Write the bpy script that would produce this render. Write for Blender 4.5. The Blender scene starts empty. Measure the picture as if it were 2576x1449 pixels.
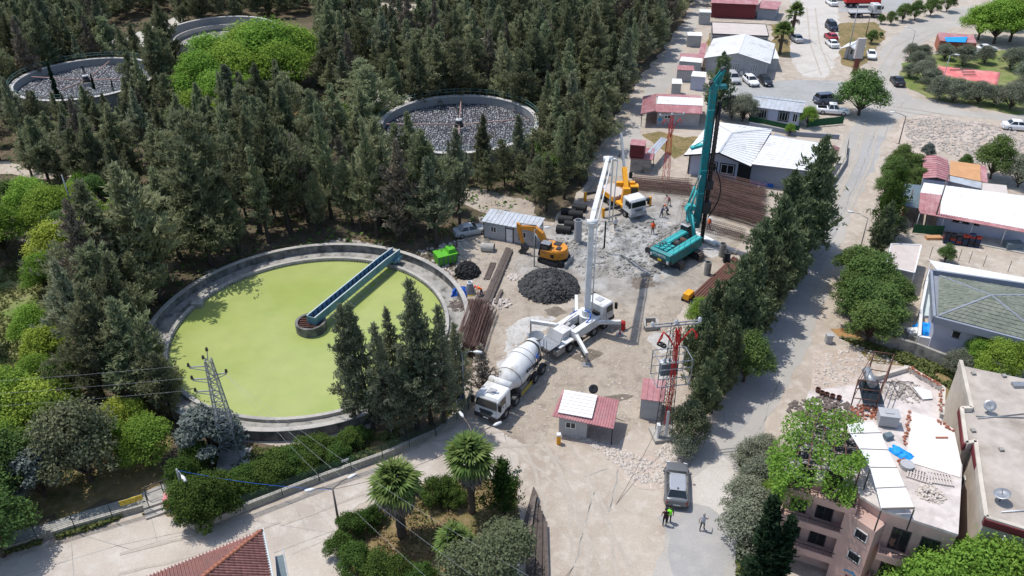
import bpy, bmesh, math, random
import numpy as np
from mathutils import Vector, Matrix, noise
from mathutils.geometry import tessellate_polygon
C = bpy.context.scene.collection
R = math.radians
PI = math.pi
sc = bpy.context.scene
# ---------------------------------------------------------------- camera
CH, CF, CP, CR = 48.0, 2050.0, R(32.5), R(0.6)
CX, CY = 1288.0, 724.5
_fw = Vector((0, math.cos(CP), -math.sin(CP)))
_dn0 = Vector((0, -math.sin(CP), -math.cos(CP)))
_rt0 = Vector((1, 0, 0))
_rt = math.cos(CR)*_rt0 + math.sin(CR)*_dn0
_dn = -math.sin(CR)*_rt0 + math.cos(CR)*_dn0
cam = bpy.data.cameras.new('camera')
cam.sensor_width = 36
cam.lens = 36*CF/2576
cam.clip_start = 1
cam.clip_end = 3000
co = bpy.data.objects.new('camera', cam)
C.objects.link(co)
m = Matrix.Identity(4)
for i in range(3):
 m[i][0] = _rt[i]; m[i][1] = -_dn[i]; m[i][2] = -_fw[i]
m[2][3] = CH
co.matrix_world = m
sc.camera = co
# ---------------------------------------------------------------- light
SUN_DIR = Vector((0.88*math.cos(R(68)), -0.475*math.cos(R(68)), -math.sin(R(68)))).normalized()   # the way light travels
w = bpy.data.worlds.new('World'); sc.world = w; w.use_nodes = True
nt = w.node_tree
bg = nt.nodes['Background']
sky = nt.nodes.new('ShaderNodeTexSky'); sky.sky_type = 'NISHITA'; sky.sun_disc = False
sky.sun_elevation = R(68)
sky.sun_rotation = math.atan2(-SUN_DIR.x, -SUN_DIR.y)
nt.links.new(sky.outputs[0], bg.inputs[0]); bg.inputs[1].default_value = 0.15
sl = bpy.data.lights.new('sun', 'SUN'); sl.energy = 3.0; sl.angle = R(0.7); sl.color = (1, 0.965, 0.91)
so = bpy.data.objects.new('sun', sl); C.objects.link(so)
so.rotation_euler = SUN_DIR.to_track_quat('-Z', 'Y').to_euler()
so.location = (0, 60, 80)
sc.view_settings.view_transform = 'Standard'; sc.view_settings.look = 'None'
sc.view_settings.exposure = 0.44; sc.view_settings.gamma = 1
sc.view_settings.use_curve_mapping = False
# ---------------------------------------------------------------- helpers
def G(u, v, z=0.0):
 """photograph position (in 2576 x 1449 units) seen at height z -> world point"""
 d = _fw + _rt*((u-CX)/CF) + _dn*((v-CY)/CF)
 t = (z-CH)/d.z
 return Vector((d.x*t, d.y*t, z))
def proj(p):
 d = Vector(p) - Vector((0, 0, CH))
 k = d.dot(_fw)
 return CX+CF*d.dot(_rt)/k, CY+CF*d.dot(_dn)/k
def tall(u, v, vt):
 b = G(u, v); lo, hi = 0, 46
 for _ in range(30):
  mm = (lo+hi)/2
  if proj((b.x, b.y, mm))[1] > vt: lo = mm
  else: hi = mm
 return lo
def yaw(a, b):
 d = b-a
 return math.atan2(d.y, d.x)
def inpoly(x, y, P):
 c = False; n = len(P)
 for i in range(n):
  x1, y1 = P[i][0], P[i][1]; x2, y2 = P[(i+1) % n][0], P[(i+1) % n][1]
  if (y1 > y) != (y2 > y) and x < (x2-x1)*(y-y1)/(y2-y1)+x1: c = not c
 return c
def link(o): C.objects.link(o); return o
def empty(name, loc=(0, 0, 0), rz=0.0, label=None, cat=None, group=None):
 o = bpy.data.objects.new(name, None); C.objects.link(o)
 o.empty_display_size = 0.3
 o.location = loc; o.rotation_euler = (0, 0, rz)
 return tag(o, label, cat, group)
def tag(o, label=None, cat=None, group=None, kind=None):
 if label: o['label'] = label
 if cat: o['category'] = cat
 if group: o['group'] = group
 if kind: o['kind'] = kind
 return o
def obj(name, me, parent=None, loc=None, rz=None):
 o = bpy.data.objects.new(name, me); C.objects.link(o)
 if parent is not None: o.parent = parent
 if loc is not None: o.location = loc
 if rz is not None: o.rotation_euler = (0, 0, rz)
 return o
def copy_tree(o, loc=None, rz=None, parent=None, label=None, group=None, sc_=None):
 c = o.copy(); C.objects.link(c)
 if parent is not None: c.parent = parent
 if loc is not None: c.location = loc
 if rz is not None: c.rotation_euler = (0, 0, rz)
 if sc_ is not None: c.scale = sc_ if hasattr(sc_, '__len__') else (sc_,)*3
 if label: c['label'] = label
 if group: c['group'] = group
 for ch in KIDS.get(o.name, []):
  copy_tree(ch, parent=c)
 return c
KIDS = {}
def kids_index(o):
 KIDS[o.name] = list(o.children)
 for ch in o.children: kids_index(ch)
class MB:
 """collects simple shapes, links them as one mesh"""
 def __init__(s): s.v = []; s.f = []; s.sm = []; s.mi = []; s.m = Matrix.Identity(4); s.k = 0
 def at(s, loc=(0, 0, 0), rx=0, ry=0, rz=0):
  s.m = Matrix.Translation(loc) @ Matrix.Rotation(rz, 4, 'Z') @ Matrix.Rotation(ry, 4, 'Y') @ Matrix.Rotation(rx, 4, 'X'); return s
 def add(s, vs, fs, smooth=False):
  n = len(s.v)
  s.v += [tuple(s.m @ Vector(p)) for p in vs]
  s.f += [tuple(i+n for i in f) for f in fs]
  s.sm += [smooth]*len(fs); s.mi += [s.k]*len(fs)
  return s
 def box(s, x0, x1, y0, y1, z0, z1):
  return s.add([(x0,y0,z0),(x1,y0,z0),(x1,y1,z0),(x0,y1,z0),(x0,y0,z1),(x1,y0,z1),(x1,y1,z1),(x0,y1,z1)],
     [(0,3,2,1),(4,5,6,7),(0,1,5,4),(1,2,6,5),(2,3,7,6),(3,0,4,7)])
 def hexa(s, b, t):
  return s.add(list(b)+list(t), [(0,3,2,1),(4,5,6,7),(0,1,5,4),(1,2,6,5),(2,3,7,6),(3,0,4,7)])
 def prism(s, poly, z0, z1):
  n = len(poly)
  vs = [(p[0], p[1], z0) for p in poly]+[(p[0], p[1], z1) for p in poly]
  a = sum(poly[i][0]*poly[(i+1) % n][1]-poly[(i+1) % n][0]*poly[i][1] for i in range(n))
  fs = [(i, (i+1) % n, (i+1) % n+n, i+n) if a > 0 else (i, i+n, (i+1) % n+n, (i+1) % n) for i in range(n)]
  tr = tessellate_polygon([[Vector((p[0], p[1], 0)) for p in poly]])
  for t in tr:
   p = [Vector(poly[i][:2]) for i in t]
   up = (p[1]-p[0]).cross(p[2]-p[0]) > 0
   fs.append(tuple(i+n for i in (t if up else t[::-1]))); fs.append(tuple(t[::-1] if up else t))
  return s.add(vs, fs)
 def slab(s, pts, th):
  """convex roof panel: pts are its upper corners (3-D), th its thickness downward"""
  n = len(pts)
  vs = [tuple(p) for p in pts]+[(p[0], p[1], p[2]-th) for p in pts]
  fs = [tuple(range(n)), tuple(range(2*n-1, n-1, -1))]+[(i, i+n, (i+1) % n+n, (i+1) % n) for i in range(n)]
  a = sum(pts[i][0]*pts[(i+1) % n][1]-pts[(i+1) % n][0]*pts[i][1] for i in range(n))
  if a < 0: fs = [f[::-1] for f in fs]
  return s.add(vs, fs)
 def tube(s, p, q, r, r2=None, n=8, cap=True, smooth=True):
  p = Vector(p); q = Vector(q); r2 = r if r2 is None else r2
  d = (q-p)
  if d.length < 1e-6: return s
  d.normalize(); a = d.orthogonal().normalized(); b = d.cross(a)
  vs = []
  for c, rr in ((p, r), (q, r2)):
   for i in range(n):
    t = 2*PI*i/n
    vs.append(c+a*(rr*math.cos(t))+b*(rr*math.sin(t)))
  fs = [(i, (i+1) % n, (i+1) % n+n, i+n) for i in range(n)]
  s.add(vs, fs, smooth)
  if cap: s.add(vs, [tuple(range(n-1, -1, -1)), tuple(range(n, 2*n))])
  return s
 def path(s, pts, r, n=6):
  for a, b in zip(pts[:-1], pts[1:]): s.tube(a, b, r, n=n)
  return s
 def bar(s, p, q, w, h, up=(0, 0, 1)):
  p = Vector(p); q = Vector(q); d = (q-p).normalized(); up = Vector(up)
  if abs(d.dot(up)) > .98: up = Vector((0, 1, 0))
  a = d.cross(up).normalized(); b = a.cross(d)
  vs = [c+a*(i*w/2)+b*(j*h/2) for c in (p, q) for i, j in ((-1,-1),(1,-1),(1,1),(-1,1))]
  return s.add(vs, [(0,3,2,1),(4,5,6,7),(0,1,5,4),(1,2,6,5),(2,3,7,6),(3,0,4,7)][0:6])
 def lathe(s, prof, n=24, ax='z', smooth=True, a0=0.0, a1=2*PI):
  full = abs(a1-a0-2*PI) < 1e-6
  m_ = n if full else n+1
  vs = []
  for x, r in prof:
   for i in range(m_):
    t = a0+(a1-a0)*i/n
    if ax == 'z': vs.append((r*math.cos(t), r*math.sin(t), x))
    elif ax == 'x': vs.append((x, r*math.cos(t), r*math.sin(t)))
    else: vs.append((r*math.sin(t), x, r*math.cos(t)))
  fs = []
  for k in range(len(prof)-1):
   for i in range(n):
    j = (i+1) % m_
    fs.append((k*m_+i, k*m_+j, (k+1)*m_+j, (k+1)*m_+i))
  return s.add(vs, fs, smooth)
 def loft(s, secs, cap=True, smooth=False):
  n = len(secs[0]); vs = [p for q in secs for p in q]; fs = []
  for k in range(len(secs)-1):
   for i in range(n):
    j = (i+1) % n
    fs.append((k*n+i, k*n+j, (k+1)*n+j, (k+1)*n+i))
  s.add(vs, fs, smooth)
  if cap: s.add(vs, [tuple(range(n-1, -1, -1)), tuple(range((len(secs)-1)*n, len(secs)*n))])
  return s
 def mesh(s, name, mats, fix=True):
  me = bpy.data.meshes.new(name)
  me.from_pydata(s.v, [], s.f)
  for mt in (mats if isinstance(mats, (list, tuple)) else [mats]): me.materials.append(mt)
  me.polygons.foreach_set('use_smooth', s.sm)
  if max(s.mi, default=0): me.polygons.foreach_set('material_index', s.mi)
  if fix:
   bm = bmesh.new(); bm.from_mesh(me)
   bmesh.ops.remove_doubles(bm, verts=bm.verts, dist=1e-5)
   bmesh.ops.recalc_face_normals(bm, faces=bm.faces); bm.to_mesh(me); bm.free()
  me.update()
  return me
 def build(s, name, mats, parent=None, loc=None, rz=None, fix=True, label=None):
  o = obj(name, s.mesh(name, mats, fix), parent, loc, rz)
  if label: o['label'] = label
  return o
# ---------------------------------------------------------------- materials
def mat(name, col, rough=.8, var=.12, scale=3.0, bump=0.0, metal=0.0, col2=None, scale2=None, fac2=(.45, .65), spec=.3, rnd=0.0, coord='obj', stretch=None, detail=6):
 mt = bpy.data.materials.new(name); mt.use_nodes = True
 t = mt.node_tree; N = t.nodes; L = t.links
 b = N['Principled BSDF']
 b.inputs['Roughness'].default_value = rough; b.inputs['Metallic'].default_value = metal
 b.inputs['Specular IOR Level'].default_value = spec
 if coord == 'obj': tc = N.new('ShaderNodeTexCoord').outputs['Object']
 else: tc = N.new('ShaderNodeNewGeometry').outputs['Position']
 if stretch:
  mp = N.new('ShaderNodeMapping'); mp.inputs['Scale'].default_value = stretch; L.new(tc, mp.inputs[0]); tc = mp.outputs[0]
 nz = N.new('ShaderNodeTexNoise'); nz.inputs['Scale'].default_value = scale; nz.inputs['Detail'].default_value = detail
 nz.inputs['Roughness'].default_value = .62
 L.new(tc, nz.inputs['Vector'])
 mr = N.new('ShaderNodeMapRange'); mr.inputs[1].default_value = .3; mr.inputs[2].default_value = .7
 mr.inputs[3].default_value = 1-var; mr.inputs[4].default_value = 1+var
 L.new(nz.outputs[0], mr.inputs[0])
 base = N.new('ShaderNodeRGB'); base.outputs[0].default_value = (*col, 1)
 cur = base.outputs[0]
 if col2:
  n2 = N.new('ShaderNodeTexNoise'); n2.inputs['Scale'].default_value = scale2 or scale*.3; n2.inputs['Detail'].default_value = 7
  n2.inputs['Roughness'].default_value = .6
  L.new(tc, n2.inputs['Vector'])
  r2 = N.new('ShaderNodeMapRange'); r2.inputs[1].default_value = fac2[0]; r2.inputs[2].default_value = fac2[1]
  L.new(n2.outputs[0], r2.inputs[0])
  mx = N.new('ShaderNodeMix'); mx.data_type = 'RGBA'; mx.inputs[7].default_value = (*col2, 1)
  L.new(r2.outputs[0], mx.inputs[0]); L.new(cur, mx.inputs[6]); cur = mx.outputs[2]
 v = N.new('ShaderNodeVectorMath'); v.operation = 'SCALE'
 L.new(cur, v.inputs[0]); L.new(mr.outputs[0], v.inputs['Scale'])
 cur = v.outputs[0]
 if rnd:
  oi = N.new('ShaderNodeObjectInfo'); m3 = N.new('ShaderNodeMapRange')
  m3.inputs[3].default_value = 1-rnd; m3.inputs[4].default_value = 1+rnd
  L.new(oi.outputs['Random'], m3.inputs[0])
  v2 = N.new('ShaderNodeVectorMath'); v2.operation = 'SCALE'
  L.new(cur, v2.inputs[0]); L.new(m3.outputs[0], v2.inputs['Scale']); cur = v2.outputs[0]
 L.new(cur, b.inputs['Base Color'])
 if bump:
  bp = N.new('ShaderNodeBump'); bp.inputs['Strength'].default_value = min(1, bump); bp.inputs['Distance'].default_value = .05*max(1, bump)
  L.new(nz.outputs[0], bp.inputs['Height']); L.new(bp.outputs[0], b.inputs['Normal'])
 mt['cur'] = 0
 return mt
def glass(name, col, rough=.08):
 mt = mat(name, col, rough=rough, var=.25, scale=.8, spec=.6); return mt
def leafmat(name, a, b, trans=.3, rnd=.18):
 """a and b: the two leaf colours, mixed per tuft; trees differ slightly from one another"""
 mt = bpy.data.materials.new(name); mt.use_nodes = True
 t = mt.node_tree; N = t.nodes; L = t.links
 N.remove(N['Principled BSDF'])
 at = N.new('ShaderNodeAttribute'); at.attribute_name = 'tint'
 mx = N.new('ShaderNodeMix'); mx.data_type = 'RGBA'
 mx.inputs[6].default_value = (*a, 1); mx.inputs[7].default_value = (*b, 1)
 L.new(at.outputs['Fac'], mx.inputs[0])
 oi = N.new('ShaderNodeObjectInfo'); mr = N.new('ShaderNodeMapRange')
 mr.inputs[3].default_value = 1-rnd; mr.inputs[4].default_value = 1+rnd*1.3
 L.new(oi.outputs['Random'], mr.inputs[0])
 hs = N.new('ShaderNodeHueSaturation')
 mh = N.new('ShaderNodeMapRange'); mh.inputs[3].default_value = .485; mh.inputs[4].default_value = .515
 mu = N.new('ShaderNodeMath'); mu.operation = 'MULTIPLY'; mu.inputs[1].default_value = 7.31
 fr = N.new('ShaderNodeMath'); fr.operation = 'FRACT'
 L.new(oi.outputs['Random'], mu.inputs[0]); L.new(mu.outputs[0], fr.inputs[0]); L.new(fr.outputs[0], mh.inputs[0])
 L.new(mh.outputs[0], hs.inputs['Hue']); L.new(mr.outputs[0], hs.inputs['Value']); L.new(mx.outputs[2], hs.inputs['Color'])
 d = N.new('ShaderNodeBsdfDiffuse'); tr = N.new('ShaderNodeBsdfTranslucent'); ms = N.new('ShaderNodeMixShader')
 ms.inputs[0].default_value = trans
 L.new(hs.outputs[0], d.inputs[0]); L.new(hs.outputs[0], tr.inputs[0])
 L.new(d.outputs[0], ms.inputs[1]); L.new(tr.outputs[0], ms.inputs[2])
 L.new(ms.outputs[0], N['Material Output'].inputs[0])
 return mt
M = {}
M['concrete'] = mat('concrete', (.40, .375, .335), .9, .14, 2.2, .25, col2=(.30, .285, .26), scale2=.35, coord='w')
M['old_concrete'] = mat('old_concrete', (.30, .285, .255), .9, .25, 1.5, .4, col2=(.10, .095, .085), scale2=.9, fac2=(.5, .68))
M['stained_concrete'] = mat('stained_concrete', (.22, .21, .19), .9, .25, 2.5, .4, col2=(.07, .07, .065), scale2=1.1, fac2=(.42, .62), stretch=(1, 1, .6))
M['white'] = mat('white_paint', (.66, .66, .65), .45, .05, 2)
M['roof_white'] = mat('white_sheet', (.70, .69, .67), .5, .07, 2.5, spec=.35, col2=(.47, .445, .41), scale2=.45, fac2=(.55, .75))
M['roof_pink'] = mat('faded_red_sheet', (.36, .16, .165), .6, .16, 1.6, col2=(.44, .25, .25), scale2=.6)
M['roof_silver'] = mat('zinc_sheet', (.46, .48, .50), .45, .12, 1.5, metal=.25, col2=(.36, .35, .33), scale2=.6, fac2=(.5, .7))
M['grey_panel'] = mat('grey_panel', (.38, .38, .385), .6, .07, 1.5, col2=(.30, .29, .275), scale2=.5, fac2=(.5, .75))
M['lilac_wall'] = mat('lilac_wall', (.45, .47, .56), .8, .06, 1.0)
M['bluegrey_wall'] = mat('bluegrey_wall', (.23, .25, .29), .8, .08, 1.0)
M['cream_wall'] = mat('cream_render', (.55, .49, .41), .85, .12, .9, col2=(.42, .37, .31))
M['pink_wall'] = mat('pink_render', (.50, .33, .28), .85, .12, 1.1, col2=(.40, .29, .25))
M['beige_roof'] = mat('beige_roofing', (.50, .44, .40), .85, .08, .8)
M['maroon'] = mat('maroon_paint', (.16, .03, .035), .6, .12, 2)
M['brick'] = mat('brick', (.33, .12, .07), .9, .3, 6)
M['black'] = mat('black_rubber', (.018, .018, .018), .7, .25, 5)
M['dark'] = mat('dark_metal', (.04, .04, .042), .55, .3, 4)
M['steel'] = mat('galvanised_steel', (.30, .31, .32), .45, .2, 4, metal=.5)
M['rust'] = mat('rusty_steel', (.12, .055, .04), .85, .35, 6)
M['pipe_rust'] = mat('rebar_rust', (.155, .095, .080), .85, .35, 2, rnd=.4)
M['teal'] = mat('teal_paint', (.0, .19, .205), .5, .18, 2.5, spec=.35, col2=(.05, .13, .13), scale2=2.2, fac2=(.48, .66))
M['teal_light'] = mat('faded_teal_paint', (.05, .36, .36), .5, .2, 5)
M['orange'] = mat('orange_paint', (.62, .24, .025), .5, .15, 3, spec=.35, col2=(.30, .15, .05), scale2=2.2, fac2=(.5, .7))
M['orange_paint'] = mat('crane_orange', (.75, .33, .02), .45, .12, 3)
M['truck_white'] = mat('truck_white', (.64, .64, .63), .45, .10, 2, spec=.4, col2=(.42, .40, .36), scale2=.9, fac2=(.52, .72))
M['glass'] = glass('dark_glass', (.015, .02, .022))
M['red'] = mat('red_paint', (.55, .03, .025), .5, .12, 3)
M['green_box'] = mat('lime_green', (.10, .38, .03), .5, .12, 3)
M['blue'] = mat('blue_tarpaulin', (.02, .12, .52), .6, .25, 4, bump=.6)
M['brightblue'] = mat('bright_blue_tarpaulin', (.01, .27, .75), .6, .2, 4, bump=.5)
M['yellow'] = mat('yellow_paint', (.7, .5, .04), .6, .1, 3)
M['wood'] = mat('weathered_wood', (.16, .13, .11), .9, .3, 3, bump=.4, stretch=(.3, 6, 6))
M['plank'] = mat('grey_brown_plank', (.11, .088, .076), .9, .3, 3, bump=.4, rnd=.25)
M['trunk'] = mat('bark', (.075, .058, .045), .95, .3, 6, .6)
M['palm_trunk'] = mat('palm_bark', (.10, .075, .055), .95, .35, 8, .8)
M['fence_green'] = mat('green_fence_paint', (.012, .045, .03), .6, .2, 3)
M['mesh_green'] = mat('green_screen', (.015, .075, .03), .8, .2, 5)
M['bridge_teal'] = mat('bridge_paint', (.13, .25, .29), .55, .12, 1.5, col2=(.06, .15, .19), scale2=.8)
M['bridge_blue'] = mat('bridge_inner_paint', (.11, .19, .30), .55, .15, 1.5)
M['algae'] = mat('algae_water', (.285, .34, .092), .28, .06, .5, 0, col2=(.335, .37, .125), scale2=.11, fac2=(.38, .62), coord='w', spec=.35)
M['mediablack'] = mat('filter_stone', (.16, .165, .18), .8, .35, 3, rnd=0)
M['mud_dark'] = mat('wet_spoil', (.055, .055, .055), .75, .35, 2.5, bump=.8)
M['stone'] = mat('pale_stone', (.45, .40, .35), .9, .2, 3, rnd=.2)
M['tile'] = mat('clay_tile', (.27, .125, .105), .85, .2, 4, rnd=.2, col2=(.20, .12, .11), scale2=1)
M['skin'] = mat('skin', (.42, .25, .18), .7, .05, 3)
M['number_plate'] = mat('number_plate', (.6, .6, .58), .5, .03, 3)
def cloth(name, c):
 if name not in M: M[name] = mat(name, c, .9, .1, 8)
 return M[name]
rnd = random.Random(7)
# ---------------------------------------------------------------- the ground
def jitter_poly(pts, step=1.2, amp=.35, seed=0):
 out = []; n = len(pts)
 for i in range(n):
  a = Vector(pts[i]).xy; b = Vector(pts[(i+1) % n]).xy
  k = max(1, int((b-a).length/step))
  for j in range(k):
   p = a.lerp(b, j/k)
   if amp:
    q = Vector((p.x*.35, p.y*.35, seed*3.1)); q2 = Vector((p.x*1.3, p.y*1.3, seed*5.7))
    p = p+Vector((noise.noise(q), noise.noise(q+Vector((31, 7, 2)))))*amp*2.2+Vector((noise.noise(q2), noise.noise(q2+Vector((11, 5, 9)))))*amp*.8
   out.append((p.x, p.y))
 return out
SHEETS = []
def gz(x, y):
 z = 0
 for (b, zz, q) in SHEETS:
  if zz > z and b[0] < x < b[1] and b[2] < y < b[3] and inpoly(x, y, q): z = zz
 return z
def sheet(name, pts, z, mt, amp=.35, step=1.2, seed=0, kind='structure', label=None, px=True, th=0):
 P = [G(*p) for p in pts] if px else [Vector((p[0], p[1], 0)) for p in pts]
 q = jitter_poly(P, step, amp, seed)
 bx = (min(p[0] for p in q), max(p[0] for p in q), min(p[1] for p in q), max(p[1] for p in q))
 z = .004
 for (b2, z2, q2) in SHEETS:
  if bx[0] < b2[1] and b2[0] < bx[1] and bx[2] < b2[3] and b2[2] < bx[3]: z = max(z, z2+.004)
 SHEETS.append((bx, z, q))
 s = MB()
 if th: s.prism(q, z-th, z)
 else:
  tr = tessellate_polygon([[Vector((p[0], p[1], 0)) for p in q]])
  fs = []
  for t in tr:
   a, b, c = [Vector(q[i]) for i in t]
   fs.append(tuple(t) if (b-a).cross(c-a) > 0 else tuple(t[::-1]))
  s.add([(p[0], p[1], z) for p in q], fs)
 o = s.build(name, mt, fix=bool(th))
 return tag(o, label, None, None, kind)
def gmat(name, c1, c2, c3, s1=.12, s2=1.1, s3=7.0, bump=.4, lines=0, linecol=(.2, .19, .17), speck=0.0, f1=(.42, .6), f2=(.48, .7)):
 """ground: two broad tones, mid patches, fine grain and pebbles"""
 mt = bpy.data.materials.new(name); mt.use_nodes = True
 t = mt.node_tree; N = t.nodes; L = t.links; b = N['Principled BSDF']
 b.inputs['Roughness'].default_value = .95; b.inputs['Specular IOR Level'].default_value = .15
 P = N.new('ShaderNodeNewGeometry').outputs['Position']
 def nz(s, d=8, r=.62):
  n = N.new('ShaderNodeTexNoise'); n.inputs['Scale'].default_value = s; n.inputs['Detail'].default_value = d; n.inputs['Roughness'].default_value = r
  L.new(P, n.inputs['Vector']); return n.outputs[0]
 def rng(i, a, bb, c=0, d=1):
  r = N.new('ShaderNodeMapRange'); r.inputs[1].default_value = a; r.inputs[2].default_value = bb; r.inputs[3].default_value = c; r.inputs[4].default_value = d
  L.new(i, r.inputs[0]); return r.outputs[0]
 def mix(f, a, bb):
  x = N.new('ShaderNodeMix'); x.data_type = 'RGBA'
  L.new(f, x.inputs[0])
  for v, k in ((a, 6), (bb, 7)):
   if isinstance(v, tuple): x.inputs[k].default_value = (*v, 1)
   else: L.new(v, x.inputs[k])
  return x.outputs[2]
 cur = mix(rng(nz(s1), *f1), c1, c2)
 cur = mix(rng(nz(s2), *f2), cur, c3)
 fine = nz(s3, 5, .7)
 v = N.new('ShaderNodeVectorMath'); v.operation = 'SCALE'
 L.new(cur, v.inputs[0]); L.new(rng(fine, .3, .7, .86, 1.13), v.inputs['Scale']); cur = v.outputs[0]
 if speck:
  vo = N.new('ShaderNodeTexVoronoi'); vo.inputs['Scale'].default_value = 2.2; L.new(P, vo.inputs['Vector'])
  cur = mix(rng(vo.outputs['Distance'], .10, .22, speck, 0), cur, (.62, .58, .52))
 if lines:
  cur = mix(lines_fac(N, L, P, lines), cur, linecol)
 L.new(cur, b.inputs['Base Color'])
 bp = N.new('ShaderNodeBump'); bp.inputs['Strength'].default_value = bump; bp.inputs['Distance'].default_value = .12
 L.new(nz(s2*2.2, 9, .66), bp.inputs['Height']); L.new(bp.outputs[0], b.inputs['Normal'])
 return mt
def lines_fac(N, L, P, sp): return None
GM = {}
GM['dust'] = gmat('dusty_ground', (.42, .36, .295), (.34, .285, .23), (.48, .43, .37), s1=.16, s2=.9)
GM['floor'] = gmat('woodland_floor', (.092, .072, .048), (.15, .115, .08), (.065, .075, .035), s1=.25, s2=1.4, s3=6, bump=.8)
GM['site'] = gmat('site_soil', (.33, .275, .22), (.40, .345, .285), (.27, .235, .20), s1=.14, s2=.8, s3=5, bump=.9)
GM['road'] = gmat('worn_road', (.395, .368, .33), (.34, .318, .285), (.445, .41, .365), s1=.08, s2=.5, s3=9, bump=.15, f2=(.55, .75))
GM['patch'] = gmat('asphalt_patch', (.345, .33, .315), (.31, .30, .285), (.38, .36, .335), s1=.2, s2=.9, s3=12, bump=.1)
GM['slab'] = gmat('concrete_road', (.455, .40, .34), (.38, .33, .28), (.51, .465, .41), s1=.14, s2=.6, s3=8, bump=.12)
GM['pale'] = gmat('pale_concrete', (.49, .455, .41), (.43, .395, .35), (.53, .50, .455), s1=.3, s2=1.2, s3=8, bump=.15)
GM['track'] = gmat('tyre_marks', (.39, .345, .29), (.42, .37, .31), (.36, .32, .27), s1=.5, s2=1.5, s3=9, bump=.3)
GM['drygrass'] = gmat('dry_grass', (.22, .165, .075), (.13, .12, .045), (.30, .21, .12), s1=.35, s2=1.5, s3=9, bump=.9)
GM['grass'] = gmat('rough_grass', (.14, .19, .05), (.27, .25, .12), (.10, .15, .04), s1=.3, s2=1.2, s3=9, bump=.9)
GM['rubble'] = gmat('stony_ground', (.47, .39, .325), (.40, .32, .255), (.54, .47, .41), s1=.2, s2=1.3, s3=8, bump=1, speck=.8)
GM['orange_soil'] = gmat('orange_soil', (.38, .20, .09), (.32, .22, .10), (.26, .2, .08), s1=.5, s2=1.5)
GM['gravel'] = gmat('grey_gravel', (.33, .33, .315), (.29, .29, .275), (.37, .36, .34), s1=.2, s2=1.2, s3=16, bump=.5)
GM['cement'] = gmat('spilt_cement', (.43, .41, .38), (.50, .48, .45), (.33, .31, .28), s1=.5, s2=2.5, s3=9, bump=.6)
GM['slurry'] = gmat('wet_slurry', (.34, .335, .32), (.38, .37, .35), (.30, .295, .28), s1=.6, s2=2.0, s3=6, bump=.05)
GM['wet'] = gmat('damp_soil', (.15, .125, .10), (.19, .16, .13), (.12, .10, .08), s1=.6, s2=2.0, s3=6, bump=.4)
GM['slurry'].node_tree.nodes['Principled BSDF'].inputs['Roughness'].default_value = .35
# base sheet, with a coarse grid so that it stays one object to the horizon
b_ = MB(); b_.add([(-1500, -600, 0), (1500, -600, 0), (1500, 1900, 0), (-1500, 1900, 0)], [(0, 1, 2, 3)])
tag(b_.build('ground', GM['dust'], fix=False), kind='structure')
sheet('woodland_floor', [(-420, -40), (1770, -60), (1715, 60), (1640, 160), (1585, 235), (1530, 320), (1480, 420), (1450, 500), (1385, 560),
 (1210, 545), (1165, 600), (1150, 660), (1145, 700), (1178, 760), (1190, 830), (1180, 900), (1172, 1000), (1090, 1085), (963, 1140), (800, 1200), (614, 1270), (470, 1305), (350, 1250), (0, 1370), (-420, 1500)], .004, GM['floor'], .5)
sheet('grass_clearing', [(-300, 640), (150, 690), (160, 830), (190, 960), (150, 1020), (-60, 1010), (-300, 900)], .010, GM['grass'], .8, seed=3)
sheet('grass_clearing', [(-300, 1000), (60, 1010), (220, 1060), (420, 1100), (430, 1200), (300, 1250), (0, 1345), (-400, 1480)], .010, GM['drygrass'], .8, seed=44)
sheet('grass_clearing', [(440, 150), (505, 130), (650, 170), (700, 260), (600, 330), (480, 300)], .010, GM['drygrass'], .8, seed=4)
sheet('grass_clearing', [(880, 12), (1110, 20), (1110, 60), (1080, 110), (960, 100), (900, 60)], .010, GM['drygrass'], .8, seed=5)
sheet('soil_clearing', [(715, 272), (840, 285), (860, 320), (740, 325)], .010, GM['orange_soil'], .6, seed=6)
sheet('soil_clearing', [(30, 470), (110, 500), (125, 590), (70, 620), (20, 560)], .010, GM['site'], .6, seed=7)
sheet('forest_track', [(-300, 395), (0, 405), (130, 425), (330, 465), (520, 500), (515, 520), (330, 492), (130, 452), (0, 435), (-300, 430)], .014, GM['dust'], .4, seed=8)
sheet('forest_track', [(870, 2), (1130, 14), (1300, 22), (1290, 32), (1120, 30), (870, 18)], .014, GM['dust'], .4, seed=9)
sheet('forest_track', [(880, 200), (960, 225), (1050, 215), (1065, 250), (990, 270), (900, 250)], .014, GM['pale'], .5, seed=10)
sheet('forest_track', [(210, 110), (330, 90), (440, 40), (470, 45), (380, 110), (310, 135)], .014, GM['pale'], .5, seed=11)
sheet('forest_track', [(1165, 470), (1330, 500), (1360, 545), (1215, 535), (1150, 510)], .014, GM['site'], .5, seed=12)
# soil strip with rubble between pool and wood, the bank in front of the pool
sheet('bank_grass', [(560, 1105), (700, 1128), (880, 1105), (1000, 1070), (1010, 1110), (800, 1190), (600, 1260), (590, 1180)], .010, GM['drygrass'], .4, seed=13)
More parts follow.
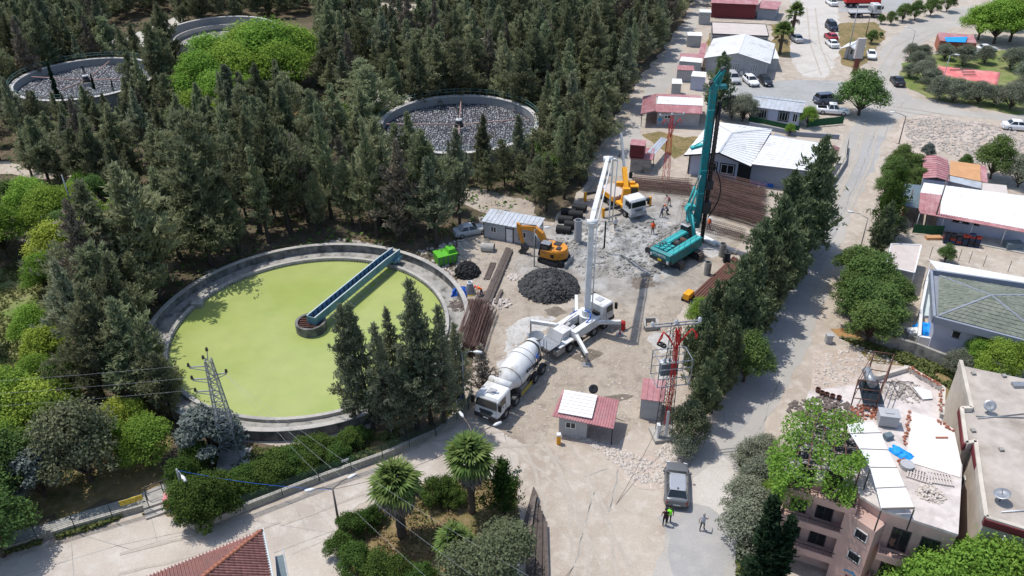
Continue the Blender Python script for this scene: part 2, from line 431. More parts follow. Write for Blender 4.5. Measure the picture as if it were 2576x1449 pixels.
# roads
sheet('service_road', [(1775, -30), (1710, 80), (1650, 180), (1590, 280), (1535, 380), (1505, 450), (1560, 450), (1600, 380), (1625, 300), (1672, 235), (1700, 190), (1720, 120), (1760, 60), (1800, -30)], .006, GM['road'], .3, seed=14)
sheet('main_road', [(1640, 1700), (1655, 1449), (1690, 1240), (1745, 1150), (1800, 1075), (1870, 900), (1905, 790), (1985, 690), (2060, 520), (2110, 400), (2150, 300), (2190, 225), (2205, 180), (2215, 120), (2290, 60), (2420, 15),
 (2560, 25), (2430, 55), (2330, 100), (2270, 150), (2260, 200), (2290, 245), (2430, 280), (2700, 300), (2700, 352), (2500, 300), (2350, 285), (2250, 300), (2225, 350), (2195, 430), (2130, 560), (2085, 740), (2010, 930), (1930, 1080), (1880, 1170), (1862, 1300), (1858, 1449), (1865, 1700)], .006, GM['road'], .35, seed=15)
sheet('road_patch', [(1905, 830), (1990, 690), (2070, 540), (2112, 560), (2062, 700), (1990, 880), (1890, 1060), (1830, 1110), (1800, 1080), (1850, 960)], .010, GM['patch'], .3, seed=16)
sheet('road_patch', [(2160, 370), (2205, 340), (2225, 345), (2195, 430), (2160, 470), (2120, 500)], .010, GM['patch'], .25, seed=17)
sheet('road_patch', [(1655, 1305), (1720, 1255), (1800, 1275), (1850, 1310), (1858, 1400), (1800, 1449), (1860, 1480), (1700, 1500), (1690, 1400)], .010, GM['patch'], .5, seed=18)
0 and sheet('concrete_repair', [(1640, 1380), (1690, 1360), (1760, 1385), (1775, 1440), (1800, 1500), (1600, 1520), (1600, 1430)], .014, GM['pale'], .4, seed=19)
sheet('concrete_repair', [(1745, 1210), (1800, 1140), (1870, 1180), (1862, 1270), (1830, 1300), (1790, 1265), (1735, 1255)], .012, GM['pale'], .3, seed=20)
0 and sheet('concrete_repair', [(1475, 1190), (1560, 1205), (1640, 1270), (1620, 1320), (1540, 1290), (1455, 1235)], .010, GM['pale'], .3, seed=21)
0 and sheet('concrete_repair', [(1300, 1115), (1400, 1110), (1405, 1140), (1380, 1185), (1290, 1180)], .010, GM['pale'], .3, seed=22)
sheet('yard_concrete', [(1990, 0), (2090, -40), (2110, 60), (2110, 130), (2080, 200), (2010, 190), (1985, 140), (1985, 60)], .008, GM['pale'], .4, seed=23)
sheet('car_park', [(1835, 195), (1950, 205), (2010, 200), (2130, 205), (2125, 235), (2070, 290), (2030, 265), (1930, 247), (1820, 255)], .012, GM['gravel'], .3, seed=24)
sheet('lorry_park', [(2105, -60), (2330, -60), (2300, 0), (2260, 40), (2212, 28), (2110, 30)], .012, GM['gravel'], .3, seed=25)
sheet('verge', [(2110, 60), (2200, 55), (2230, 80), (2200, 130), (2160, 175), (2112, 165)], .012, GM['drygrass'], .4, seed=26)
sheet('stony_lot', [(2265, 300), (2340, 290), (2500, 312), (2700, 350), (2700, 480), (2480, 440), (2370, 380), (2330, 395), (2270, 380), (2240, 370)], .012, GM['rubble'], .5, seed=27)
sheet('grove_grass', [(2265, 160), (2330, 140), (2620, 120), (2680, 300), (2480, 275), (2330, 245), (2270, 215)], .012, GM['grass'], .5, seed=28)
sheet('yard_concrete', [(2290, 590), (2700, 590), (2700, 720), (2480, 690), (2330, 655), (2320, 700), (2290, 740), (2300, 860), (2240, 850), (2250, 720), (2225, 650)], .010, GM['dust'], .3, seed=29)
sheet('stony_lot', [(2070, 890), (2160, 860), (2240, 900), (2330, 930), (2360, 960), (2250, 1000), (2120, 980), (2045, 1010), (2040, 950)], .012, GM['rubble'], .5, seed=30)
sheet('weedy_bank', [(2110, 850), (2200, 850), (2280, 890), (2400, 930), (2440, 1010), (2380, 1010), (2300, 930), (2180, 900)], .014, GM['drygrass'], .4, seed=31)
sheet('orange_spill', [(2090, 825), (2170, 815), (2180, 850), (2110, 850)], .018, GM['orange_soil'], .3, seed=32)
sheet('stony_lot', [(1390, 1070), (1560, 1130), (1640, 1140), (1690, 1180), (1680, 1230), (1600, 1215), (1540, 1160), (1500, 1130), (1400, 1110)], .014, GM['rubble'], .4, seed=33)
sheet('lawn', [(1620, 340), (1660, 330), (1720, 345), (1770, 345), (1740, 380), (1700, 400), (1650, 370)], .012, GM['drygrass'], .3, seed=34)
sheet('lawn', [(1775, 118), (1800, 60), (1800, 70), (1960, 60), (1985, 75), (1990, 145), (1945, 140), (1940, 60)], .012, GM['drygrass'], .3, seed=35)
# foreground concrete road with sawn joints
sheet('concrete_road', [(-400, 1560), (0, 1415), (376, 1300), (430, 1300), (470, 1325), (500, 1345), (620, 1300), (804, 1225), (970, 1165), (1100, 1108), (1185, 1052), (1260, 1055), (1300, 1110), (1300, 1200), (1180, 1175), (1100, 1200), (900, 1270), (845, 1330), (840, 1400), (900, 1449), (1000, 1560), (300, 1900), (-400, 1900)], .008, GM['slab'], .12, seed=36)
def crack(mb, a, b, w, amp=0, dz=.004):
 A = G(*a); B = G(*b); n = max(2, int((B-A).length/.6)); pr = None
 for i in range(n+1):
  p = A.lerp(B, i/n)
  if amp: p = p+Vector((noise.noise(p*.7), noise.noise(p*.7+Vector((9, 3, 1))), 0))*amp
  p.z = gz(p.x, p.y)+dz
  if pr is not None:
   d = (p-pr).xy.normalized(); s_ = Vector((-d.y, d.x, 0))*w/2
   mb.add([pr-s_, p-s_, p+s_, pr+s_], [(0, 1, 2, 3)])
  pr = p
jt = MB()
JL = [((0, 1402+60), (300, 1372), 0), ((300, 1372), (560, 1317), 0), ((560, 1317), (800, 1240), 0), ((205, 1346), (330, 1383), 0), ((330, 1383), (560, 1317), 0),
 ((688, 1392), (840, 1335), 0), ((732, 1256), (776, 1338), 0), ((540, 1360), (553, 1392), 0), ((612, 1305), (628, 1340), 0), ((735, 1395), (830, 1355), 0), ((1028, 1160), (1060, 1205), 0), ((1090, 1110), (1110, 1150), 0),
 ((1000, 1165), (1060, 1120), 0), ((1260, 1055), (1290, 1180), 0), ((380, 1300), (395, 1360), 0), ((180, 1365), (186, 1449), 0)]
for a, b, _ in JL:
 crack(jt, a, b, .05)
tag(jt.build('road_joint', M['old_concrete'], fix=False), kind='structure')
jt = MB()
for a, b in [((2012, 690), (1985, 760)), ((1985, 760), (1925, 860)), ((2113, 565), (2066, 640)), ((2066, 640), (2012, 690)), ((1905, 1100), (1960, 960)), ((2275, 255), (2245, 290)), ((2245, 290), (2225, 345)), ((2205, 325), (2165, 430)), ((2165, 430), (2110, 560)), ((1500, 1230), (1440, 1430)), ((1555, 1180), (1530, 1290)), ((1530, 1060+120), (1470, 1200)), ((2040, 100), (2110, 170)), ((2000, 190), (2110, 160)), ((1760, 1120), (1700, 1240))]:
 crack(jt, a, b, .11, .25)
tag(jt.build('road_crack', M['old_concrete'], fix=False), kind='structure')
tk = MB()
TK = [0]
def track(pts_, w=.26, gap=1.9):
 P = [G(*p) for p in pts_]
 for a, c in zip(P[:-1], P[1:]):
  d = (c-a).xy.normalized(); o = Vector((-d.y, d.x, 0))*gap/2
  for sg in (-1, 1):
   TK[0] += 1; ua, va = proj(a+o*sg); uc, vc = proj(c+o*sg); crack(tk, (ua, va), (uc, vc), w, .12, .005+.0006*TK[0])
for q in ([(1340, 1110), (1370, 1170), (1400, 1260), (1410, 1449)], [(1400, 1120), (1450, 1200), (1500, 1300), (1520, 1480)], [(1240, 1075), (1330, 1130), (1450, 1230), (1560, 1449)], [(1100, 1130), (1220, 1110), (1330, 1100)], [(700, 1300), (900, 1225), (1060, 1170)], [(300, 1420), (500, 1370), (700, 1290)], [(2150, 330), (2100, 470), (2020, 640)], [(2195, 300), (2175, 400), (2110, 540)], [(2040, 20), (2050, 110), (2080, 190)], [(2420, 300), (2300, 280), (2230, 270)], [(2210, 200), (2260, 120), (2340, 80)]): track(q)
tag(tk.build('tyre_track', GM['track'], fix=False), kind='structure')
# building site: one relief sheet, tan soil that turns to grey mud round the bore holes
SITE = [G(*p).xy for p in [(1500, 440), (1570, 440), (1600, 455), (1780, 440), (1935, 480), (1900, 560), (1850, 640), (1790, 720), (1730, 770), (1690, 830), (1660, 900), (1655, 980), (1620, 1060), (1560, 1125), (1470, 1120), (1395, 1110), (1330, 1130), (1262, 1100), (1195, 1045), (1185, 1000), (1195, 930), (1190, 830), (1165, 740), (1140, 690), (1165, 600), (1215, 548), (1385, 565), (1450, 505)]]
HOLES = [G(1560, 620).xy, G(1600, 660).xy, G(1500, 590).xy, G(1640, 560).xy, G(1480, 650).xy]
def edge_dist(x, y, P):
 best = 1e9; p = Vector((x, y))
 for i in range(len(P)):
  a = P[i]; b = P[(i+1) % len(P)]; d = b-a
  t = max(0, min(1, (p-a).dot(d)/d.length_squared))
  best = min(best, (p-a-d*t).length)
 return best
def mudness(x, y):
 d = min((Vector((x, y))-h).length for h in HOLES)
 return max(0, min(1, 1.25-d/8.5+.55*noise.noise(Vector((x*.22, y*.22, 4)))))
HEAPS = [(G(1380, 725), 4.3, 2.0), (G(1175, 680), 1.45, 1.1)]
def site_z(x, y):
 e = min(1, edge_dist(x, y, SITE)/1.5)
 mu = mudness(x, y)
 n1 = noise.fractal(Vector((x*.35, y*.35, 0)), 1.0, 2.0, 4)
 n2 = noise.fractal(Vector((x*1.1, y*1.1, 5)), .9, 2.0, 4)
 ridge = abs(noise.noise(Vector((x*.9+y*.5, y*.35-x*.2, 9))))
 rut = max(0, abs(math.sin(x*1.1+y*.45+2.2*noise.noise(Vector((x*.09, y*.09, 2)))))-.80)*.35*(1-mu)
 return .03-e*rut*.5+e*(.05*n1+.03*n2+.06+mu*(.16*n2+.16*ridge+.06*n1)*1.2)
xs = [p.x for p in SITE]; ys = [p.y for p in SITE]
st = .27
nx = int((max(xs)-min(xs))/st)+1; ny = int((max(ys)-min(ys))/st)+1
idx = {}; vs = []; mudv = []
for j in range(ny+1):
 for i in range(nx+1):
  x = min(xs)+i*st; y = min(ys)+j*st
  if inpoly(x, y, SITE):
   idx[i, j] = len(vs); vs.append((x, y, site_z(x, y)-(.06 if edge_dist(x, y, SITE) < .35 else 0))); mudv.append(mudness(x, y))
fs = [(idx[i, j], idx[i+1, j], idx[i+1, j+1], idx[i, j+1]) for i in range(nx) for j in range(ny) if (i, j) in idx and (i+1, j) in idx and (i+1, j+1) in idx and (i, j+1) in idx]
me = bpy.data.meshes.new('site_ground'); me.from_pydata(vs, [], fs)
me.polygons.foreach_set('use_smooth', [True]*len(fs))
at = me.attributes.new('mud', 'FLOAT', 'POINT'); at.data.foreach_set('value', mudv)
GM['sitemud'] = gmat('site_soil_and_mud', (.325, .27, .212), (.40, .345, .28), (.25, .21, .17), s1=.16, s2=.9, s3=5, bump=1, f1=(.4, .62), f2=(.5, .68))
t = GM['sitemud'].node_tree; N = t.nodes; L = t.links; bs = N['Principled BSDF']
a_ = N.new('ShaderNodeAttribute'); a_.attribute_name = 'mud'
n_ = N.new('ShaderNodeTexNoise'); n_.inputs['Scale'].default_value = .55; n_.inputs['Detail'].default_value = 9
P_ = N.new('ShaderNodeNewGeometry').outputs['Position']; L.new(P_, n_.inputs['Vector'])
r_ = N.new('ShaderNodeMapRange'); r_.inputs[1].default_value = .42; r_.inputs[2].default_value = .62; L.new(n_.outputs[0], r_.inputs[0])
mc = N.new('ShaderNodeMix'); mc.data_type = 'RGBA'; mc.inputs[6].default_value = (.20, .195, .185, 1); mc.inputs[7].default_value = (.38, .375, .36, 1); L.new(r_.outputs[0], mc.inputs[0])
old = bs.inputs['Base Color'].links[0].from_socket
mm_ = N.new('ShaderNodeMix'); mm_.data_type = 'RGBA'
L.new(a_.outputs['Fac'], mm_.inputs[0]); L.new(old, mm_.inputs[6]); L.new(mc.outputs[2], mm_.inputs[7]); L.new(mm_.outputs[2], bs.inputs['Base Color'])
me.materials.append(GM['sitemud'])
tag(obj('site_ground', me), kind='structure')
def siteG(u, v, z=0):
 p = G(u, v); return Vector((p.x, p.y, site_z(p.x, p.y)-.02+z))
def lump_sheet(name, pts, z, mt, seed=0, amp=.5):
 return sheet(name, pts, z, mt, amp, .5, seed)
for k, (q, mm) in enumerate([([(1270, 830), (1300, 800), (1345, 790), (1400, 800), (1380, 830), (1330, 850), (1290, 900), (1262, 910)], 'cement'),
  ([(1250, 915), (1290, 890), (1275, 950), (1245, 960)], 'cement'), ([(1460, 590), (1520, 560), (1545, 590), (1530, 620), (1480, 625)], 'cement'),
  ([(1640, 830), (1700, 840), (1700, 880), (1660, 890), (1625, 860)], 'cement'), ([(1660, 920), (1700, 920), (1690, 990), (1655, 960)], 'cement'),
  ([(1560, 585), (1640, 575), (1650, 600), (1600, 620), (1565, 610)], 'slurry'), ([(1570, 640), (1610, 625), (1640, 640), (1620, 665), (1580, 662)], 'slurry'),
  ([(1372, 783), (1400, 772), (1430, 785), (1405, 800), (1385, 795)], 'wet'), ([(1270, 940), (1310, 920), (1340, 940), (1320, 985), (1280, 1010), (1260, 980)], 'wet'), ([(1420, 900), (1480, 880), (1520, 890), (1480, 920)], 'wet'), ([(1580, 700), (1640, 690), (1660, 720), (1600, 735)], 'wet'), ([(1490, 1010), (1560, 990), (1600, 1000), (1540, 1030)], 'wet'), ([(1750, 625), (1790, 600), (1830, 640), (1800, 655), (1760, 640)], 'cement')]):
 P = [siteG(*p).xy for p in q]
 zc = max(site_z(p.x, p.y) for p in P)
 qq = jitter_poly([Vector((p.x, p.y)) for p in P], .4, .25, 50+k)
 s = MB(); tr = tessellate_polygon([[Vector((p[0], p[1], 0)) for p in qq]])
 # drape: refined by the relief height at each rim point, raised a little at the middle
 cx_ = sum(p[0] for p in qq)/len(qq); cy_ = sum(p[1] for p in qq)/len(qq)
 rings = []
 for f in (1, .8, .6, .4, .2):
  rings.append([(cx_+(p[0]-cx_)*f, cy_+(p[1]-cy_)*f, site_z(cx_+(p[0]-cx_)*f, cy_+(p[1]-cy_)*f)+(.015 if f < 1 else -.02)) for p in qq])
 n = len(qq); V_ = [p for r in rings for p in r]+[(cx_, cy_, site_z(cx_, cy_)+.02)]
 F_ = [(a*n+i, a*n+(i+1) % n, (a+1)*n+(i+1) % n, (a+1)*n+i) for a in range(4) for i in range(n)]+[(4*n+i, 4*n+(i+1) % n, 5*n) for i in range(n)]
 s.add(V_, F_, True); tag(s.build({'cement': 'cement_spill', 'slurry': 'slurry_puddle', 'wet': 'damp_stain'}[mm], GM[mm]), kind='structure')
# ---------------------------------------------------------------- foliage
def quads_mesh(name, c, a, b, tint, mt, extra=None):
 """c centres, a and b half axes (n x 3 arrays): one small leaf spray each, kinked along its middle"""
 n = len(c)
 nrm = np.cross(a, b); nrm /= (np.linalg.norm(nrm, axis=1)[:, None]+1e-9)
 k = nrm*np.linalg.norm(b, axis=1)[:, None]*.35
 v = np.stack([c-a, c-b*.9+k*.2-a*.1, c+a, c+b*.9+k*.2-a*.1], 1).reshape(-1, 3)
 fidx = np.arange(4*n, dtype=np.int32)
 me = bpy.data.meshes.new(name)
 me.vertices.add(4*n); me.vertices.foreach_set('co', v.astype(np.float32).ravel())
 me.loops.add(4*n); me.loops.foreach_set('vertex_index', fidx)
 me.polygons.add(n); me.polygons.foreach_set('loop_start', np.arange(0, 4*n, 4, dtype=np.int32))
 try: me.polygons.foreach_set('loop_total', np.full(n, 4, dtype=np.int32))
 except Exception: pass
 at = me.attributes.new('tint', 'FLOAT', 'FACE'); at.data.foreach_set('value', np.clip(tint, 0, 1).astype(np.float32))
 me.materials.append(mt); me.update(calc_edges=True)
 return me
def unit(v): return v/(np.linalg.norm(v, axis=-1)[..., None]+1e-9)
def conifer(seed, h=10., r=2.1, nb=95, lean=.5, per=8, z0=.08, mt=None, fine=1.0, top=.9, droop=0.0):
 g = np.random.default_rng(seed)
 Cc, A, B, T = [], [], [], []
 ph = g.uniform(0, 6.28, 3)
 for i in range(nb):
  f = (i+g.uniform(0, 1))/nb
  z = h*(z0+(1-z0)*f**.92*.985)
  az = i*2.39996+g.uniform(-.5, .5)
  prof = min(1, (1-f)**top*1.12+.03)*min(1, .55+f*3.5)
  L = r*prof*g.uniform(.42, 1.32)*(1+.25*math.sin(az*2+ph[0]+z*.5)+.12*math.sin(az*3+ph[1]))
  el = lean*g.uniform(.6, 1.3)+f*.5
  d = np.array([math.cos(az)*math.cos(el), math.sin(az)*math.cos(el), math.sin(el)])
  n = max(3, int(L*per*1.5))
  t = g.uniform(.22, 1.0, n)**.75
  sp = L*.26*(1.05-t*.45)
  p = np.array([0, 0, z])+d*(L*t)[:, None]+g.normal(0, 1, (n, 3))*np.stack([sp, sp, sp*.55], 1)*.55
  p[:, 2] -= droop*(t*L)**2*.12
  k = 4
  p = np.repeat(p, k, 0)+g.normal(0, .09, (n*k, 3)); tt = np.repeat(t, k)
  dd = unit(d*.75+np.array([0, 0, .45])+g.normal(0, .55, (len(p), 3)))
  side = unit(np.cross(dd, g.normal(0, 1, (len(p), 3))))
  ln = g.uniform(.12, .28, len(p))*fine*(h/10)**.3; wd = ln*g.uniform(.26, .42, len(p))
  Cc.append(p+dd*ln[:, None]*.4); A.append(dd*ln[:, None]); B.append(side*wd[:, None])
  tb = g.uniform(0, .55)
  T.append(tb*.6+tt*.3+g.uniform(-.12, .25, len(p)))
 # leader
 n = 26
 p = np.stack([g.normal(0, .07, n), g.normal(0, .07, n), h*g.uniform(.93, 1.01, n)], 1)
 dd = unit(np.array([0, 0, 1.])+g.normal(0, .4, (n, 3))); side = unit(np.cross(dd, g.normal(0, 1, (n, 3))))
 Cc.append(p); A.append(dd*.3*fine); B.append(side*.09*fine); T.append(np.full(n, .5))
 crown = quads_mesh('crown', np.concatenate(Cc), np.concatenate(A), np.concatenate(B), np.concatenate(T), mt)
 s = MB(); s.tube((0, 0, -.1), (0, 0, h*.45), .15+h*.006, .10, 6, cap=False).tube((0, 0, h*.45), (0, 0, h*.96), .10, .015, 5, cap=False)
 for i in range(16):
  z = h*g.uniform(z0*.8, .75); az = g.uniform(0, 6.28); L = r*(1-z/h)*.8
  s.tube((0, 0, z), (math.cos(az)*L, math.sin(az)*L, z+L*lean), .035, .01, 4, cap=False)
 return crown, s.mesh('trunk', M['trunk'], fix=False)
def broad(seed, h=6., r=2.6, lobes=11, n=2600, leaf=.17, mt=None, base=.28, flat=.8, clump=.55, trunk=True, tint_var=.5):
 g = np.random.default_rng(seed)
 hc = h*(1-base)
 Cc, Nn, Tt = [], [], []
 lob = []
 for i in range(lobes):
  az = i*2.39996+g.uniform(-.4, .4); q = math.sqrt((i+.5)/lobes)
  rr = r*(.22+.17*g.random())*(1.25 if i < 2 else 1)
  rad = max(0, r-rr)*q
  zz = h*base+hc*(.28+.66*(1-q**1.8)*g.uniform(.6, 1.12))
  zz = min(zz, h-rr*flat)
  lob.append((rad*math.cos(az), rad*math.sin(az), zz, rr))
 tot = sum(l[3]**2 for l in lob)
 for (x, y, z, rr) in lob:
  k = int(n*rr*rr/tot)
  d = unit(g.normal(0, 1, (k, 3))+np.array([0, 0, .25]))
  # clumps: leaves gather round random nodes of the lobe
  nodes = unit(g.normal(0, 1, (max(6, k//22), 3))+np.array([0, 0, .3]))
  pick = nodes[g.integers(0, len(nodes), k)]
  nt_ = g.uniform(0, 1, len(nodes))
  near = np.argmax(pick@nodes.T, 1)
  d2 = unit(pick+g.normal(0, .30, (k, 3)))
  use = g.random(k) < clump
  d = np.where(use[:, None], d2, d)
  rad = rr*(g.uniform(.5, 1.12, k)+.35*(g.random(k) < .10)*g.random(k))[:, None]*np.where(use[:, None], 1.06, .93)
  Cc.append(np.array([x, y, z])+d*rad*np.array([1, 1, flat])); Nn.append(d)
  Tt.append(np.where(use, nt_[near]*tint_var, .2)+g.uniform(-.15, .3, k)+.15)
 Cc = np.concatenate(Cc); Nn = np.concatenate(Nn); Tt = np.concatenate(Tt)
 k = len(Cc)
 nn = unit(Nn*.6+np.array([0, 0, .45])+g.normal(0, .5, (k, 3)))
 a = unit(np.cross(nn, g.normal(0, 1, (k, 3)))); b = np.cross(nn, a)
 s1 = leaf*g.uniform(.65, 1.35, k)
 crown = quads_mesh('crown', Cc, a*s1[:, None], b*(s1*.62)[:, None], Tt, mt)
 s = MB()
 if trunk:
  s.tube((0, 0, -.1), (0, 0, h*base), .06+h*.018, .05+h*.012, 7, cap=False)
  for (x, y, z, rr) in lob:
   s.tube((0, 0, h*base*.8), (x*.8, y*.8, z), .05+h*.006, .02, 5, cap=False)
 else: s.tube((0, 0, -.05), (0, 0, h*.5), .06, .03, 5, cap=False)
 return crown, s.mesh('trunk', M['trunk'], fix=False)
LM = {}
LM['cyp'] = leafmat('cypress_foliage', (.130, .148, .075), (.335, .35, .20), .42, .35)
LM['cyp2'] = leafmat('blue_cypress_foliage', (.125, .140, .082), (.31, .33, .215), .42, .28)
LM['brown'] = leafmat('withered_foliage', (.20, .16, .13), (.38, .32, .26), .2, .1)
LM['brownish'] = leafmat('drying_foliage', (.14, .12, .085), (.28, .24, .18), .2, .1)
LM['dark'] = leafmat('dark_conifer_foliage', (.085, .110, .055), (.225, .265, .14), .2, .15)
LM['slim'] = leafmat('slim_cypress_foliage', (.014, .030, .016), (.035, .060, .030), .15, .1)
LM['bright'] = leafmat('bright_foliage', (.115, .205, .028), (.29, .42, .080), .40, .15)
LM['lime'] = leafmat('lime_foliage', (.18, .24, .03), (.42, .48, .09), .38, .1)
LM['mid'] = leafmat('mid_green_foliage', (.055, .10, .028), (.16, .235, .075), .3, .15)
LM['olive'] = leafmat('olive_foliage', (.080, .092, .060), (.24, .26, .185), .2, .12)
LM['grey'] = leafmat('grey_green_foliage', (.070, .088, .045), (.19, .205, .115), .25, .12)
LM['hedge'] = leafmat('hedge_foliage', (.028, .056, .014), (.105, .165, .040), .25, .15)
LM['silver'] = leafmat('silvery_leaves', (.07, .09, .075), (.22, .25, .225), .2, .1)
LM['palm'] = leafmat('palm_leaf', (.045, .085, .018), (.17, .23, .07), .25, .1)
LM['deadpalm'] = leafmat('dead_palm_leaf', (.10, .075, .055), (.30, .25, .20), .2, .1)
LM['weed'] = leafmat('weed_leaves', (.07, .10, .03), (.20, .20, .08), .3, .2)
LM['straw'] = leafmat('straw', (.20, .15, .07), (.40, .31, .17), .3, .2)
PR = {}
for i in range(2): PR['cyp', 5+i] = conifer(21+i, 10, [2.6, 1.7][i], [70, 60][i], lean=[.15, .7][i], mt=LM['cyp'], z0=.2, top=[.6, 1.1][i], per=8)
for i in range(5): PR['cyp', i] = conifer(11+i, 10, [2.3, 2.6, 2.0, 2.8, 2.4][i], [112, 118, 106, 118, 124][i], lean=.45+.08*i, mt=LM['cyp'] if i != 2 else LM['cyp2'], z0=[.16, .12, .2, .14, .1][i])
PR['brown', 0] = conifer(31, 10, 1.8, 80, mt=LM['brown'], per=5)
PR['brownish', 0] = conifer(32, 10, 2.1, 90, mt=LM['brownish'], per=7)
for i in range(3): PR['dark', i] = conifer(41+i, 12, [2.9, 2.6, 3.1][i], 135, lean=.75, mt=LM['dark'], z0=.03, top=.75, per=9, fine=1.05)
for i in range(2): PR['slim', i] = conifer(51+i, 10, .85, 130, lean=1.1, mt=LM['slim'], z0=.04, top=.6, per=18, fine=.9)
for i in range(2): PR['front', i] = conifer(55+i, 12, 1.75, 120, lean=.3, mt=LM['cyp2'], z0=.10, top=.8, per=10, fine=.75)
for i in range(3): PR['bright', i] = broad(61+i, 6, 3.0, 21, 13000, .095, LM['bright'], base=.2, clump=.7, tint_var=.7)
for i in range(2): PR['lime', i] = broad(71+i, 5, 2.6, 20, 9000, .09, LM['lime'], base=.2, clump=.7, tint_var=.7)
for i in range(2): PR['mid', i] = broad(81+i, 5, 2.6, 21, 11000, .09, LM['mid'], base=.15, clump=.7, tint_var=.7)
for i in range(3): PR['olive', i] = broad(91+i, 4.6, 2.6, 27, 11000, .08, LM['olive'], base=.1, clump=.75, tint_var=.8)
for i in range(2): PR['grey', i] = broad(101+i, 5, 2.7, 22, 12000, .085, LM['grey'], base=.12, clump=.75, tint_var=.7)
for i in range(3): PR['hedge', i] = broad(111+i, 2.4, 1.6, 11, 9000, .055, LM['hedge'], base=.02, trunk=False, flat=.9, clump=.7, tint_var=.7)
PR['silver', 0] = broad(121, 4.5, 2.4, 14, 5500, .13, LM['silver'], base=.1)
PR['topiary', 0] = broad(125, 4.2, 2.6, 6, 16000, .06, LM['grey'], base=.05, flat=.95, clump=.2)
PR['juniper', 0] = conifer(131, 5, 1.9, 90, lean=.9, mt=LM['hedge'], z0=.02, top=.5, per=12, fine=.7)
def tree(kind, u, v, h=None, vt=None, label='', cat='tree', group=None, name=None, rs=1.0, world=None):
 ks = [k for k in PR if k[0] == kind]
 k = rnd.choice(ks); cr, tr = PR[k]
 b = world if world is not None else G(u, v)
 z = gz(b.x, b.y) if world is None else world.z
 if h is None: h = tall(u, v, vt)
 h0 = {'cyp': 10, 'brown': 10, 'brownish': 10, 'dark': 12, 'slim': 10, 'front': 12, 'bright': 6, 'lime': 5, 'mid': 5, 'olive': 4.6, 'grey': 5, 'hedge': 2.4, 'silver': 4.5, 'topiary': 4.2, 'juniper': 5}[kind]
 s = h/h0
 nm = name or {'cyp': 'cypress_tree', 'brown': 'cypress_tree', 'brownish': 'cypress_tree', 'dark': 'conifer_tree', 'slim': 'slim_cypress', 'front': 'cypress_tree', 'hedge': 'hedge_bush', 'olive': 'olive_tree', 'juniper': 'juniper_bush', 'topiary': 'round_bush'}.get(kind, 'leafy_tree')
 o = empty(nm, (b.x, b.y, z-.03), rnd.uniform(0, 6.28), label, cat, group)
 o.scale = (s*rs, s*rs, s)
 o.rotation_euler[0] = rnd.uniform(-.055, .055); o.rotation_euler[1] = rnd.uniform(-.05, .05)
 obj('crown', cr, o); obj('trunk', tr, o)
 return o
POOL = Vector((-20.475, 67.64)); TANKS = [Vector((-7.73, 117.14)), Vector((-74.08, 140.17)), G(560, 108).xy]
NO = [[(440, 150), (500, 110), (560, 70), (800, 40), (830, 200), (800, 270), (690, 330), (560, 340), (470, 330), (430, 230)],
 [(860, -5), (1140, 5), (1130, 60), (1090, 120), (960, 110), (890, 60)],
 [(715, 268), (850, 245), (920, 300), (900, 360), (820, 355), (730, 330)],
 [(-400, 400), (0, 405), (130, 425), (330, 465), (520, 498), (515, 525), (330, 495), (130, 458), (0, 440), (-400, 430)],
 [(880, 200), (960, 225), (1050, 215), (1065, 250), (990, 270), (900, 250)],
 [(1155, 470), (1330, 500), (1372, 555), (1215, 545), (1140, 515)],
 [(180, 95), (440, 30), (480, 45), (380, 120), (310, 140)]]
NOW = [[G(*p).xy for p in q] for q in NO]
FOREST = [G(*p).xy for p in [(-330, -25), (1765, -25), (1715, 50), (1640, 160), (1590, 225), (1535, 310), (1490, 395), (1460, 480), (1400, 545), (1212, 535), (1160, 590), (1130, 625), (1000, 612), (850, 592), (700, 608), (560, 655), (470, 715), (385, 775), (372, 860), (372, 960),
(300, 940), (235, 870), (240, 760), (420, 650), (480, 590), (420, 545), (330, 520), (130, 470), (0, 455), (-330, 450)]]
fx = [p.x for p in FOREST]; fy = [p.y for p in FOREST]
# blue noise over the wood
pts = []; cell = {}
def try_add(x, y, dmin):
 ci, cj = int(x//5), int(y//5)
 for i in range(ci-1, ci+2):
  for j in range(cj-1, cj+2):
   for q in cell.get((i, j), ()):
    if (q[0]-x)**2+(q[1]-y)**2 < dmin*dmin: return False
 cell.setdefault((ci, cj), []).append((x, y)); pts.append((x, y)); return True
g_ = random.Random(5)
for _ in range(26000):
 x = g_.uniform(min(fx), max(fx)); y = g_.uniform(min(fy), max(fy))
 if not inpoly(x, y, FOREST): continue
 if any(inpoly(x, y, q) for q in NOW): continue
 if (Vector((x, y))-POOL).length < 16.9: continue
 if any((Vector((x, y))-t_).length < 13.3 for t_ in TANKS): continue
 # keep the gravel tanks in sight: no tall tree straight in front of their middle
 try_add(x, y, (2.9 if y > 120 else 3.0)*(.8+.5*noise.noise(Vector((x*.08, y*.08, 1)))+.15))
pts = [p for p in pts if all((Vector(p)-G(u, v).xy).length > 2 for u, v in [(1040, 432), (1212, 440), (1312, 452), (1130, 440), (1000, 428), (1270, 470), (1090, 480)])]
for u, v, vt in [(1040, 432, 282), (1212, 440, 288), (1312, 452, 290), (1130, 440, 355), (1000, 428, 310), (1270, 470, 350), (1090, 480, 372), (1175, 470, 385)]: tree('cyp', u, v, vt=vt, label='tall cypress rising in front of the round gravel tank', group='cypresses before the round gravel tank', rs=1.0)
for u, v, vt in [(60, 330, 205), (112, 345, 228), (185, 330, 236), (232, 322, 215), (335, 285, 190), (15, 315, 190), (345, 250, 120), (370, 290, 130)]: tree('cyp', u, v, vt=vt, label='cypress rising in front of the far-left filter tank', group='cypresses before the far-left tank')
pts.sort(key=lambda p: p[1])
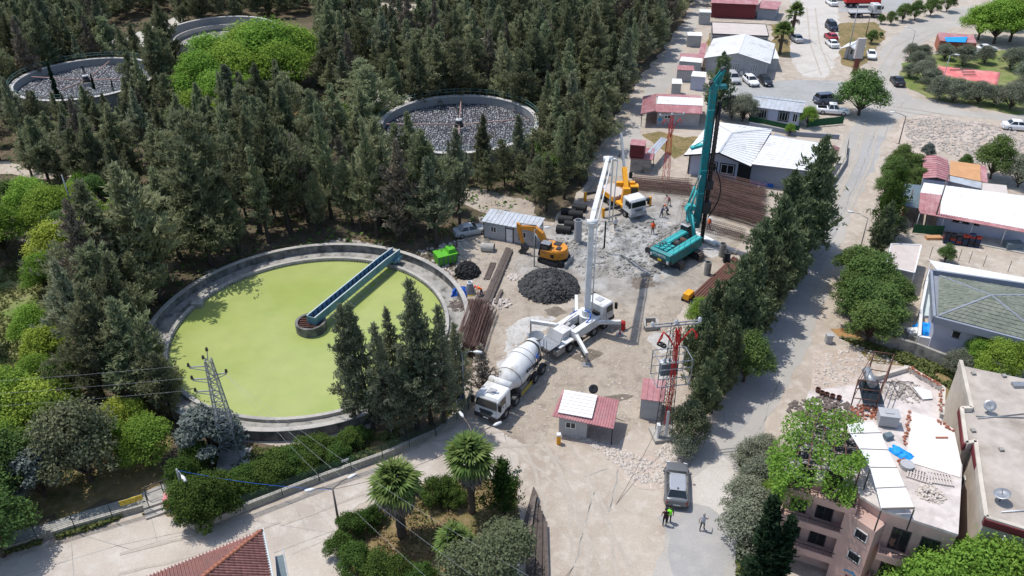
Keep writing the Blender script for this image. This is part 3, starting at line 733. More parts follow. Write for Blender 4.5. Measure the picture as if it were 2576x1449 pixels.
def zone(x, y):
 u, v = proj((x, y, 0))
 if v > 700: return 'left of the green pool'
 if v > 430 and u < 1120: return 'between the green pool and the far gravel tanks'
 if u > 1120 and v > 300: return 'between the round gravel tank and the site track'
 if u > 1350: return 'beside the upper service road'
 return 'far back in the wood behind the gravel tanks'
far = []
for i, (x, y) in enumerate(pts):
 u, v = proj((x, y, 0))
 h = (8.6 if y < 125 else 9.6)*rnd.uniform(.62, 1.32)
 if u > 1300 and v > 150: h *= 1.02
 # lower growth in front of the tanks so that they stay visible, as in the photograph
 for t_, lim in ((TANKS[0], 8.0), (TANKS[1], 6.5)):
  dv = Vector((x, y))-t_
  if abs(dv.x-dv.y*t_.x/t_.y) < 12 and -26 < dv.y < 0: h = min(h, rnd.uniform(3.8, 6.2) if dv.y > -20 else lim*rnd.uniform(.7, 1.0))
 if (Vector((x, y))-TANKS[2]).length < 22 and y < TANKS[2].y: h *= .5
 if (Vector((x, y))-POOL).length < 27: h *= 1.5
 if i < 272:
  kd = rnd.random(); kd = 'brownish' if kd < .07 else ('mid' if kd > .955 else 'cyp')
  tree(kd, 0, 0, h*(.48 if kd == 'mid' else 1), label={'cyp': 'grey-green cypress', 'brownish': 'drying brownish cypress', 'mid': 'rounded green tree'}[kd]+' of the wood '+zone(x, y), group='trees '+zone(x, y), world=Vector((x, y, 0)), rs=rnd.uniform(.9, 1.35)*(.9 if (Vector((x, y))-POOL).length < 27 else 1))
  if 0: tree('cyp', 0, 0, h, label='grey-green cypress in the dense wood '+zone(x, y), group='cypresses '+zone(x, y), world=Vector((x, y, 0)), rs=rnd.uniform(1.0, 1.4))
 else: far.append((x, y, h))
print('forest trees', len(pts), 'far', len(far))
# the far wood, too many to be single things: points that carry tree crowns
def gn_scatter(name, points, mesh_list, kind='stuff', rots=None, label=None):
 me = bpy.data.meshes.new(name); me.from_pydata([p[:3] for p in points], [], [])
 a = me.attributes.new('size', 'FLOAT', 'POINT'); a.data.foreach_set('value', [p[3] for p in points])
 k = me.attributes.new('pick', 'INT', 'POINT'); k.data.foreach_set('value', [i*7 % len(mesh_list) for i in range(len(points))])
 o = obj(name, me); tag(o, label, kind=kind)
 ng = bpy.data.node_groups.new(name, 'GeometryNodeTree')
 ng.interface.new_socket('Geometry', in_out='INPUT', socket_type='NodeSocketGeometry')
 ng.interface.new_socket('Geometry', in_out='OUTPUT', socket_type='NodeSocketGeometry')
 N = ng.nodes; L = ng.links
 gi = N.new('NodeGroupInput'); go = N.new('NodeGroupOutput')
 jg = N.new('GeometryNodeJoinGeometry')
 at = N.new('GeometryNodeInputNamedAttribute'); at.data_type = 'FLOAT'; at.inputs[0].default_value = 'size'
 pk = N.new('GeometryNodeInputNamedAttribute'); pk.data_type = 'INT'; pk.inputs[0].default_value = 'pick'
 for j, ob in enumerate(mesh_list):
  inf = N.new('GeometryNodeObjectInfo'); inf.inputs['Object'].default_value = ob; inf.inputs['As Instance'].default_value = True
  ip = N.new('GeometryNodeInstanceOnPoints')
  cmp = N.new('FunctionNodeCompare'); cmp.data_type = 'INT'; cmp.operation = 'EQUAL'; cmp.inputs[3].default_value = j
  L.new(pk.outputs[0], cmp.inputs[2])
  rv = N.new('FunctionNodeRandomValue'); rv.data_type = 'FLOAT_VECTOR'
  rv.inputs[0].default_value = (-.04, -.04, 0); rv.inputs[1].default_value = (.04, .04, 6.28); rv.inputs['Seed'].default_value = j
  L.new(gi.outputs[0], ip.inputs['Points']); L.new(cmp.outputs[0], ip.inputs['Selection'])
  L.new(inf.outputs['Geometry'], ip.inputs['Instance']); L.new(rv.outputs[0], ip.inputs['Rotation']); L.new(at.outputs[0], ip.inputs['Scale'])
  L.new(ip.outputs[0], jg.inputs[0])
 L.new(jg.outputs[0], go.inputs[0])
 md = o.modifiers.new('scatter', 'NODES'); md.node_group = ng
 return o
FARSRC = []
for i in range(7):
 for o in bpy.data.objects:
  if o.type == 'MESH' and o.data == PR['cyp', i][0]: FARSRC.append(o); break
for k_ in (('brownish', 0),):
 for o in bpy.data.objects:
  if o.type == 'MESH' and o.data == PR[k_][0]: FARSRC.append(o); break
FARSRC = FARSRC[:7]*2+FARSRC[7:]
gn_scatter('far_wood', [(x, y, 0, h/10*rnd.uniform(1.0, 1.15)) for x, y, h in far], FARSRC, label='the far part of the wood, many dark cypresses')
# ---------------------------------------------------------------- round tanks
def ring(mb, r0, r1, z0, z1, n=96, a0=0, a1=2*PI):
 return mb.lathe([(z0, r0), (z1, r0), (z1, r1), (z0, r1), (z0, r0)], n, a0=a0, a1=a1, smooth=False)
pool = empty('settling_tank', (POOL.x, POOL.y, 0), 0, 'big round concrete settling tank full of pale green algae water', 'settling tank')
RW = 13.66
s = MB(); ring(s, 15.75, 16.15, -.1, 1.1, 120); s.build('outer_wall', M['stained_concrete'], pool)
s = MB(); ring(s, 15.70, 16.20, 1.1, 1.17, 120); s.build('coping', M['concrete'], pool)
s = MB(); ring(s, 14.05, 15.75, -.1, .22, 120); s.build('channel_floor', M['old_concrete'], pool)
s = MB(); ring(s, RW+.02, 14.05, -.1, .55, 120); s.build('weir_wall', M['concrete'], pool)
s = MB()
for i in range(260):
 a = 2*PI*i/260; s.at((0, 0, 0), rz=a).box(RW-.10, RW-.0, -.05, .05, .2, .42)
s.build('weir_teeth', M['old_concrete'], pool).__setitem__('kind', 'stuff')
# algae-covered water: part of the tank
s = MB(); n = 128
V_ = [(0, 0, .15)]; F_ = []
for k, rr in enumerate([1.0, 2, 4, 6, 8, 10, 12, RW+.04]):
 V_ += [(rr*math.cos(2*PI*i/n), rr*math.sin(2*PI*i/n), .15) for i in range(n)]
F_ += [(0, 1+i, 1+(i+1) % n) for i in range(n)]
for k in range(7): F_ += [(1+k*n+i, 1+(k+1)*n+i, 1+(k+1)*n+(i+1) % n, 1+k*n+(i+1) % n) for i in range(n)]
s.add(V_, F_, True)
tag(s.build('water', M['algae'], None, (POOL.x, POOL.y, 0)), kind='structure')
# centre pier
pc = G(782, 835, .15); lc = Vector((pc.x-POOL.x+.0, pc.y-POOL.y+.5, 0))
s = MB().at(lc); s.lathe([(-.5, 1.55), (1.15, 1.55), (1.15, 1.28), (.45, 1.28), (.45, 0.0)], 40, smooth=False); s.build('centre_pier', M['stained_concrete'], pool)
s = MB().at(lc)
for i in range(5): s.bar((-1.1, -.8+i*.35, 1.0), (1.1, -.7+i*.35, .95), .12, .14)
s.tube((0, 0, .4), (0, 0, 1.6), .35, n=12); s.build('pivot_gear', M['rust'], pool)
s = MB().at((G(500, 773).x-POOL.x, G(500, 773).y-POOL.y, 0)); s.box(-.5, .5, -.4, .4, .1, .62).box(-.55, .55, -.45, .45, .62, .68); s.build('overflow_box', M['concrete'], pool)
# the rotating bridge: trough from the pier to the rim
A_ = G(790, 806, 1.3); B_ = G(990, 640, 1.35)
bx = empty('scraper_bridge', (A_.x, A_.y, 1.2), yaw(A_.xy, B_.xy), 'teal and blue steel scraper bridge reaching across the green tank', 'scraper bridge')
Lb = (B_-A_).length+.6
s = MB().box(-.35, Lb, -.44, .44, .0, .12); s.build('deck', M['bridge_teal'], bx)
for nm, y0, y1, mm in (('side_plate', -.52, -.44, 'bridge_teal'), ('side_plate', .44, .52, 'bridge_blue')):
 s = MB(); s.add([(-.35, y0, -.1), (Lb-3, y0, -.1), (Lb, y0, -.1), (Lb, y1, -.1), (Lb-3, y1, -.1), (-.35, y1, -.1),
     (-.35, y0, .78), (Lb-3, y0, .78), (Lb, y0, .62), (Lb, y1, .62), (Lb-3, y1, .78), (-.35, y1, .78)],
  [(0, 1, 7, 6), (1, 2, 8, 7), (2, 3, 9, 8), (3, 4, 10, 9), (4, 5, 11, 10), (5, 0, 6, 11), (6, 7, 10, 11), (7, 8, 9, 10), (0, 5, 4, 1), (1, 4, 3, 2)])
 s.build(nm, M[mm], bx)
s = MB().box(-.43, -.35, -.52, .52, -.1, .78); s.build('end_plate', M['bridge_teal'], bx)
rim_m = M['pale_rim'] = mat('rail_cap_paint', (.45, .52, .52), .5, .1, 3)
for y in (-.48, .48):
 s = MB().bar((-.4, y, .80), (Lb-3, y, .80), .12, .05).bar((Lb-3, y, .80), (Lb, y, .64), .12, .05); s.build('top_rail', rim_m, bx)
for i in range(20):
 x = -.25+i*(Lb-.2)/20; z1 = .76 if x < Lb-3 else .62
 MB().box(x-.035, x+.035, .37, .437, .12, z1).build('stiffener', M['dark'], bx)
for i in range(9):
 x = 2+i*1.55
 MB().tube((x, -.6, -.3), (x+.45, -1.0, -1.05), .035, n=5).tube((x, .6, -.3), (x+.45, -1.0, -1.05), .025, n=5).build('scraper_arm', M['steel'], bx)
MB().tube((1.0, -.95, -.95), (Lb-1, -.95, -.95), .05, n=6).build('scraper_beam', M['steel'], bx)
MB().box(Lb-1.6, Lb-.1, -.85, .85, -.35, -.02).tube((Lb-.9, -.95, -.3), (Lb-.9, -.7, -.3), .28, n=14).tube((Lb-.9, .7, -.3), (Lb-.9, .95, -.3), .28, n=14).build('end_carriage', M['bridge_teal'], bx)
# filter tanks with stone bed
def bed(name, cx, cy, r, z, parent, seed=0, sp=.34):
 g = np.random.default_rng(seed); P = []
 k = int(2*r/sp)
 ii, jj = np.meshgrid(np.arange(-k//2-1, k//2+2), np.arange(-k//2-1, k//2+2))
 x = (ii*sp+g.uniform(-.12, .12, ii.shape)).ravel(); y = (jj*sp+g.uniform(-.12, .12, ii.shape)).ravel()
 ok = x*x+y*y < (r-.15)**2; x = x[ok]; y = y[ok]; n = len(x)
 s1 = g.uniform(.09, .17, n); hh = g.uniform(.05, .14, n); a = g.uniform(0, 6.28, n)
 V = []
 for t in range(4):
  V.append(np.stack([x+s1*np.cos(a+t*1.57)*g.uniform(.8, 1.2, n), y+s1*np.sin(a+t*1.57), np.full(n, z)], 1))
 V.append(np.stack([x+g.normal(0, .03, n), y+g.normal(0, .03, n), z+hh], 1))
 V = np.stack(V, 1).reshape(-1, 3)
 o5 = np.arange(n)*5
 F = np.stack([np.stack([o5+i, o5+(i+1) % 4, o5+4], 1) for i in range(4)], 1).reshape(-1, 3)
 me = bpy.data.meshes.new(name); me.vertices.add(len(V)); me.vertices.foreach_set('co', V.astype(np.float32).ravel())
 me.loops.add(F.size); me.loops.foreach_set('vertex_index', F.astype(np.int32).ravel())
 me.polygons.add(len(F)); me.polygons.foreach_set('loop_start', np.arange(0, F.size, 3, dtype=np.int32))
 at = me.attributes.new('tint', 'FLOAT', 'FACE'); at.data.foreach_set('value', np.repeat(g.random(n)**1.3, 4).astype(np.float32))
 me.materials.append(STONE); me.update(calc_edges=True)
 o = obj(name, me, parent); o['kind'] = 'stuff'; return o
STONE = mat('filter_stones', (.10, .105, .115), .8, .2, 5)
t = STONE.node_tree; N = t.nodes; L = t.links
a_ = N.new('ShaderNodeAttribute'); a_.attribute_name = 'tint'
m_ = N.new('ShaderNodeMix'); m_.data_type = 'RGBA'; m_.inputs[6].default_value = (.035, .037, .045, 1); m_.inputs[7].default_value = (.40, .41, .43, 1)
L.new(a_.outputs['Fac'], m_.inputs[0]); L.new(m_.outputs[2], N['Principled BSDF'].inputs['Base Color'])
M['arm_pink'] = mat('faded_arm_paint', (.38, .25, .22), .7, .1, 3)
M['rail_green'] = mat('rail_green_paint', (.12, .22, .20), .5, .1, 3)
M['tank_wall'] = mat('tank_concrete', (.27, .268, .262), .9, .15, 1.2, .3, col2=(.20, .20, .20), scale2=1.2, fac2=(.52, .7), stretch=(1, 1, .3))
M['bed_dark'] = mat('bed_base', (.03, .03, .033), .9, .1, 3)
def filter_tank(c, r, label, arms, hub_dx=0, seed=0):
 t = empty('filter_tank', (c.x, c.y, 0), 0, label, 'filter tank')
 s = MB(); ring(s, r, r+.35, 0, 3.1, 96); s.build('wall', M['tank_wall'], t)
 s = MB(); ring(s, r-.03, r+.65, 3.1, 3.22, 48);
 # coping in separate blocks, joints open
 for i in range(60):
  q = MB(); q.lathe([(3.1, r-.04), (3.22, r-.04), (3.22, r+.66), (3.1, r+.66), (3.1, r-.04)], 2, smooth=False, a0=2*PI*(i+.02)/60, a1=2*PI*(i+.98)/60)
  q.build('coping_block', M['white_stone'], t)
 MB().lathe([(1.9, r), (1.9, 0.001)], 64, smooth=False).build('bed_base', M['bed_dark'], t)
 bed('stone_bed', 0, 0, r, 1.9, t, seed)
 s = MB()
 n = 120
 for zz in (3.75, 4.2):
  for i in range(n): s.tube(((r+.6)*math.cos(2*PI*i/n), (r+.6)*math.sin(2*PI*i/n), zz), ((r+.6)*math.cos(2*PI*(i+1)/n), (r+.6)*math.sin(2*PI*(i+1)/n), zz), .035, n=4, cap=False)
 s.build('rail', M['rail_green'], t)
 for i in range(56):
  a = 2*PI*i/56
  MB().tube(((r+.6)*math.cos(a), (r+.6)*math.sin(a), 3.2), ((r+.6)*math.cos(a), (r+.6)*math.sin(a), 4.22), .03, n=4).build('rail_post', M['rail_green'], t)
 MB().lathe([(1.8, 1.0), (2.5, 1.0), (2.5, .8), (2.1, .8), (2.1, 0.01)], 24, smooth=False).build('hub_ring', M['concrete'], t)
 MB().lathe([(2.1, .62), (2.9, .62), (3.0, .5), (3.4, .5), (3.4, .42), (3.45, 0.01)], 16, smooth=False).build('hub_drum', M['dark'], t)
 MB().lathe([(3.45, .5), (3.6, .5), (3.6, .01)], 16, smooth=False).build('hub_cap', M['white'], t)
 s = MB()
 for a in (0, PI/2, PI, PI*1.5): s.tube((.35*math.cos(a), .35*math.sin(a), 3.4), (.08*math.cos(a), .08*math.sin(a), 5.3), .03, n=4)
 s.tube((0, 0, 3.4), (0, 0, 5.4), .06, n=5); s.box(-.2, .2, -.2, .2, 5.2, 5.35); s.build('mast', M['dark'], t)
 for a in arms:
  o = MB().tube((.5, 0, 2.75), (r-.45, 0, 2.75), .10, n=8).build('distributor_arm', M['arm_pink'], t, rz=a)
  MB().tube((.2, 0, 4.9), (r*.5, 0, 2.85), .012, n=4).build('stay_wire', M['dark'], o)
 return t
M['white_stone'] = mat('pale_coping', (.47, .455, .425), .85, .1, 4)
filter_tank(TANKS[0], 11.5, 'round filter tank with stone bed behind the middle of the wood, four straight arms', [yaw(TANKS[0], G(1300, 301, 2.75).xy), yaw(TANKS[0], G(975, 312, 2.75).xy), yaw(TANKS[0], G(1155, 375, 2.75).xy), PI/2+.02], seed=1)
hubL = TANKS[1]
filter_tank(TANKS[1], 11.3, 'round filter tank with stone bed at the far left, slim cypresses in front of it', [yaw(hubL, G(60, 192, 2.75).xy), yaw(hubL, G(330, 198, 2.75).xy), yaw(hubL, G(283, 148, 2.75).xy), yaw(hubL, G(140, 232, 2.75).xy)], seed=2)
t3 = empty('empty_tank', (TANKS[2].x, TANKS[2].y, 0), 0, 'empty round concrete tank partly hidden by bright green trees', 'tank')
s = MB(); ring(s, 11.0, 11.35, 0, 2.6, 80); s.build('outer_wall', M['tank_wall'], t3)
s = MB(); ring(s, 10.9, 11.5, 2.6, 2.72, 80); s.build('coping', M['white_stone'], t3)
s = MB(); ring(s, 9.2, 9.5, 0, 1.5, 80); ring(s, 9.2, 11.0, 0, .7, 80); s.build('inner_wall', M['concrete'], t3)
MB().lathe([(.2, 9.2), (.12, 0.001)], 60, smooth=False).build('tank_floor', M['old_concrete'], t3)
# buildings seen through the far wood, small service hut at the left tank
hb = G(452, 63);
def W(parent, extra=None):
 s = MB(); parent_m = Matrix.Translation(parent.location) @ Matrix.Rotation(parent.rotation_euler[2], 4, 'Z')
 s.base = parent_m.inverted(); s.m = s.base @ (extra if extra else Matrix.Identity(4)); return s
# ---------------------------------------------------------------- buildings
def wallm(A, B):
 """frame on a wall from A to B: x along it, y outward (to the right of A->B), z up"""
 d = (B-A).to_3d(); d.z = 0; d.normalize(); n = Vector((d.y, -d.x, 0))
 m = Matrix.Identity(4)
 for i in range(3): m[i][0] = d[i]; m[i][1] = n[i]; m[i][2] = (0, 0, 1)[i]; m[i][3] = (A.x, A.y, 0)[i]
 return m
def window(b, A, B, x, z, w_, h, panes=2, frame='white', glassm='glass', surround=None, bars=0):
 mm = wallm(A, B)
 s = W(b, mm); f = .07
 s.box(x, x+w_, .0, .05, z, z+f).box(x, x+w_, .0, .05, z+h-f, z+h)
 for i in range(panes+1):
  xx = x+(w_-f)*i/panes; s.box(xx, xx+f, .0, .055, z, z+h)
 fr = s.build('window', M[frame], b)
 for i in range(panes):
  x0 = x+(w_-f)*i/panes+f; x1 = x+(w_-f)*(i+1)/panes
  W(b, mm).box(x0, x1, .0, .02, z+f, z+h-f).build('pane', M[glassm], fr)
 if surround:
  s = W(b, mm); g = .16
  s.box(x-g, x-.002, 0, .04, z-g, z+h+g).box(x+w_+.002, x+w_+g, 0, .04, z-g, z+h+g).box(x-.002, x+w_+.002, 0, .04, z+h+.002, z+h+g).box(x-.002, x+w_+.002, 0, .04, z-g, z-.002)
  s.build('surround', M[surround], fr)
 if bars:
  s = W(b, mm)
  for i in range(bars): s.tube((x+w_*(i+.5)/bars, .10, z), (x+w_*(i+.5)/bars, .10, z+h), .015, n=4)
  s.bar((x, .1, z+.05), (x+w_, .1, z+.05), .03, .03).bar((x, .1, z+h-.05), (x+w_, .1, z+h-.05), .03, .03); s.build('grille', M['dark'], fr)
 return fr
def door(b, A, B, x, w_, h, m_='white', z=0.05, handle=True):
 mm = wallm(A, B)
 o = W(b, mm).box(x, x+w_, .0, .05, z, z+h).build('door', M[m_], b)
 if handle: W(b, mm).box(x+w_-.2, x+w_-.1, .05, .09, z+h*.48, z+h*.52).build('handle', M['dark'], o)
 return o
def panels(b, p0, p1, p2, p3, n, m_, th=.06, gap=.012, name='roof_panel', rib=True, along=0):
 """roof quad p0 p1 (eave) p2 p3 (ridge), split in n panels side by side from p0 to p1"""
 for i in range(n):
  a, c = (i+gap)/n, (i+1-gap)/n
  q = [p0.lerp(p1, a), p0.lerp(p1, c), p3.lerp(p2, c), p3.lerp(p2, a)]
  s = W(b); s.slab(q, th)
  if rib: s.bar(q[1]+Vector((0, 0, .02)), q[2]+Vector((0, 0, .02)), .07, .06)
  s.build(name, M[m_] if isinstance(m_, str) else m_, b)
def ribbed(b, p0, p1, p2, p3, m_, pitch=.28, th=.05, name='roof_sheet'):
 """corrugated sheet, ribs run from eave p0p1 to ridge p3p2"""
 n = max(4, int((p1-p0).length/pitch)); s = W(b)
 up = (p1-p0).cross(p3-p0).normalized(); up = up if up.z > 0 else -up
 prof = [(0, 0), (.5, 0), (.62, .055), (.88, .055)]
 pts = []
 for i in range(n):
  for t, z in prof: pts.append(((i+t)/n, z))
 pts.append((1, 0))
 V = []
 for t, z in pts: V += [p0.lerp(p1, t)+up*z, p3.lerp(p2, t)+up*z, p0.lerp(p1, t)-up*th, p3.lerp(p2, t)-up*th]
 F = []
 for i in range(len(pts)-1):
  a = i*4; F += [(a, a+4, a+5, a+1), (a+2, a+3, a+7, a+6), (a, a+2, a+6, a+4), (a+1, a+5, a+7, a+3)]
 k = (len(pts)-1)*4; F += [(0, 1, 3, 2), (k, k+2, k+3, k+1)]
 s.add(V, F); return s.build(name, M[m_], b)
def at_z(p, z): return Vector((p.x, p.y, z))
def rect(FL, FR, depth):
 d = (FR-FL).normalized(); n = Vector((-d.y, d.x, 0)); return FL, FR, FR+n*depth, FL+n*depth
def depth_to(FL, FR, u, v, z):
 d = (FR-FL).normalized(); n = Vector((-d.y, d.x, 0)); return (G(u, v, z)-FL).dot(n)
def bld(name, label, cat, FL, FR, depth, h, wall, group=None, base=-.1):
 FL = at_z(FL, 0); FR = at_z(FR, 0)
 b = empty(name, FL, yaw(FL.xy, FR.xy), label, cat, group)
 q = rect(FL, FR, depth)
 W(b).prism([(p.x, p.y) for p in q], base, h).build('walls', M[wall], b)
 return b, q
def gable(b, q, h, hr, m_, n, oh=.35, perp=False, wall=None, th=.06, cap='white'):
 """gable roof; perp: ridge runs front to back, else along the front"""
 FL, FR, BR, BL = q
 d = (FR-FL).normalized(); e = (BL-FL).normalized()
 if perp:
  a0 = FL-d*oh-e*oh; a1 = BL-d*oh+e*oh; b0 = FR+d*oh-e*oh; b1 = BR+d*oh+e*oh
  r0 = (FL+FR)/2-e*oh; r1 = (BL+BR)/2+e*oh
  sl = (hr-h)/((FR-FL).length/2); he = h-sl*oh
  for p, P1, r, r_ in ((a0, a1, r0, r1), (b0, b1, r0, r1)):
   panels(b, at_z(p, he), at_z(P1, he), at_z(r_, hr), at_z(r, hr), n, m_, th)
  W(b).bar(at_z(r0, hr+.03), at_z(r1, hr+.03), .3, .05).build('ridge_cap', M[cap], b)
  for A, B_ in ((FL, FR), (BR, BL)):
   mm = wallm(A, B_); L_ = (B_-A).length
   W(b, mm).add([(0, -.15, h), (L_, -.15, h), (L_/2, -.15, hr-.08), (0, 0, h), (L_, 0, h), (L_/2, 0, hr-.08)], [(0, 1, 2), (3, 5, 4), (0, 3, 4, 1), (1, 4, 5, 2), (2, 5, 3, 0)]).build('gable_wall', M[wall], b)
 else:
  a0 = FL-d*oh-e*oh; a1 = FR+d*oh-e*oh; b0 = BL-d*oh+e*oh; b1 = BR+d*oh+e*oh
  r0 = (FL+BL)/2-d*oh; r1 = (FR+BR)/2+d*oh
  sl = (hr-h)/((BL-FL).length/2); he = h-sl*oh
  panels(b, at_z(a0, he), at_z(a1, he), at_z(r1, hr), at_z(r0, hr), n, m_, th)
  panels(b, at_z(b1, he), at_z(b0, he), at_z(r0, hr), at_z(r1, hr), n, m_, th)
  W(b).bar(at_z(r0, hr+.03), at_z(r1, hr+.03), .3, .05).build('ridge_cap', M[cap], b)
  for A, B_ in ((FR, BR), (BL, FL)):
   mm = wallm(A, B_); L_ = (B_-A).length
   W(b, mm).add([(0, -.15, h), (L_, -.15, h), (L_/2, -.15, hr-.08), (0, 0, h), (L_, 0, h), (L_/2, 0, hr-.08)], [(0, 1, 2), (3, 5, 4), (0, 3, 4, 1), (1, 4, 5, 2), (2, 5, 3, 0)]).build('gable_wall', M[wall], b)
def flatroof(b, q, h, m_, oh=.1, th=.12, edge=None):
 FL, FR, BR, BL = q; d = (FR-FL).normalized(); e = (BL-FL).normalized()
 P = [FL-d*oh-e*oh, FR+d*oh-e*oh, BR+d*oh+e*oh, BL-d*oh+e*oh]
 W(b).prism([(p.x, p.y) for p in P], h+.002, h+th).build('roof', M[m_], b)
 if edge:
  s = W(b)
  for i in range(4): s.bar(at_z(P[i], h+th/2+.05), at_z(P[(i+1) % 4], h+th/2+.05), .12, th+.1)
  s.build('roof_edge', M[edge], b)
def legs(b, pts, h, m_='dark', r=.05, name='post'):
 for p in pts: W(b).tube((p[0], p[1], -.05), (p[0], p[1], h), r, n=6).build(name, M[m_], b)
# --- upper compound
b, q = bld('storage_hall', 'long dark red hall with faded red roof at the top of the compound', 'hall', G(1788, 44), G(1898, 49), 15, 3.4, 'maroon')
gable(b, q, 3.4, 4.9, 'roof_pink', 10, wall='maroon', cap='roof_pink')
for i in range(36): W(b, wallm(q[0], q[1])).box(.15+i*(q[1]-q[0]).length/36, .22+i*(q[1]-q[0]).length/36, 0, .04, 0, 3.3).build('wall_rib', M['maroon'], b)
b, q = bld('porch_shed', 'small open porch with faded red roof right of the dark red hall', 'porch', G(1903, 48), G(1948, 52), 7, 2.3, 'bluegrey_wall')
flatroof(b, q, 2.4, 'roof_pink', .3)
b, q = bld('white_kiosk', 'small white cabin with two tiny windows beside the dark red hall', 'cabin', G(1757, 62), G(1785, 63), 2.6, 2.6, 'grey_panel')
flatroof(b, q, 2.6, 'white', .08); window(b, q[0], q[1], .35, 1.8, .4, .4, 1); window(b, q[0], q[1], 1.6, 1.8, .4, .4, 1)
FLr = G(1792.6, 85.3, 3.1); FRr = G(1933.5, 91.3, 3.1)
b, q = bld('office_block', 'long grey office with flat beige roof behind the white gabled hall', 'office building', FLr, FRr, (G(1799.6, 56.6, 3.1)-FLr).length, 3.0, 'grey_panel')
flatroof(b, q, 3.0, 'beige_roof', .05, .12, 'dark')
Lw = (q[1]-q[0]).length
for x, w_, p in ((.03, .04, 1), (.16, .07, 1), (.29, .17, 3), (.68, .17, 3), (.9, .06, 1)): window(b, q[0], q[1], x*Lw, 1.2, w_*Lw, 1.2, p, surround='dark')
b, q = bld('gabled_hall', 'white prefabricated hall with white gabled roof, three cars parked before it', 'hall', G(1774, 183), G(1925, 197), depth_to(G(1774, 183), G(1925, 197), 1929, 109, 3.0), 3.0, 'grey_panel')
gable(b, q, 3.0, 4.3, 'roof_white', 17, oh=.5, perp=True, wall='grey_panel', cap='roof_white')
Lw = (q[1]-q[0]).length
for x in (.45, .745):
 for k in range(3): window(b, q[0], q[1], (x+k*.034)*Lw, 1.0, .27, 1.3, 1)
for i in range(15): W(b, wallm(q[0], q[1])).box(.2+i*Lw/15, .24+i*Lw/15, 0, .02, 0, 3.0).build('wall_joint', M['steel'], b)
for x in (.58, .66): W(b, wallm(q[0], q[1])).box(x*Lw, x*Lw+.5, .02, .4, .3, .9).build('air_conditioner', M['white'], b)
b, q = bld('side_awning', 'white lean-to awning on the right side of the gabled hall', 'awning', G(1928, 178), G(1952, 179), 6.0, 2.2, 'grey_panel'); flatroof(b, q, 2.3, 'roof_white', .2)
for nm, lb, p0, p1, uv, z, rm, wm in (
('garden_shed', 'small white-roofed shed at the upper left of the compound, by a pole', (1727, 118), (1762, 119), (1730, 83), 2.3, 'roof_white', 'grey_panel'),
('flat_shed', 'white-roofed shed left of the gabled hall, under the red roof strip', (1706, 185), (1759, 190), (1711, 147), 2.4, 'roof_white', 'grey_panel'),
('red_roofed_shed', 'little shed with faded red roof left of the tall conifer', (1701, 205), (1741, 207), (1703, 180), 2.2, 'roof_pink', 'grey_panel'),
('tall_shed', 'narrow white-roofed shed directly behind the tall conifer', (1735, 226), (1769, 229), (1739, 181), 2.5, 'roof_white', 'lilac_wall'),
('tool_cabin', 'tiny cabin with white roof above the red-roofed house', (1688, 231+10), (1711, 234+8), (1686, 210), 2.2, 'roof_white', 'grey_panel')):
 A_ = G(*p0); B_ = G(*p1); b, q = bld(nm, lb, 'shed', A_, B_, max(2, depth_to(A_, B_, *uv, z)), z, wm);
 f0, f1, f2, f3 = q; panels(b, at_z(f0, z+.05)+Vector((-.1, -.25, 0)), at_z(f1, z+.05)+Vector((.1, -.25, 0)), at_z(f2, z+.2), at_z(f3, z+.2), 5, rm)
t = empty('roof_strip', G(1745, 140), 0, 'L-shaped faded red canopy between the sheds and the gabled hall', 'canopy')
for pts_ in ([(1709, 147, 2.4), (1773, 147, 2.4), (1773, 135, 2.4), (1711, 134, 2.4)], [(1757, 134.5, 2.4), (1773, 134.5, 2.4), (1779, 109, 2.4), (1764, 109, 2.4)]):
 P4 = [G(*p) for p in pts_]; panels(t, P4[0], P4[1], P4[2], P4[3], 3, 'roof_pink')
legs(t, [G(1711, 146, 2.4).xy, G(1771, 146, 2.4).xy, G(1765, 110, 2.4).xy], 2.35)
# red-roofed house with verandah
A_ = G(1651, 315); B_ = G(1757, 320)
b, q = bld('red_roofed_house', 'low pale house with red and white sheet roof, blue drop mark on its wall', 'house', A_, B_, 7.2, 2.6, 'grey_panel')
d = (B_-A_).normalized(); e = Vector((-d.y, d.x, 0)); L_ = (B_-A_).length
z0, z1 = 2.55, 3.25
ribbed(b, at_z(A_-d*.3-e*.9, z0), at_z(B_+d*.3-e*.9, z0), at_z(B_+d*.3+e*1.4, z0+.45), at_z(A_-d*.3+e*1.4, z0+.45), 'roof_pink')
panels(b, at_z(A_-d*.2+e*1.35, z0+.52), at_z(B_+d*.4+e*1.35, z0+.52), at_z(B_+d*.4+e*4.2, z1+.05), at_z(A_+e*4.2, z1+.05), 12, 'roof_white')
ribbed(b, at_z(B_+d*.3+e*7.6, z0), at_z(A_-d*.3+e*7.6, z0), at_z(A_-d*.3+e*4.2, z1), at_z(B_+d*.3+e*4.2, z1), 'roof_pink')
ribbed(b, at_z(A_-d*2.4+e*7, 2.2), at_z(A_-d*2.6-e*1.2, 2.2), at_z(A_-d*.32-e*.9, 2.7), at_z(A_-d*.32+e*7, 2.7), 'roof_pink')
legs(b, [(A_-d*2.4-e*1).xy, (A_-d*2.4+e*2.5).xy, (A_-d*2.4+e*6).xy], 2.2)
window(b, A_, B_, 1.15, 1.2, 1.0, .9, 2)
drop = [(.62+.28*math.sin(t_)*(1-.55*max(0, math.cos(t_))), 1.05-.36*math.cos(t_+PI)) for t_ in [2*PI*i/14 for i in range(14)]]
s = W(b, wallm(A_, B_)); s.add([(x-.15, .012, z) for x, z in drop], [tuple(range(14))]); s.build('water_drop_mark', mat('drop_blue', (.05, .3, .5)), b)
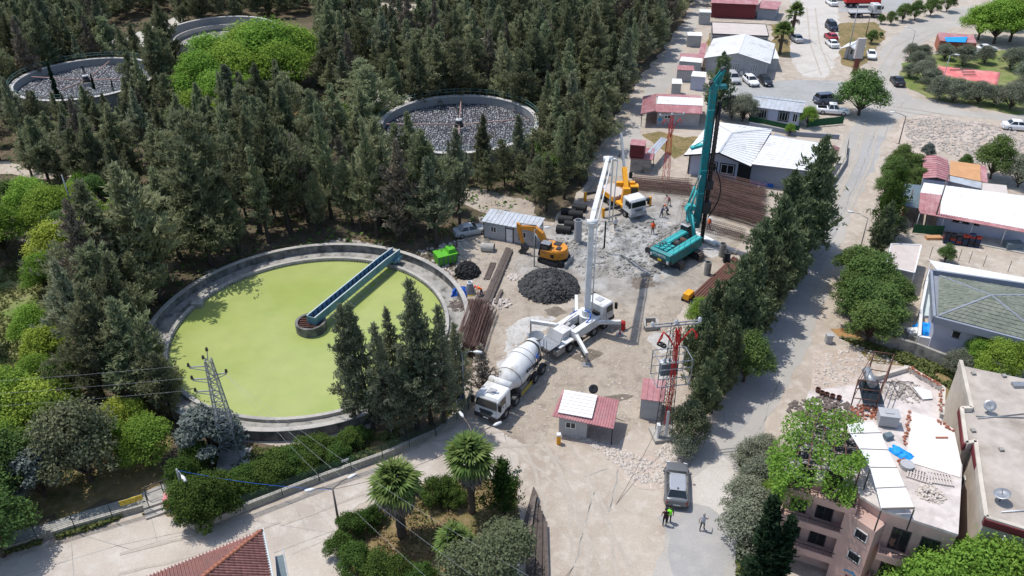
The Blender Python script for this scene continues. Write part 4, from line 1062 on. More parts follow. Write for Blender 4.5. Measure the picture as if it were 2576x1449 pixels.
# silver roofed building with green screen fence
A_ = G(1888, 303); B_ = G(2007, 319)
b, q = bld('prefab_office', 'white prefab with curved silver sheet roof behind a green screen fence', 'prefab building', A_, B_, 5.2, 2.5, 'lilac_wall')
gable(b, q, 2.5, 3.1, 'roof_silver', 11, oh=.3, wall='lilac_wall', cap='roof_silver')
Lw = (q[1]-q[0]).length
window(b, q[0], q[1], .10*Lw, .7, .22*Lw, 1.35, 4, surround='steel', bars=9); window(b, q[0], q[1], .58*Lw, .7, .18*Lw, 1.35, 3, surround='dark', bars=7); window(b, q[0], q[1], .86*Lw, .7, .1*Lw, 1.35, 2)
def screen(name, label, pts_, h, m_='mesh_green', post=2.5, z=0, cat='fence', pm='dark'):
 P = [G(*p) for p in pts_]; t = empty(name, P[0], 0, label, cat)
 for A_, B_ in zip(P[:-1], P[1:]):
  n = max(1, round((B_-A_).length/post))
  for i in range(n):
   a = A_.lerp(B_, i/n); c = A_.lerp(B_, (i+1)/n)
   s = W(t);
   for k in range(5):
    p = a.lerp(c, k/5); q_ = a.lerp(c, (k+1)/5); o = .03*math.sin(k*2.1+i)
    s.bar(Vector((p.x, p.y+o, z+h/2+.1)), Vector((q_.x, q_.y+.03*math.sin((k+1)*2.1+i), z+h/2+.1)), .03, h-.1)
   s.build('screen_panel', M[m_], t)
   W(t).tube((a.x, a.y, 0), (a.x, a.y, h+z+.15), .035, n=5).build('post', M[pm], t)
 return t
screen('green_screen_fence', 'green screen fence in front of the silver-roofed prefab', [(1883, 306), (1975, 326), (2010, 331)], .9)
screen('car_park_screen', 'tall green screen fence below the parked white pickup', [(2030, 322), (2120, 313)], 1.3)
w1 = empty('garden_wall', G(1888, 318), 0, 'grey garden wall under the green screen beside the prefab', 'wall')
s = W(w1)
PW = [G(1884, 318), G(2010, 343), G(2110, 350)]
for a, c in zip(PW[:-1], PW[1:]): s.bar(at_z(a, .3), at_z(c, .3), .2, .8)
s.build('wall_body', M['bluegrey_wall'], w1)
# the big white-roofed house
hz, hrz = 3.0, 4.4
V_ = dict(A1=G(1788.7, 304.2, hz), A2=G(1942.5, 325, 3.5), J=G(1842.3, 334, hrz), P=G(1809.5, 383.6, hrz), FL=G(1720.2, 389.5, hz), V=G(1888.9, 418.3, hz))
b = empty('white_roofed_house', G(1730, 436), 0, 'large lilac house with wide white folded roof beside the rebar field', 'house')
base = [G(1731, 437), G(1851, 456), G(1856, 450), G(1884, 455), G(1884, 462), G(1940, 471), G(2035, 486), G(2072, 400, 1.5), at_z(V_['A2'], 0), at_z(V_['A1'], 0)+Vector((.5, -.4, 0))]
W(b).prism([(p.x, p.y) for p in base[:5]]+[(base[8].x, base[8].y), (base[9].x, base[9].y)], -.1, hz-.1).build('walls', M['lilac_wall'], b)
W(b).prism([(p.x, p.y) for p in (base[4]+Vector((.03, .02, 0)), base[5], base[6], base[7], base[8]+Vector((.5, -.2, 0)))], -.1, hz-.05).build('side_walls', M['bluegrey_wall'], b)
mm = wallm(base[0], base[1]); L_ = (base[1]-base[0]).length
inv = mm.inverted(); px_ = (inv @ at_z(V_['P'], 0)).x
W(b, mm).add([(0, -.2, hz-.1), (L_+2, -.2, hz-.1), (px_, -.2, hrz-.15), (0, 0, hz-.1), (L_+2, 0, hz-.1), (px_, 0, hrz-.15)], [(0, 1, 2), (3, 5, 4), (0, 3, 4, 1), (1, 4, 5, 2), (2, 5, 3, 0)]).build('gable_wall', M['lilac_wall'], b)
panels(b, V_['FL'], V_['A1'], V_['J'], V_['P'], 12, 'roof_white')
panels(b, V_['A1'], V_['A2'], V_['J']+Vector((.3, 0, 0)), V_['J'], 10, 'roof_white')
panels(b, V_['V'], V_['A2'], V_['J'], V_['P'], 16, 'roof_white')
panels(b, G(1892, 412.5, 3.25), G(1937.5, 340.5, 3.9), G(2093, 364.7, 3.9), G(2055, 432, 3.25), 14, 'roof_white')
W(b).bar(V_['P'], V_['J'], .25, .1).bar(V_['J'], V_['A2'], .2, .1).bar(V_['A1'], V_['J'], .2, .08).build('ridge_cap', M['roof_silver'], b)
W(b).bar(V_['FL']+Vector((0, -.02, -.1)), V_['P']+Vector((0, -.05, -.1)), .08, .2).bar(V_['P']+Vector((0, -.05, -.1)), V_['V']+Vector((0, -.03, -.1)), .08, .2).build('fascia', M['dark'], b)
for x in (.30, .66): window(b, base[0], base[1], x*L_, .9, 1.75, 1.35, 2, surround='dark')
W(b, mm).box(-.12, .05, 0, .05, 0, 2.8).build('corner_trim', M['dark'], b)
W(b, wallm(G(1852, 456), G(1883, 461))).box(.0, 1.85, -.02, .02, .05, 2.5).build('doorway', M['black'], b)
W(b, wallm(base[4], base[5])).box(.2, 3.2, .02, .06, .0, .5).build('blue_skirting', mat('skirting_blue', (.02, .12, .45)), b)
t = empty('lean_to_roof', G(2100, 390), 0, 'narrow pink corrugated lean-to along the road beside the white-roofed house', 'canopy')
ribbed(t, G(2068, 450, 2.2), G(2113, 372, 2.2), G(2095, 365, 2.6), G(2056, 438, 2.6), 'roof_pink')
legs(t, [G(2070, 448, 2.2).xy, G(2090, 410, 2.2).xy, G(2110, 376, 2.2).xy], 2.15)
wl = empty('boundary_wall', G(2065, 520), 0, 'low pale boundary wall with railing along the main road', 'wall')
PW = [G(2062, 515), G(2125, 415), G(2130, 372)]
s = W(wl)
for a, c in zip(PW[:-1], PW[1:]): s.bar(at_z(a, .4), at_z(c, .4), .22, .9)
s.build('wall_body', M['concrete'], wl)
for a, c in zip(PW[:-1], PW[1:]):
 for i in range(7):
  p = a.lerp(c, i/7); W(wl).tube((p.x, p.y, .85), (p.x, p.y, 1.9), .03, n=4).build('railing_post', M['dark'], wl)
# small store by the lattice mast
A_ = G(1584, 433); B_ = G(1634, 437)
b, q = bld('block_store', 'grey block store with faded pink flat roof beside the crimson tank', 'store', A_, B_, 3.6, 2.1, 'old_concrete')
ribbed(b, at_z(q[0], 2.15)+Vector((-.2, -.2, 0)), at_z(q[1], 2.15)+Vector((.3, -.2, 0)), at_z(q[2], 2.3)+Vector((.3, 0, 0)), at_z(q[3], 2.3)+Vector((-.2, 0, 0)), 'roof_pink')
c_ = G(1601, 397, 2.3)
tk = empty('crimson_container', (c_.x, c_.y, 2.36), q and yaw(A_.xy, B_.xy)-.03, 'small crimson box container standing on the pink store roof', 'container')
MB().box(-1.0, 1.0, 0, 2.0, 0, 1.75).build('container_body', M['maroon'], tk); MB().box(-1.05, 1.05, -.05, 2.05, 1.752, 1.82).build('container_lid', M['roof_pink'], tk)
for i in range(5): MB().box(-.9+i*.4, -.8+i*.4, -.04, 0, .05, 1.7).build('body_rib', M['maroon'], tk)
t = empty('tin_canopy', G(1650, 400), 0, 'tilted grey tin canopy right of the crimson tank', 'canopy')
panels(t, G(1627, 383, 2.4), G(1647, 388, 2.2), G(1680, 350, 2.0), G(1663, 345, 2.2), 3, 'roof_silver')
legs(t, [G(1629, 382, 2.3).xy, G(1646, 386, 2.1).xy, G(1677, 352, 2).xy], 2.0)
# gate booth on the island, pylon sign
A_ = G(2123, 147); B_ = G(2145, 151)
b, q = bld('gate_booth', 'small grey gate booth with white roof on the traffic island', 'booth', A_, B_, 2.6, 2.4, 'grey_panel')
gable(b, q, 2.4, 2.8, 'roof_white', 4, oh=.9, perp=True, wall='grey_panel'); window(b, q[0], q[1], .9, .9, .6, 1.1, 1)
ps = G(2149, 187); sg = empty('pylon_sign', ps, .06, 'tall pillar sign at the fork, brown foot and beige upper board', 'sign')
MB().box(-.45, .45, -.2, .2, 0, 3.0).build('sign_foot', mat('brown_board', (.17, .06, .04)), sg)
MB().box(-.75, .75, -.28, .28, 3.0, 6.6).build('sign_board', M['beige_roof'], sg)
# tarp roofed shed in the grove
zt = 2.4; T4 = [G(2352.6, 186.5, zt), G(2508.4, 214.3, zt-.3), G(2517, 181.6, zt), G(2360.5, 165.7, zt+.3)]
M['tarp_red'] = mat('faded_red_tarpaulin', (.60, .16, .15), .7, .12, 1, bump=.5, col2=(.62, .26, .23), scale2=.4)
t = empty('tarpaulin_shelter', at_z(T4[0], 0), 0, 'long shelter roofed with a faded red tarpaulin among the olive trees', 'shelter')
s = W(t); n = 14
for j in range(6):
 for i in range(n):
  P4 = []
  for a, c in ((i, j), (i+1, j), (i+1, j+1), (i, j+1)):
   p = T4[0].lerp(T4[1], a/n).lerp(T4[3].lerp(T4[2], a/n), c/6); P4.append(p+Vector((0, 0, .10*noise.noise(Vector((a*.9, c*1.1, 2))))))
  s.add(P4, [(0, 1, 2, 3)], True)
so_ = s.build('tarpaulin', M['tarp_red'], t); so_.modifiers.new('thick', 'SOLIDIFY').thickness = .03
legs(t, [T4[i].xy for i in range(4)]+[T4[0].lerp(T4[1], .5).xy], 2.05)
for u, v in ((2405, 172), (2407, 178), (2433, 176), (2437, 183), (2440, 190)):
 p = G(u, v, 2.5); k = tag(obj('timber_rack', MB().box(-1.1, 1.1, -.04, .04, 0, .06).box(-1.1, 1.1, .36, .44, 0, .06).box(-1.1, -1.02, 0, .4, 0, .06).box(1.02, 1.1, 0, .4, 0, .06).mesh('timber_rack', M['wood']), None, p+Vector((0, 0, .08))), 'grey timber frame weighing down the red tarpaulin', 'timber frame', 'timber frames on the red tarpaulin')
A_ = G(2357, 131); B_ = G(2449, 138)
b, q = bld('brown_hut', 'brown hut at the far right with a blue tarpaulin on its roof', 'hut', A_, B_, 5.2, 2.2, 'brick')
ribbed(b, at_z(q[0], 2.25), at_z(q[1], 2.25), at_z(q[2], 2.5), at_z(q[3], 2.5), 'roof_pink')
P4 = [G(2376, 95, 2.5), G(2380, 106, 2.5), G(2428, 108, 2.5), G(2434, 94, 2.5)]
tag(obj('blue_tarpaulin', MB().slab([at_z(p, 2.62) for p in P4], .05).mesh('blue_tarpaulin', M['brightblue'])), 'bright blue tarpaulin spread over the roof of the brown hut', 'tarpaulin')
# --- pink and white warehouse on the right
A_ = G(2369, 592); B_ = G(2600, 632)
b, q = bld('workshop', 'long white and pink roofed workshop at the right edge behind the concrete yard', 'workshop', A_+Vector((0, 1.6, 0)), B_+Vector((0, 1.6, 0)), 6, 2.8, 'lilac_wall')
z0, z1 = 2.7, 3.6
e0, e1 = G(2311, 527, z0), G(2600, 580, z0); r0, r1 = G(2315, 484, z1), G(2600, 519, z1); bk0, bk1 = G(2324, 459, 2.9), G(2600, 496, 2.9)
f0 = e0.lerp(e1, .19); g0 = r0.lerp(r1, .19)
panels(b, e0, f0, g0, r0, 4, 'roof_pink'); panels(b, f0, e1, r1, g0, 13, 'roof_white')
ribbed(b, e0+Vector((0, -.7, -.15)), e1+Vector((0, -.7, -.15)), e1+Vector((0, -.02, -.02)), e0+Vector((0, -.02, -.02)), 'roof_pink')
panels(b, r0, r1, bk1, bk0, 11, 'roof_white')
for x in (1.4, 2.5, 3.6): window(b, q[0], q[1], x, 1.3, .9, .9, 1, bars=5)
legs(b, [e0.lerp(e1, t_).xy for t_ in (.02, .24, .5, .78, .98)], 2.5, 'white')
W(b).prism([tuple(p.xy) for p in (G(2440, 612), G(2600, 645), q[1], q[0]+(q[1]-q[0])*.28)], 0, .12).build('porch_floor', M['concrete'], b)
sp = [G(2321.9, 448, 2.8), G(2355.6, 446, 3.3), G(2388.3, 456, 2.8), G(2385.3, 401.4, 2.8), G(2355.6, 390.5, 3.3), G(2321.9, 392.5, 2.8)]
b = empty('pink_shed', at_z(sp[0], 0), 0, 'small gabled shed with pinkish sheet roof at the edge of the stony lot', 'shed')
panels(b, sp[0], sp[5], sp[4], sp[1], 10, 'roof_pink'); panels(b, sp[3], sp[2], sp[1], sp[4], 10, 'roof_pink')
W(b).prism([tuple((p*.96+sp[1]*.04).xy) for p in (sp[0], sp[2], sp[3], sp[5])], -.1, 2.65).build('walls', M['lilac_wall'], b)
b = empty('orange_roof_shed', G(2389, 470), 0, 'lean-to with orange-brown felt roof beside the pink gabled shed', 'shed')
P4 = [G(2389, 440, 2.6), G(2467, 456, 2.6), G(2466, 414, 2.8), G(2390, 404, 2.8)]
M['felt'] = mat('orange_felt', (.50, .27, .13), .85, .12, 1)
W(b).slab(P4, .08).build('roof', M['felt'], b)
W(b).slab([G(2468, 456, 2.6), G(2485, 460, 2.6), G(2481, 420, 2.8), G(2467, 415, 2.8)], .08).build('side_roof', M['roof_pink'], b)
W(b).slab([G(2389, 456, 2.5), G(2470, 475, 2.5), G(2468, 458, 2.55), G(2390, 442, 2.55)], .05).build('sheet_roof', M['roof_silver'], b)
W(b).prism([tuple(p.xy) for p in P4], -.1, 2.5).build('walls', M['lilac_wall'], b)
W(b).slab([G(2470, 478, 2.4), G(2536, 492, 2.4), G(2532, 466, 2.6), G(2472, 460, 2.55)], .05).build('rear_roof', M['beige_roof'], b)
b = empty('teal_canopy', G(2290, 530), 0, 'canopy with blue-grey sheet roof left of the long workshop', 'canopy')
M['bluegrey'] = mat('bluegrey_sheet', (.12, .16, .18), .6, .1, 1)
W(b).slab([G(2266, 515, 2.6), G(2311, 524, 2.6), G(2319, 466, 2.7), G(2270, 461, 2.7)], .06).build('roof', M['bluegrey'], b)
legs(b, [G(2268, 514, 2.6).xy, G(2309, 522, 2.6).xy, G(2316, 468, 2.6).xy], 2.5)
W(b).bar(G(2268, 550)+Vector((0, 0, 1)), G(2276, 505)+Vector((0, 0, 1)), .2, 2).build('brick_wall', M['brick'], b)
screen('green_tarp_fence', 'bright green tarpaulin fence under the workshop canopy', [(2294, 588), (2343, 592), (2370, 592)], 1.25, 'mesh_green', 1.6)
# crates
cr = MB().box(-.28, .28, -.2, .2, 0, .02);
for x0, x1, y0, y1 in ((-.28, .28, -.2, -.18), (-.28, .28, .18, .2), (-.28, -.26, -.18, .18), (.26, .28, -.18, .18)): cr.box(x0, x1, y0, y1, .02, .1).box(x0, x1, y0, y1, .14, .27)
crm = {c: cr.mesh('crate', mat('crate_'+c, k, .5, .1, 3)) for c, k in (('navy', (.02, .035, .08)), ('black', (.02, .02, .025)), ('red', (.25, .03, .02)))}
o0 = G(2378, 612); yw = yaw(G(2378, 612).xy, G(2440, 620).xy)
for i in range(6):
 for j in range(2):
  hgt = [5, 5, 4, 5, 6, 5][i]-j
  for k in range(hgt):
   c_ = rnd.choice(['navy', 'navy', 'black', 'black', 'red'])
   p = o0+Vector((math.cos(yw), math.sin(yw), 0))*(i*.66)+Vector((-math.sin(yw), math.cos(yw), 0))*(j*.5)
   tag(obj('plastic_crate', crm[c_], None, (p.x, p.y, .03+k*.28), yw+rnd.uniform(-.05, .05)), {'navy': 'dark blue', 'black': 'black', 'red': 'dark red'}[c_]+' plastic crate in the stacks before the workshop', 'crate', 'plastic crates stacked before the workshop')
tag(obj('chest', MB().box(-.9, .9, -.5, .5, 0, .8).box(-.92, .92, -.52, .52, .802, .86).mesh('chest', M['bluegrey'])), 'blue-grey metal chest at the end of the workshop porch', 'chest').location = G(2546, 625)
tag(obj('timber_slab', MB().box(-.9, .9, -.35, .35, 0, .35).mesh('timber_slab', M['felt'])), 'orange-brown slab stack beside the green fence', 'slabs').location = G(2347, 601)
# container
c0, c1, c2, c3 = G(2229, 670, 2.6), G(2300, 687, 2.6), G(2317.5, 617, 2.6), G(2242, 614, 2.6)
b = empty('container_cabin', at_z(c0, 0), 0, 'grey container cabin with white roof rim among the roadside trees', 'container')
W(b).prism([tuple(p.xy) for p in (c0, c1, c2, c3)], .1, 2.5).build('walls', M['grey_panel'], b)
W(b).prism([tuple(p.xy) for p in (c0, c1, c2, c3)], 2.502, 2.6).build('roof', M['beige_roof'], b)
s = W(b)
for a, c in ((c0, c1), (c1, c2), (c2, c3), (c3, c0)): s.bar(at_z(a, 2.62), at_z(c, 2.62), .14, .12)
s.build('roof_rim', M['white'], b)
for p in (c0, c1, c2, c3): W(b).box(p.x-.06, p.x+.06, p.y-.06, p.y+.06, 0, 2.5).build('corner_post', M['white'], b)
# villa with pyramid roof
zr = 4.3
TL, BL, BRr, TR, AP = G(2363, 693, zr), G(2360, 794, zr), G(2660, 874, zr), G(2660, 742, zr), G(2493.5, 742.6, zr+1.5)
M['shingle'] = mat('green_shingle', (.150, .165, .130), .85, .25, 2.5, col2=(.19, .20, .16), scale2=.5)
b = empty('villa', at_z(BL, 0), 0, 'blue-grey villa with hipped greenish shingle roof and grey eaves trough', 'house')
wl4 = [G(2345, 872), G(2409, 884), G(2660, 950), at_z(TR, 0), at_z(TL, 0)]
P_ = [BL+Vector((.2, .2, 0)), BRr, TR, TL]
W(b).prism([tuple(p.xy) for p in P_], -.1, 4.05).build('walls', M['lilac_wall'], b)
wd_ = Vector((-.75, -.75, 0))
OUT = [BL+Vector((-.65, -.55, 0)), BRr+Vector((0, -.8, 0)), TR+Vector((0, .9, 0)), TL+Vector((-.6, .65, 0))]
s = W(b)
for i in range(4):
 a, c = OUT[i], OUT[(i+1) % 4]; s.bar(at_z(a, 4.25), at_z(c, 4.25), .25, .75)
s.build('eaves_fascia', M['bluegrey_wall'], b)
W(b).prism([tuple(p.xy) for p in OUT], 3.85, 4.05+.01).build('eaves_floor', M['bluegrey_wall'], b)
# shingles: courses of flat pieces on each slope, each course one step
def shingle_slope(b, p0, p1, ap, name, row=.42, wd=.5):
 s = W(b); L_ = (p1-p0).length; nrm = (p1-p0).cross(ap-p0).normalized(); nrm = nrm if nrm.z > 0 else -nrm
 s.slab([p0, p1, ap], .05); s.build('roof_slope', M['shingle'], b)
 foot = p0+(p1-p0).normalized()*(ap-p0).dot((p1-p0).normalized()); hh = (ap-foot).length; n = int(hh/row)
 q = W(b)
 for j in range(n):
  t0, t1 = j/n, (j+.93)/n
  a0, a1 = p0.lerp(ap, t0), p1.lerp(ap, t0); b0, b1 = p0.lerp(ap, t1), p1.lerp(ap, t1); k = max(1, int((a1-a0).length/wd))
  for i in range(k):
   u0, u1 = (i+(.5 if j % 2 else 0)+.03)/k, (i+(.5 if j % 2 else 0)+.95)/k
   if u1 > 1: continue
   h_ = .035+.012*((i*7+j*3) % 3)
   V = [a0.lerp(a1, u0), a0.lerp(a1, u1), b0.lerp(b1, u1), b0.lerp(b1, u0)]
   q.add([V[0]+nrm*h_, V[1]+nrm*h_, V[2]+nrm*.012, V[3]+nrm*.012, V[0]-nrm*.01, V[1]-nrm*.01], [(0, 1, 2, 3), (0, 4, 5, 1)])
 q.build('shingles', M['shingle'], b, fix=False)['kind'] = 'stuff'
shingle_slope(b, BL, BRr, AP, ''); shingle_slope(b, TL, BL, AP, ''); shingle_slope(b, TR, TL, AP, ''); shingle_slope(b, BRr, TR, AP, '')
W(b).bar(BL, AP, .18, .08).bar(TL, AP, .18, .08).bar(TR, AP, .18, .08).bar(BRr, AP, .18, .08).build('hip_cap', M['bluegrey_wall'], b)
window(b, at_z(P_[0], 0), at_z(P_[1], 0), 1.5, 2.3, .75, .8, 1, bars=5)
window(b, at_z(P_[0], 0), at_z(P_[1], 0), 6.5, 1.2, 1.6, 1.3, 2, bars=8)
W(b, wallm(at_z(P_[0], 0), at_z(P_[1], 0))).box(5.2, 12, .3, 2.4, 2.3, 2.42).build('porch_roof', M['beige_roof'], b)
# white sheet strip behind
t = empty('verandah_roof', at_z(TL, 0), 0, 'white sheet verandah roof along the back of the villa', 'canopy')
panels(t, G(2357, 679, 3.4), G(2650, 740, 3.4), G(2650, 712, 3.6), G(2337, 654, 3.6), 12, 'roof_white')
legs(t, [G(2342, 658, 3.4).xy, G(2357, 677, 3.4).xy, G(2460, 700, 3.4).xy], 3.3, 'white')
# white terrace parapets
t = empty('terrace_wall', G(2330, 790), 0, 'white terrace walls between the villa and the container cabin', 'wall')
for a, c, z_, w_ in (((2331, 700), (2311, 800), 1.1, .25), ((2352, 690), (2345, 800), 1.4, .4), ((2311, 800), (2306, 868), 1.1, .3), ((2306, 868), (2342, 874), 1.1, .3)):
 W(t).bar(at_z(G(*a), z_/2), at_z(G(*c), z_/2), w_, z_).build('parapet', M['white'], t)
W(t).prism([tuple(G(*p).xy) for p in ((2334, 705), (2350, 700), (2344, 800), (2316, 800))], 0, .3).build('terrace_floor', M['pale_rim'], t)
def drape(name, label, u, v, z, rx, ry, h, mt_, seed=0, cat='tarpaulin'):
 p = G(u, v); s = MB(); n = 14; VV = []; FF = []
 for j in range(n+1):
  for i in range(n+1):
   x = (i/n-.5)*2; y = (j/n-.5)*2; f = max(0, 1-max(abs(x), abs(y))**3)
   VV.append((x*rx+.25*rx*noise.noise(Vector((x*2, y*2, seed))), y*ry+.25*ry*noise.noise(Vector((y*2, x*2, seed+5))), z+f*h*(.75+.5*noise.noise(Vector((x*2.5, y*2.5, seed+2))))))
 FF = [(j*(n+1)+i, j*(n+1)+i+1, (j+1)*(n+1)+i+1, (j+1)*(n+1)+i) for j in range(n) for i in range(n)]
 s.add(VV, FF, False); o = s.build(name, M[mt_], None, p); return tag(o, label, cat)
drape('blue_tarpaulin', 'blue tarpaulin heaped by the white terrace wall of the villa', 2328, 838, .1, .9, 1.2, 1.1, 'brightblue', 3)
tag(obj('water_cistern', MB().lathe([(0, .45), (.5, .5), (.5, .42), (.1, .4), (.1, 0.01)], 20, smooth=False).mesh('water_cistern', M['old_concrete'])), 'round open cistern pot near the villa terrace', 'pot').location = G(2294, 862)
tag(obj('white_box', MB().box(-.6, .6, -.5, .5, 0, .7).mesh('white_box', M['white'])), 'white masonry box behind the cistern pot by the villa', 'box').location = G(2293, 845)
t = empty('stone_wall', G(2266, 870), 0, 'weathered stone garden wall below the villa', 'wall')
PW = [(2165, 845), (2210, 865), (2266, 885), (2300, 895), (2350, 915), (2420, 940)]
for a, c in zip(PW[:-1], PW[1:]):
 W(t).bar(at_z(G(*a), .7), at_z(G(*c), .7), .3, 1.5).build('wall_section', M['old_concrete'], t)
tag(obj('utility_cabinet', MB().box(-.3, .3, -.25, .25, 0, .9).box(-.34, .34, -.29, .29, .902, 1.0).mesh('utility_cabinet', [M['grey_panel']])), 'small grey utility cabinet with white top at the roadside', 'cabinet').location = G(2083, 862)
t = empty('yard_fence', G(2365, 625), 0, 'thin wire fence posts behind the white verandah roof', 'fence')
for u, v in ((2338, 650), (2411, 655), (2437, 662), (2473, 670), (2535, 685)):
 W(t).tube(G(u, v), at_z(G(u, v), 1.5), .03, n=4).build('post', M['dark'], t)
# --- damaged pink apartment house
Z = 8.0
def Q(u, v, z=Z): return G(1937.2+u*.40487, 862.5+v*.40487, z)
roofP = [Q(740, 1050), Q(1170, 1190), Q(1195, 760), Q(1062, 470), Q(1072, 300), Q(855, 172), Q(640, 240), Q(240, 300), Q(200, 430), Q(90, 800), Q(545, 915), Q(560, 950), Q(720, 1050)]
b = empty('pink_apartment_house', at_z(roofP[0], 0), 0, 'damaged pink three-storey house with cluttered roof terrace and vine pergola', 'apartment house')
core = [Q(560, 930), Q(740, 1050), Q(1165, 1185), Q(1192, 760), Q(1062, 470), Q(1070, 300), Q(855, 175), Q(640, 240), Q(250, 300), Q(120, 800)]
W(b).prism([tuple(p.xy) for p in core], -.2, Z-.2).build('walls', M['pink_wall'], b)
M['terrace'] = mat('terrace_screed', (.56, .50, .46), .9, .12, 1.2, .2, col2=(.42, .36, .33), scale2=.8)
M['terrace_white'] = mat('terrace_tiles', (.66, .60, .54), .8, .05, 2)
W(b).prism([tuple(p.xy) for p in roofP], Z-.198, Z).build('roof_slab', M['terrace'], b)
W(b).prism([tuple(Q(*p, Z).xy) for p in ((880, 430), (1040, 480), (1140, 540), (1188, 760), (1180, 840), (845, 740))], Z+.002, Z+.07).build('tiled_terrace', M['terrace_white'], b)
PP = [Q(*p, Z) for p in ((640, 235), (855, 172), (1072, 300), (1062, 470))]
s = W(b)
for a, c in zip(PP[:-1], PP[1:]):
 s.bar(at_z(a, Z+.2), at_z(c, Z+.2), .25, .4)
s.build('parapet', M['cream_wall'], b)
# rows of broken bricks along the parapets and the middle wall
brk = MB().box(-.1, .1, -.05, .05, 0, .07).mesh('brick', M['brick'])
for (a, c, n, z_) in ((Q(860, 185), Q(1055, 300), 26, .42), (Q(870, 430), Q(835, 640), 26, .0), (Q(1030, 480), Q(1140, 560), 14, .05), (Q(830, 700), Q(800, 760), 10, 0), (Q(1055, 320), Q(1050, 460), 14, .42)):
 for i in range(n):
  p = a.lerp(c, (i+rnd.random()*.5)/n); l0 = p-b.location
  obj('brick', brk, b, (l0.x+rnd.uniform(-.12, .12), l0.y+rnd.uniform(-.12, .12), Z+z_+.004+.075*(i % 2)), rnd.uniform(0, 3))
# facade towards the lane: three storeys of balconies on the left, plain bay, balconies on the right
def facade(A, B_, zs, recess, name='balcony', inner='dark_room'):
 mm = wallm(at_z(A, 0), at_z(B_, 0)); L_ = (B_-A).xy.length
 for z_ in zs:
  o = W(b, mm).box(0, L_, 0, 1.15, z_-.14, z_).build('balcony_slab', M['pink_wall'], b)
  W(b, mm).box(0, L_, 1.05, 1.15, z_+.002, z_+.45).box(0, .1, 0, 1.05, z_+.002, z_+.45).box(L_-.1, L_, 0, 1.05, z_+.002, z_+.45).build('balcony_front', M['pink_wall'], o)
  s = W(b, mm)
  for i in range(int(L_/.18)): s.tube((.1+i*.18, 1.1, z_+.45), (.1+i*.18, 1.1, z_+.85), .012, n=4, cap=False)
  s.bar((0, 1.1, z_+.87), (L_, 1.1, z_+.87), .05, .04); s.build('railing', M['dark'], o)
  x = .5
  while x+1.2 < L_:
   window(b, at_z(A, 0), at_z(B_, 0), x, z_+.1, 1.1, 1.9, 2, frame='dark'); x += 1.7
A1_, B1_ = Q(120, 800, Z), Q(560, 930, Z)
facade(A1_, B1_, (7.1, 4.6, 2.1), 1.2)
A2_, B2_ = Q(740, 1050, Z), Q(1165, 1185, Z)
facade(A2_, B2_, (4.9, 2.1), 1.2)
A3_, B3_ = Q(560, 930, Z), Q(740, 1050, Z)
bay = [at_z(A3_, 0), at_z(B3_, 0)]; mm = wallm(*bay); L3 = (bay[1]-bay[0]).length
W(b, mm).box(-.05, L3+.05, -.3, 1.2, -.2, Z-1.0).build('stair_bay', M['pink_wall'], b)
bA = bay[0]+(mm.to_3x3() @ Vector((0, 1.2, 0))); bB = bay[1]+(mm.to_3x3() @ Vector((0, 1.2, 0)))
window(b, bA, bB, .9, 5.6, .9, .8, 1, bars=4); window(b, bA, bB, .9, 3.5, .9, .8, 1, bars=5)
M['dropblue'] = mat('mural_blue', (.03, .22, .42))
s = W(b, wallm(bA, bB)); dol = [(0, 0), (.2, .12), (.5, .2), (.62, .3), (.66, .2), (.9, .1), (1.05, -.06), (.9, -.02), (.6, .04), (.3, .0), (.05, -.1), (-.08, -.18), (-.04, -.05)]
s.add([(1.0+x, .012, 2.35+z_) for x, z_ in dol], [(0, 1, 9, 10), (1, 2, 8, 9), (2, 3, 4, 5), (2, 5, 7, 8), (5, 6, 7), (0, 10, 11, 12)]); s.build('dolphin_mural', M['dropblue'], b)
door(b, bA, bB, 1.2, 1.2, 2.0, 'rust' if False else 'maroon', z=0)
# white sheet canopy on the terrace, sloping strip of five panels
zc = Z+1.9
cn = empty('sheet_canopy', at_z(Q(640, 700), Z), 0, 'sloping strip of five white sheet panels across the roof terrace', 'canopy')
LE = [(478, 508), (500, 570), (562, 665), (622, 780), (660, 910), (692, 1035)]; RE = [(640, 495), (690, 565), (733, 672), (788, 782), (842, 902), (897, 1030)]
for i in range(5):
 a, c = Q(*LE[i], zc), Q(*RE[i], zc); d_, e_ = Q(*RE[i+1], zc-.1), Q(*LE[i+1], zc-.1)
 s = W(cn); s.slab([a+Vector((0, 0, .05)), c+Vector((0, 0, .05)), d_+Vector((0, 0, .0)), e_], .05); s.build('sheet_panel', M['roof_white'], cn)
 W(cn).bar(e_+Vector((0, 0, .06)), d_+Vector((0, 0, .06)), .10, .08).build('panel_seam', M['wood'], cn)
for p in (LE[0], RE[0], LE[3], RE[3], LE[5], RE[5]):
 q_ = Q(*p, zc); W(cn).tube(at_z(q_, Z), at_z(q_, zc-.12), .05, n=5).build('post', M['dark'], cn)
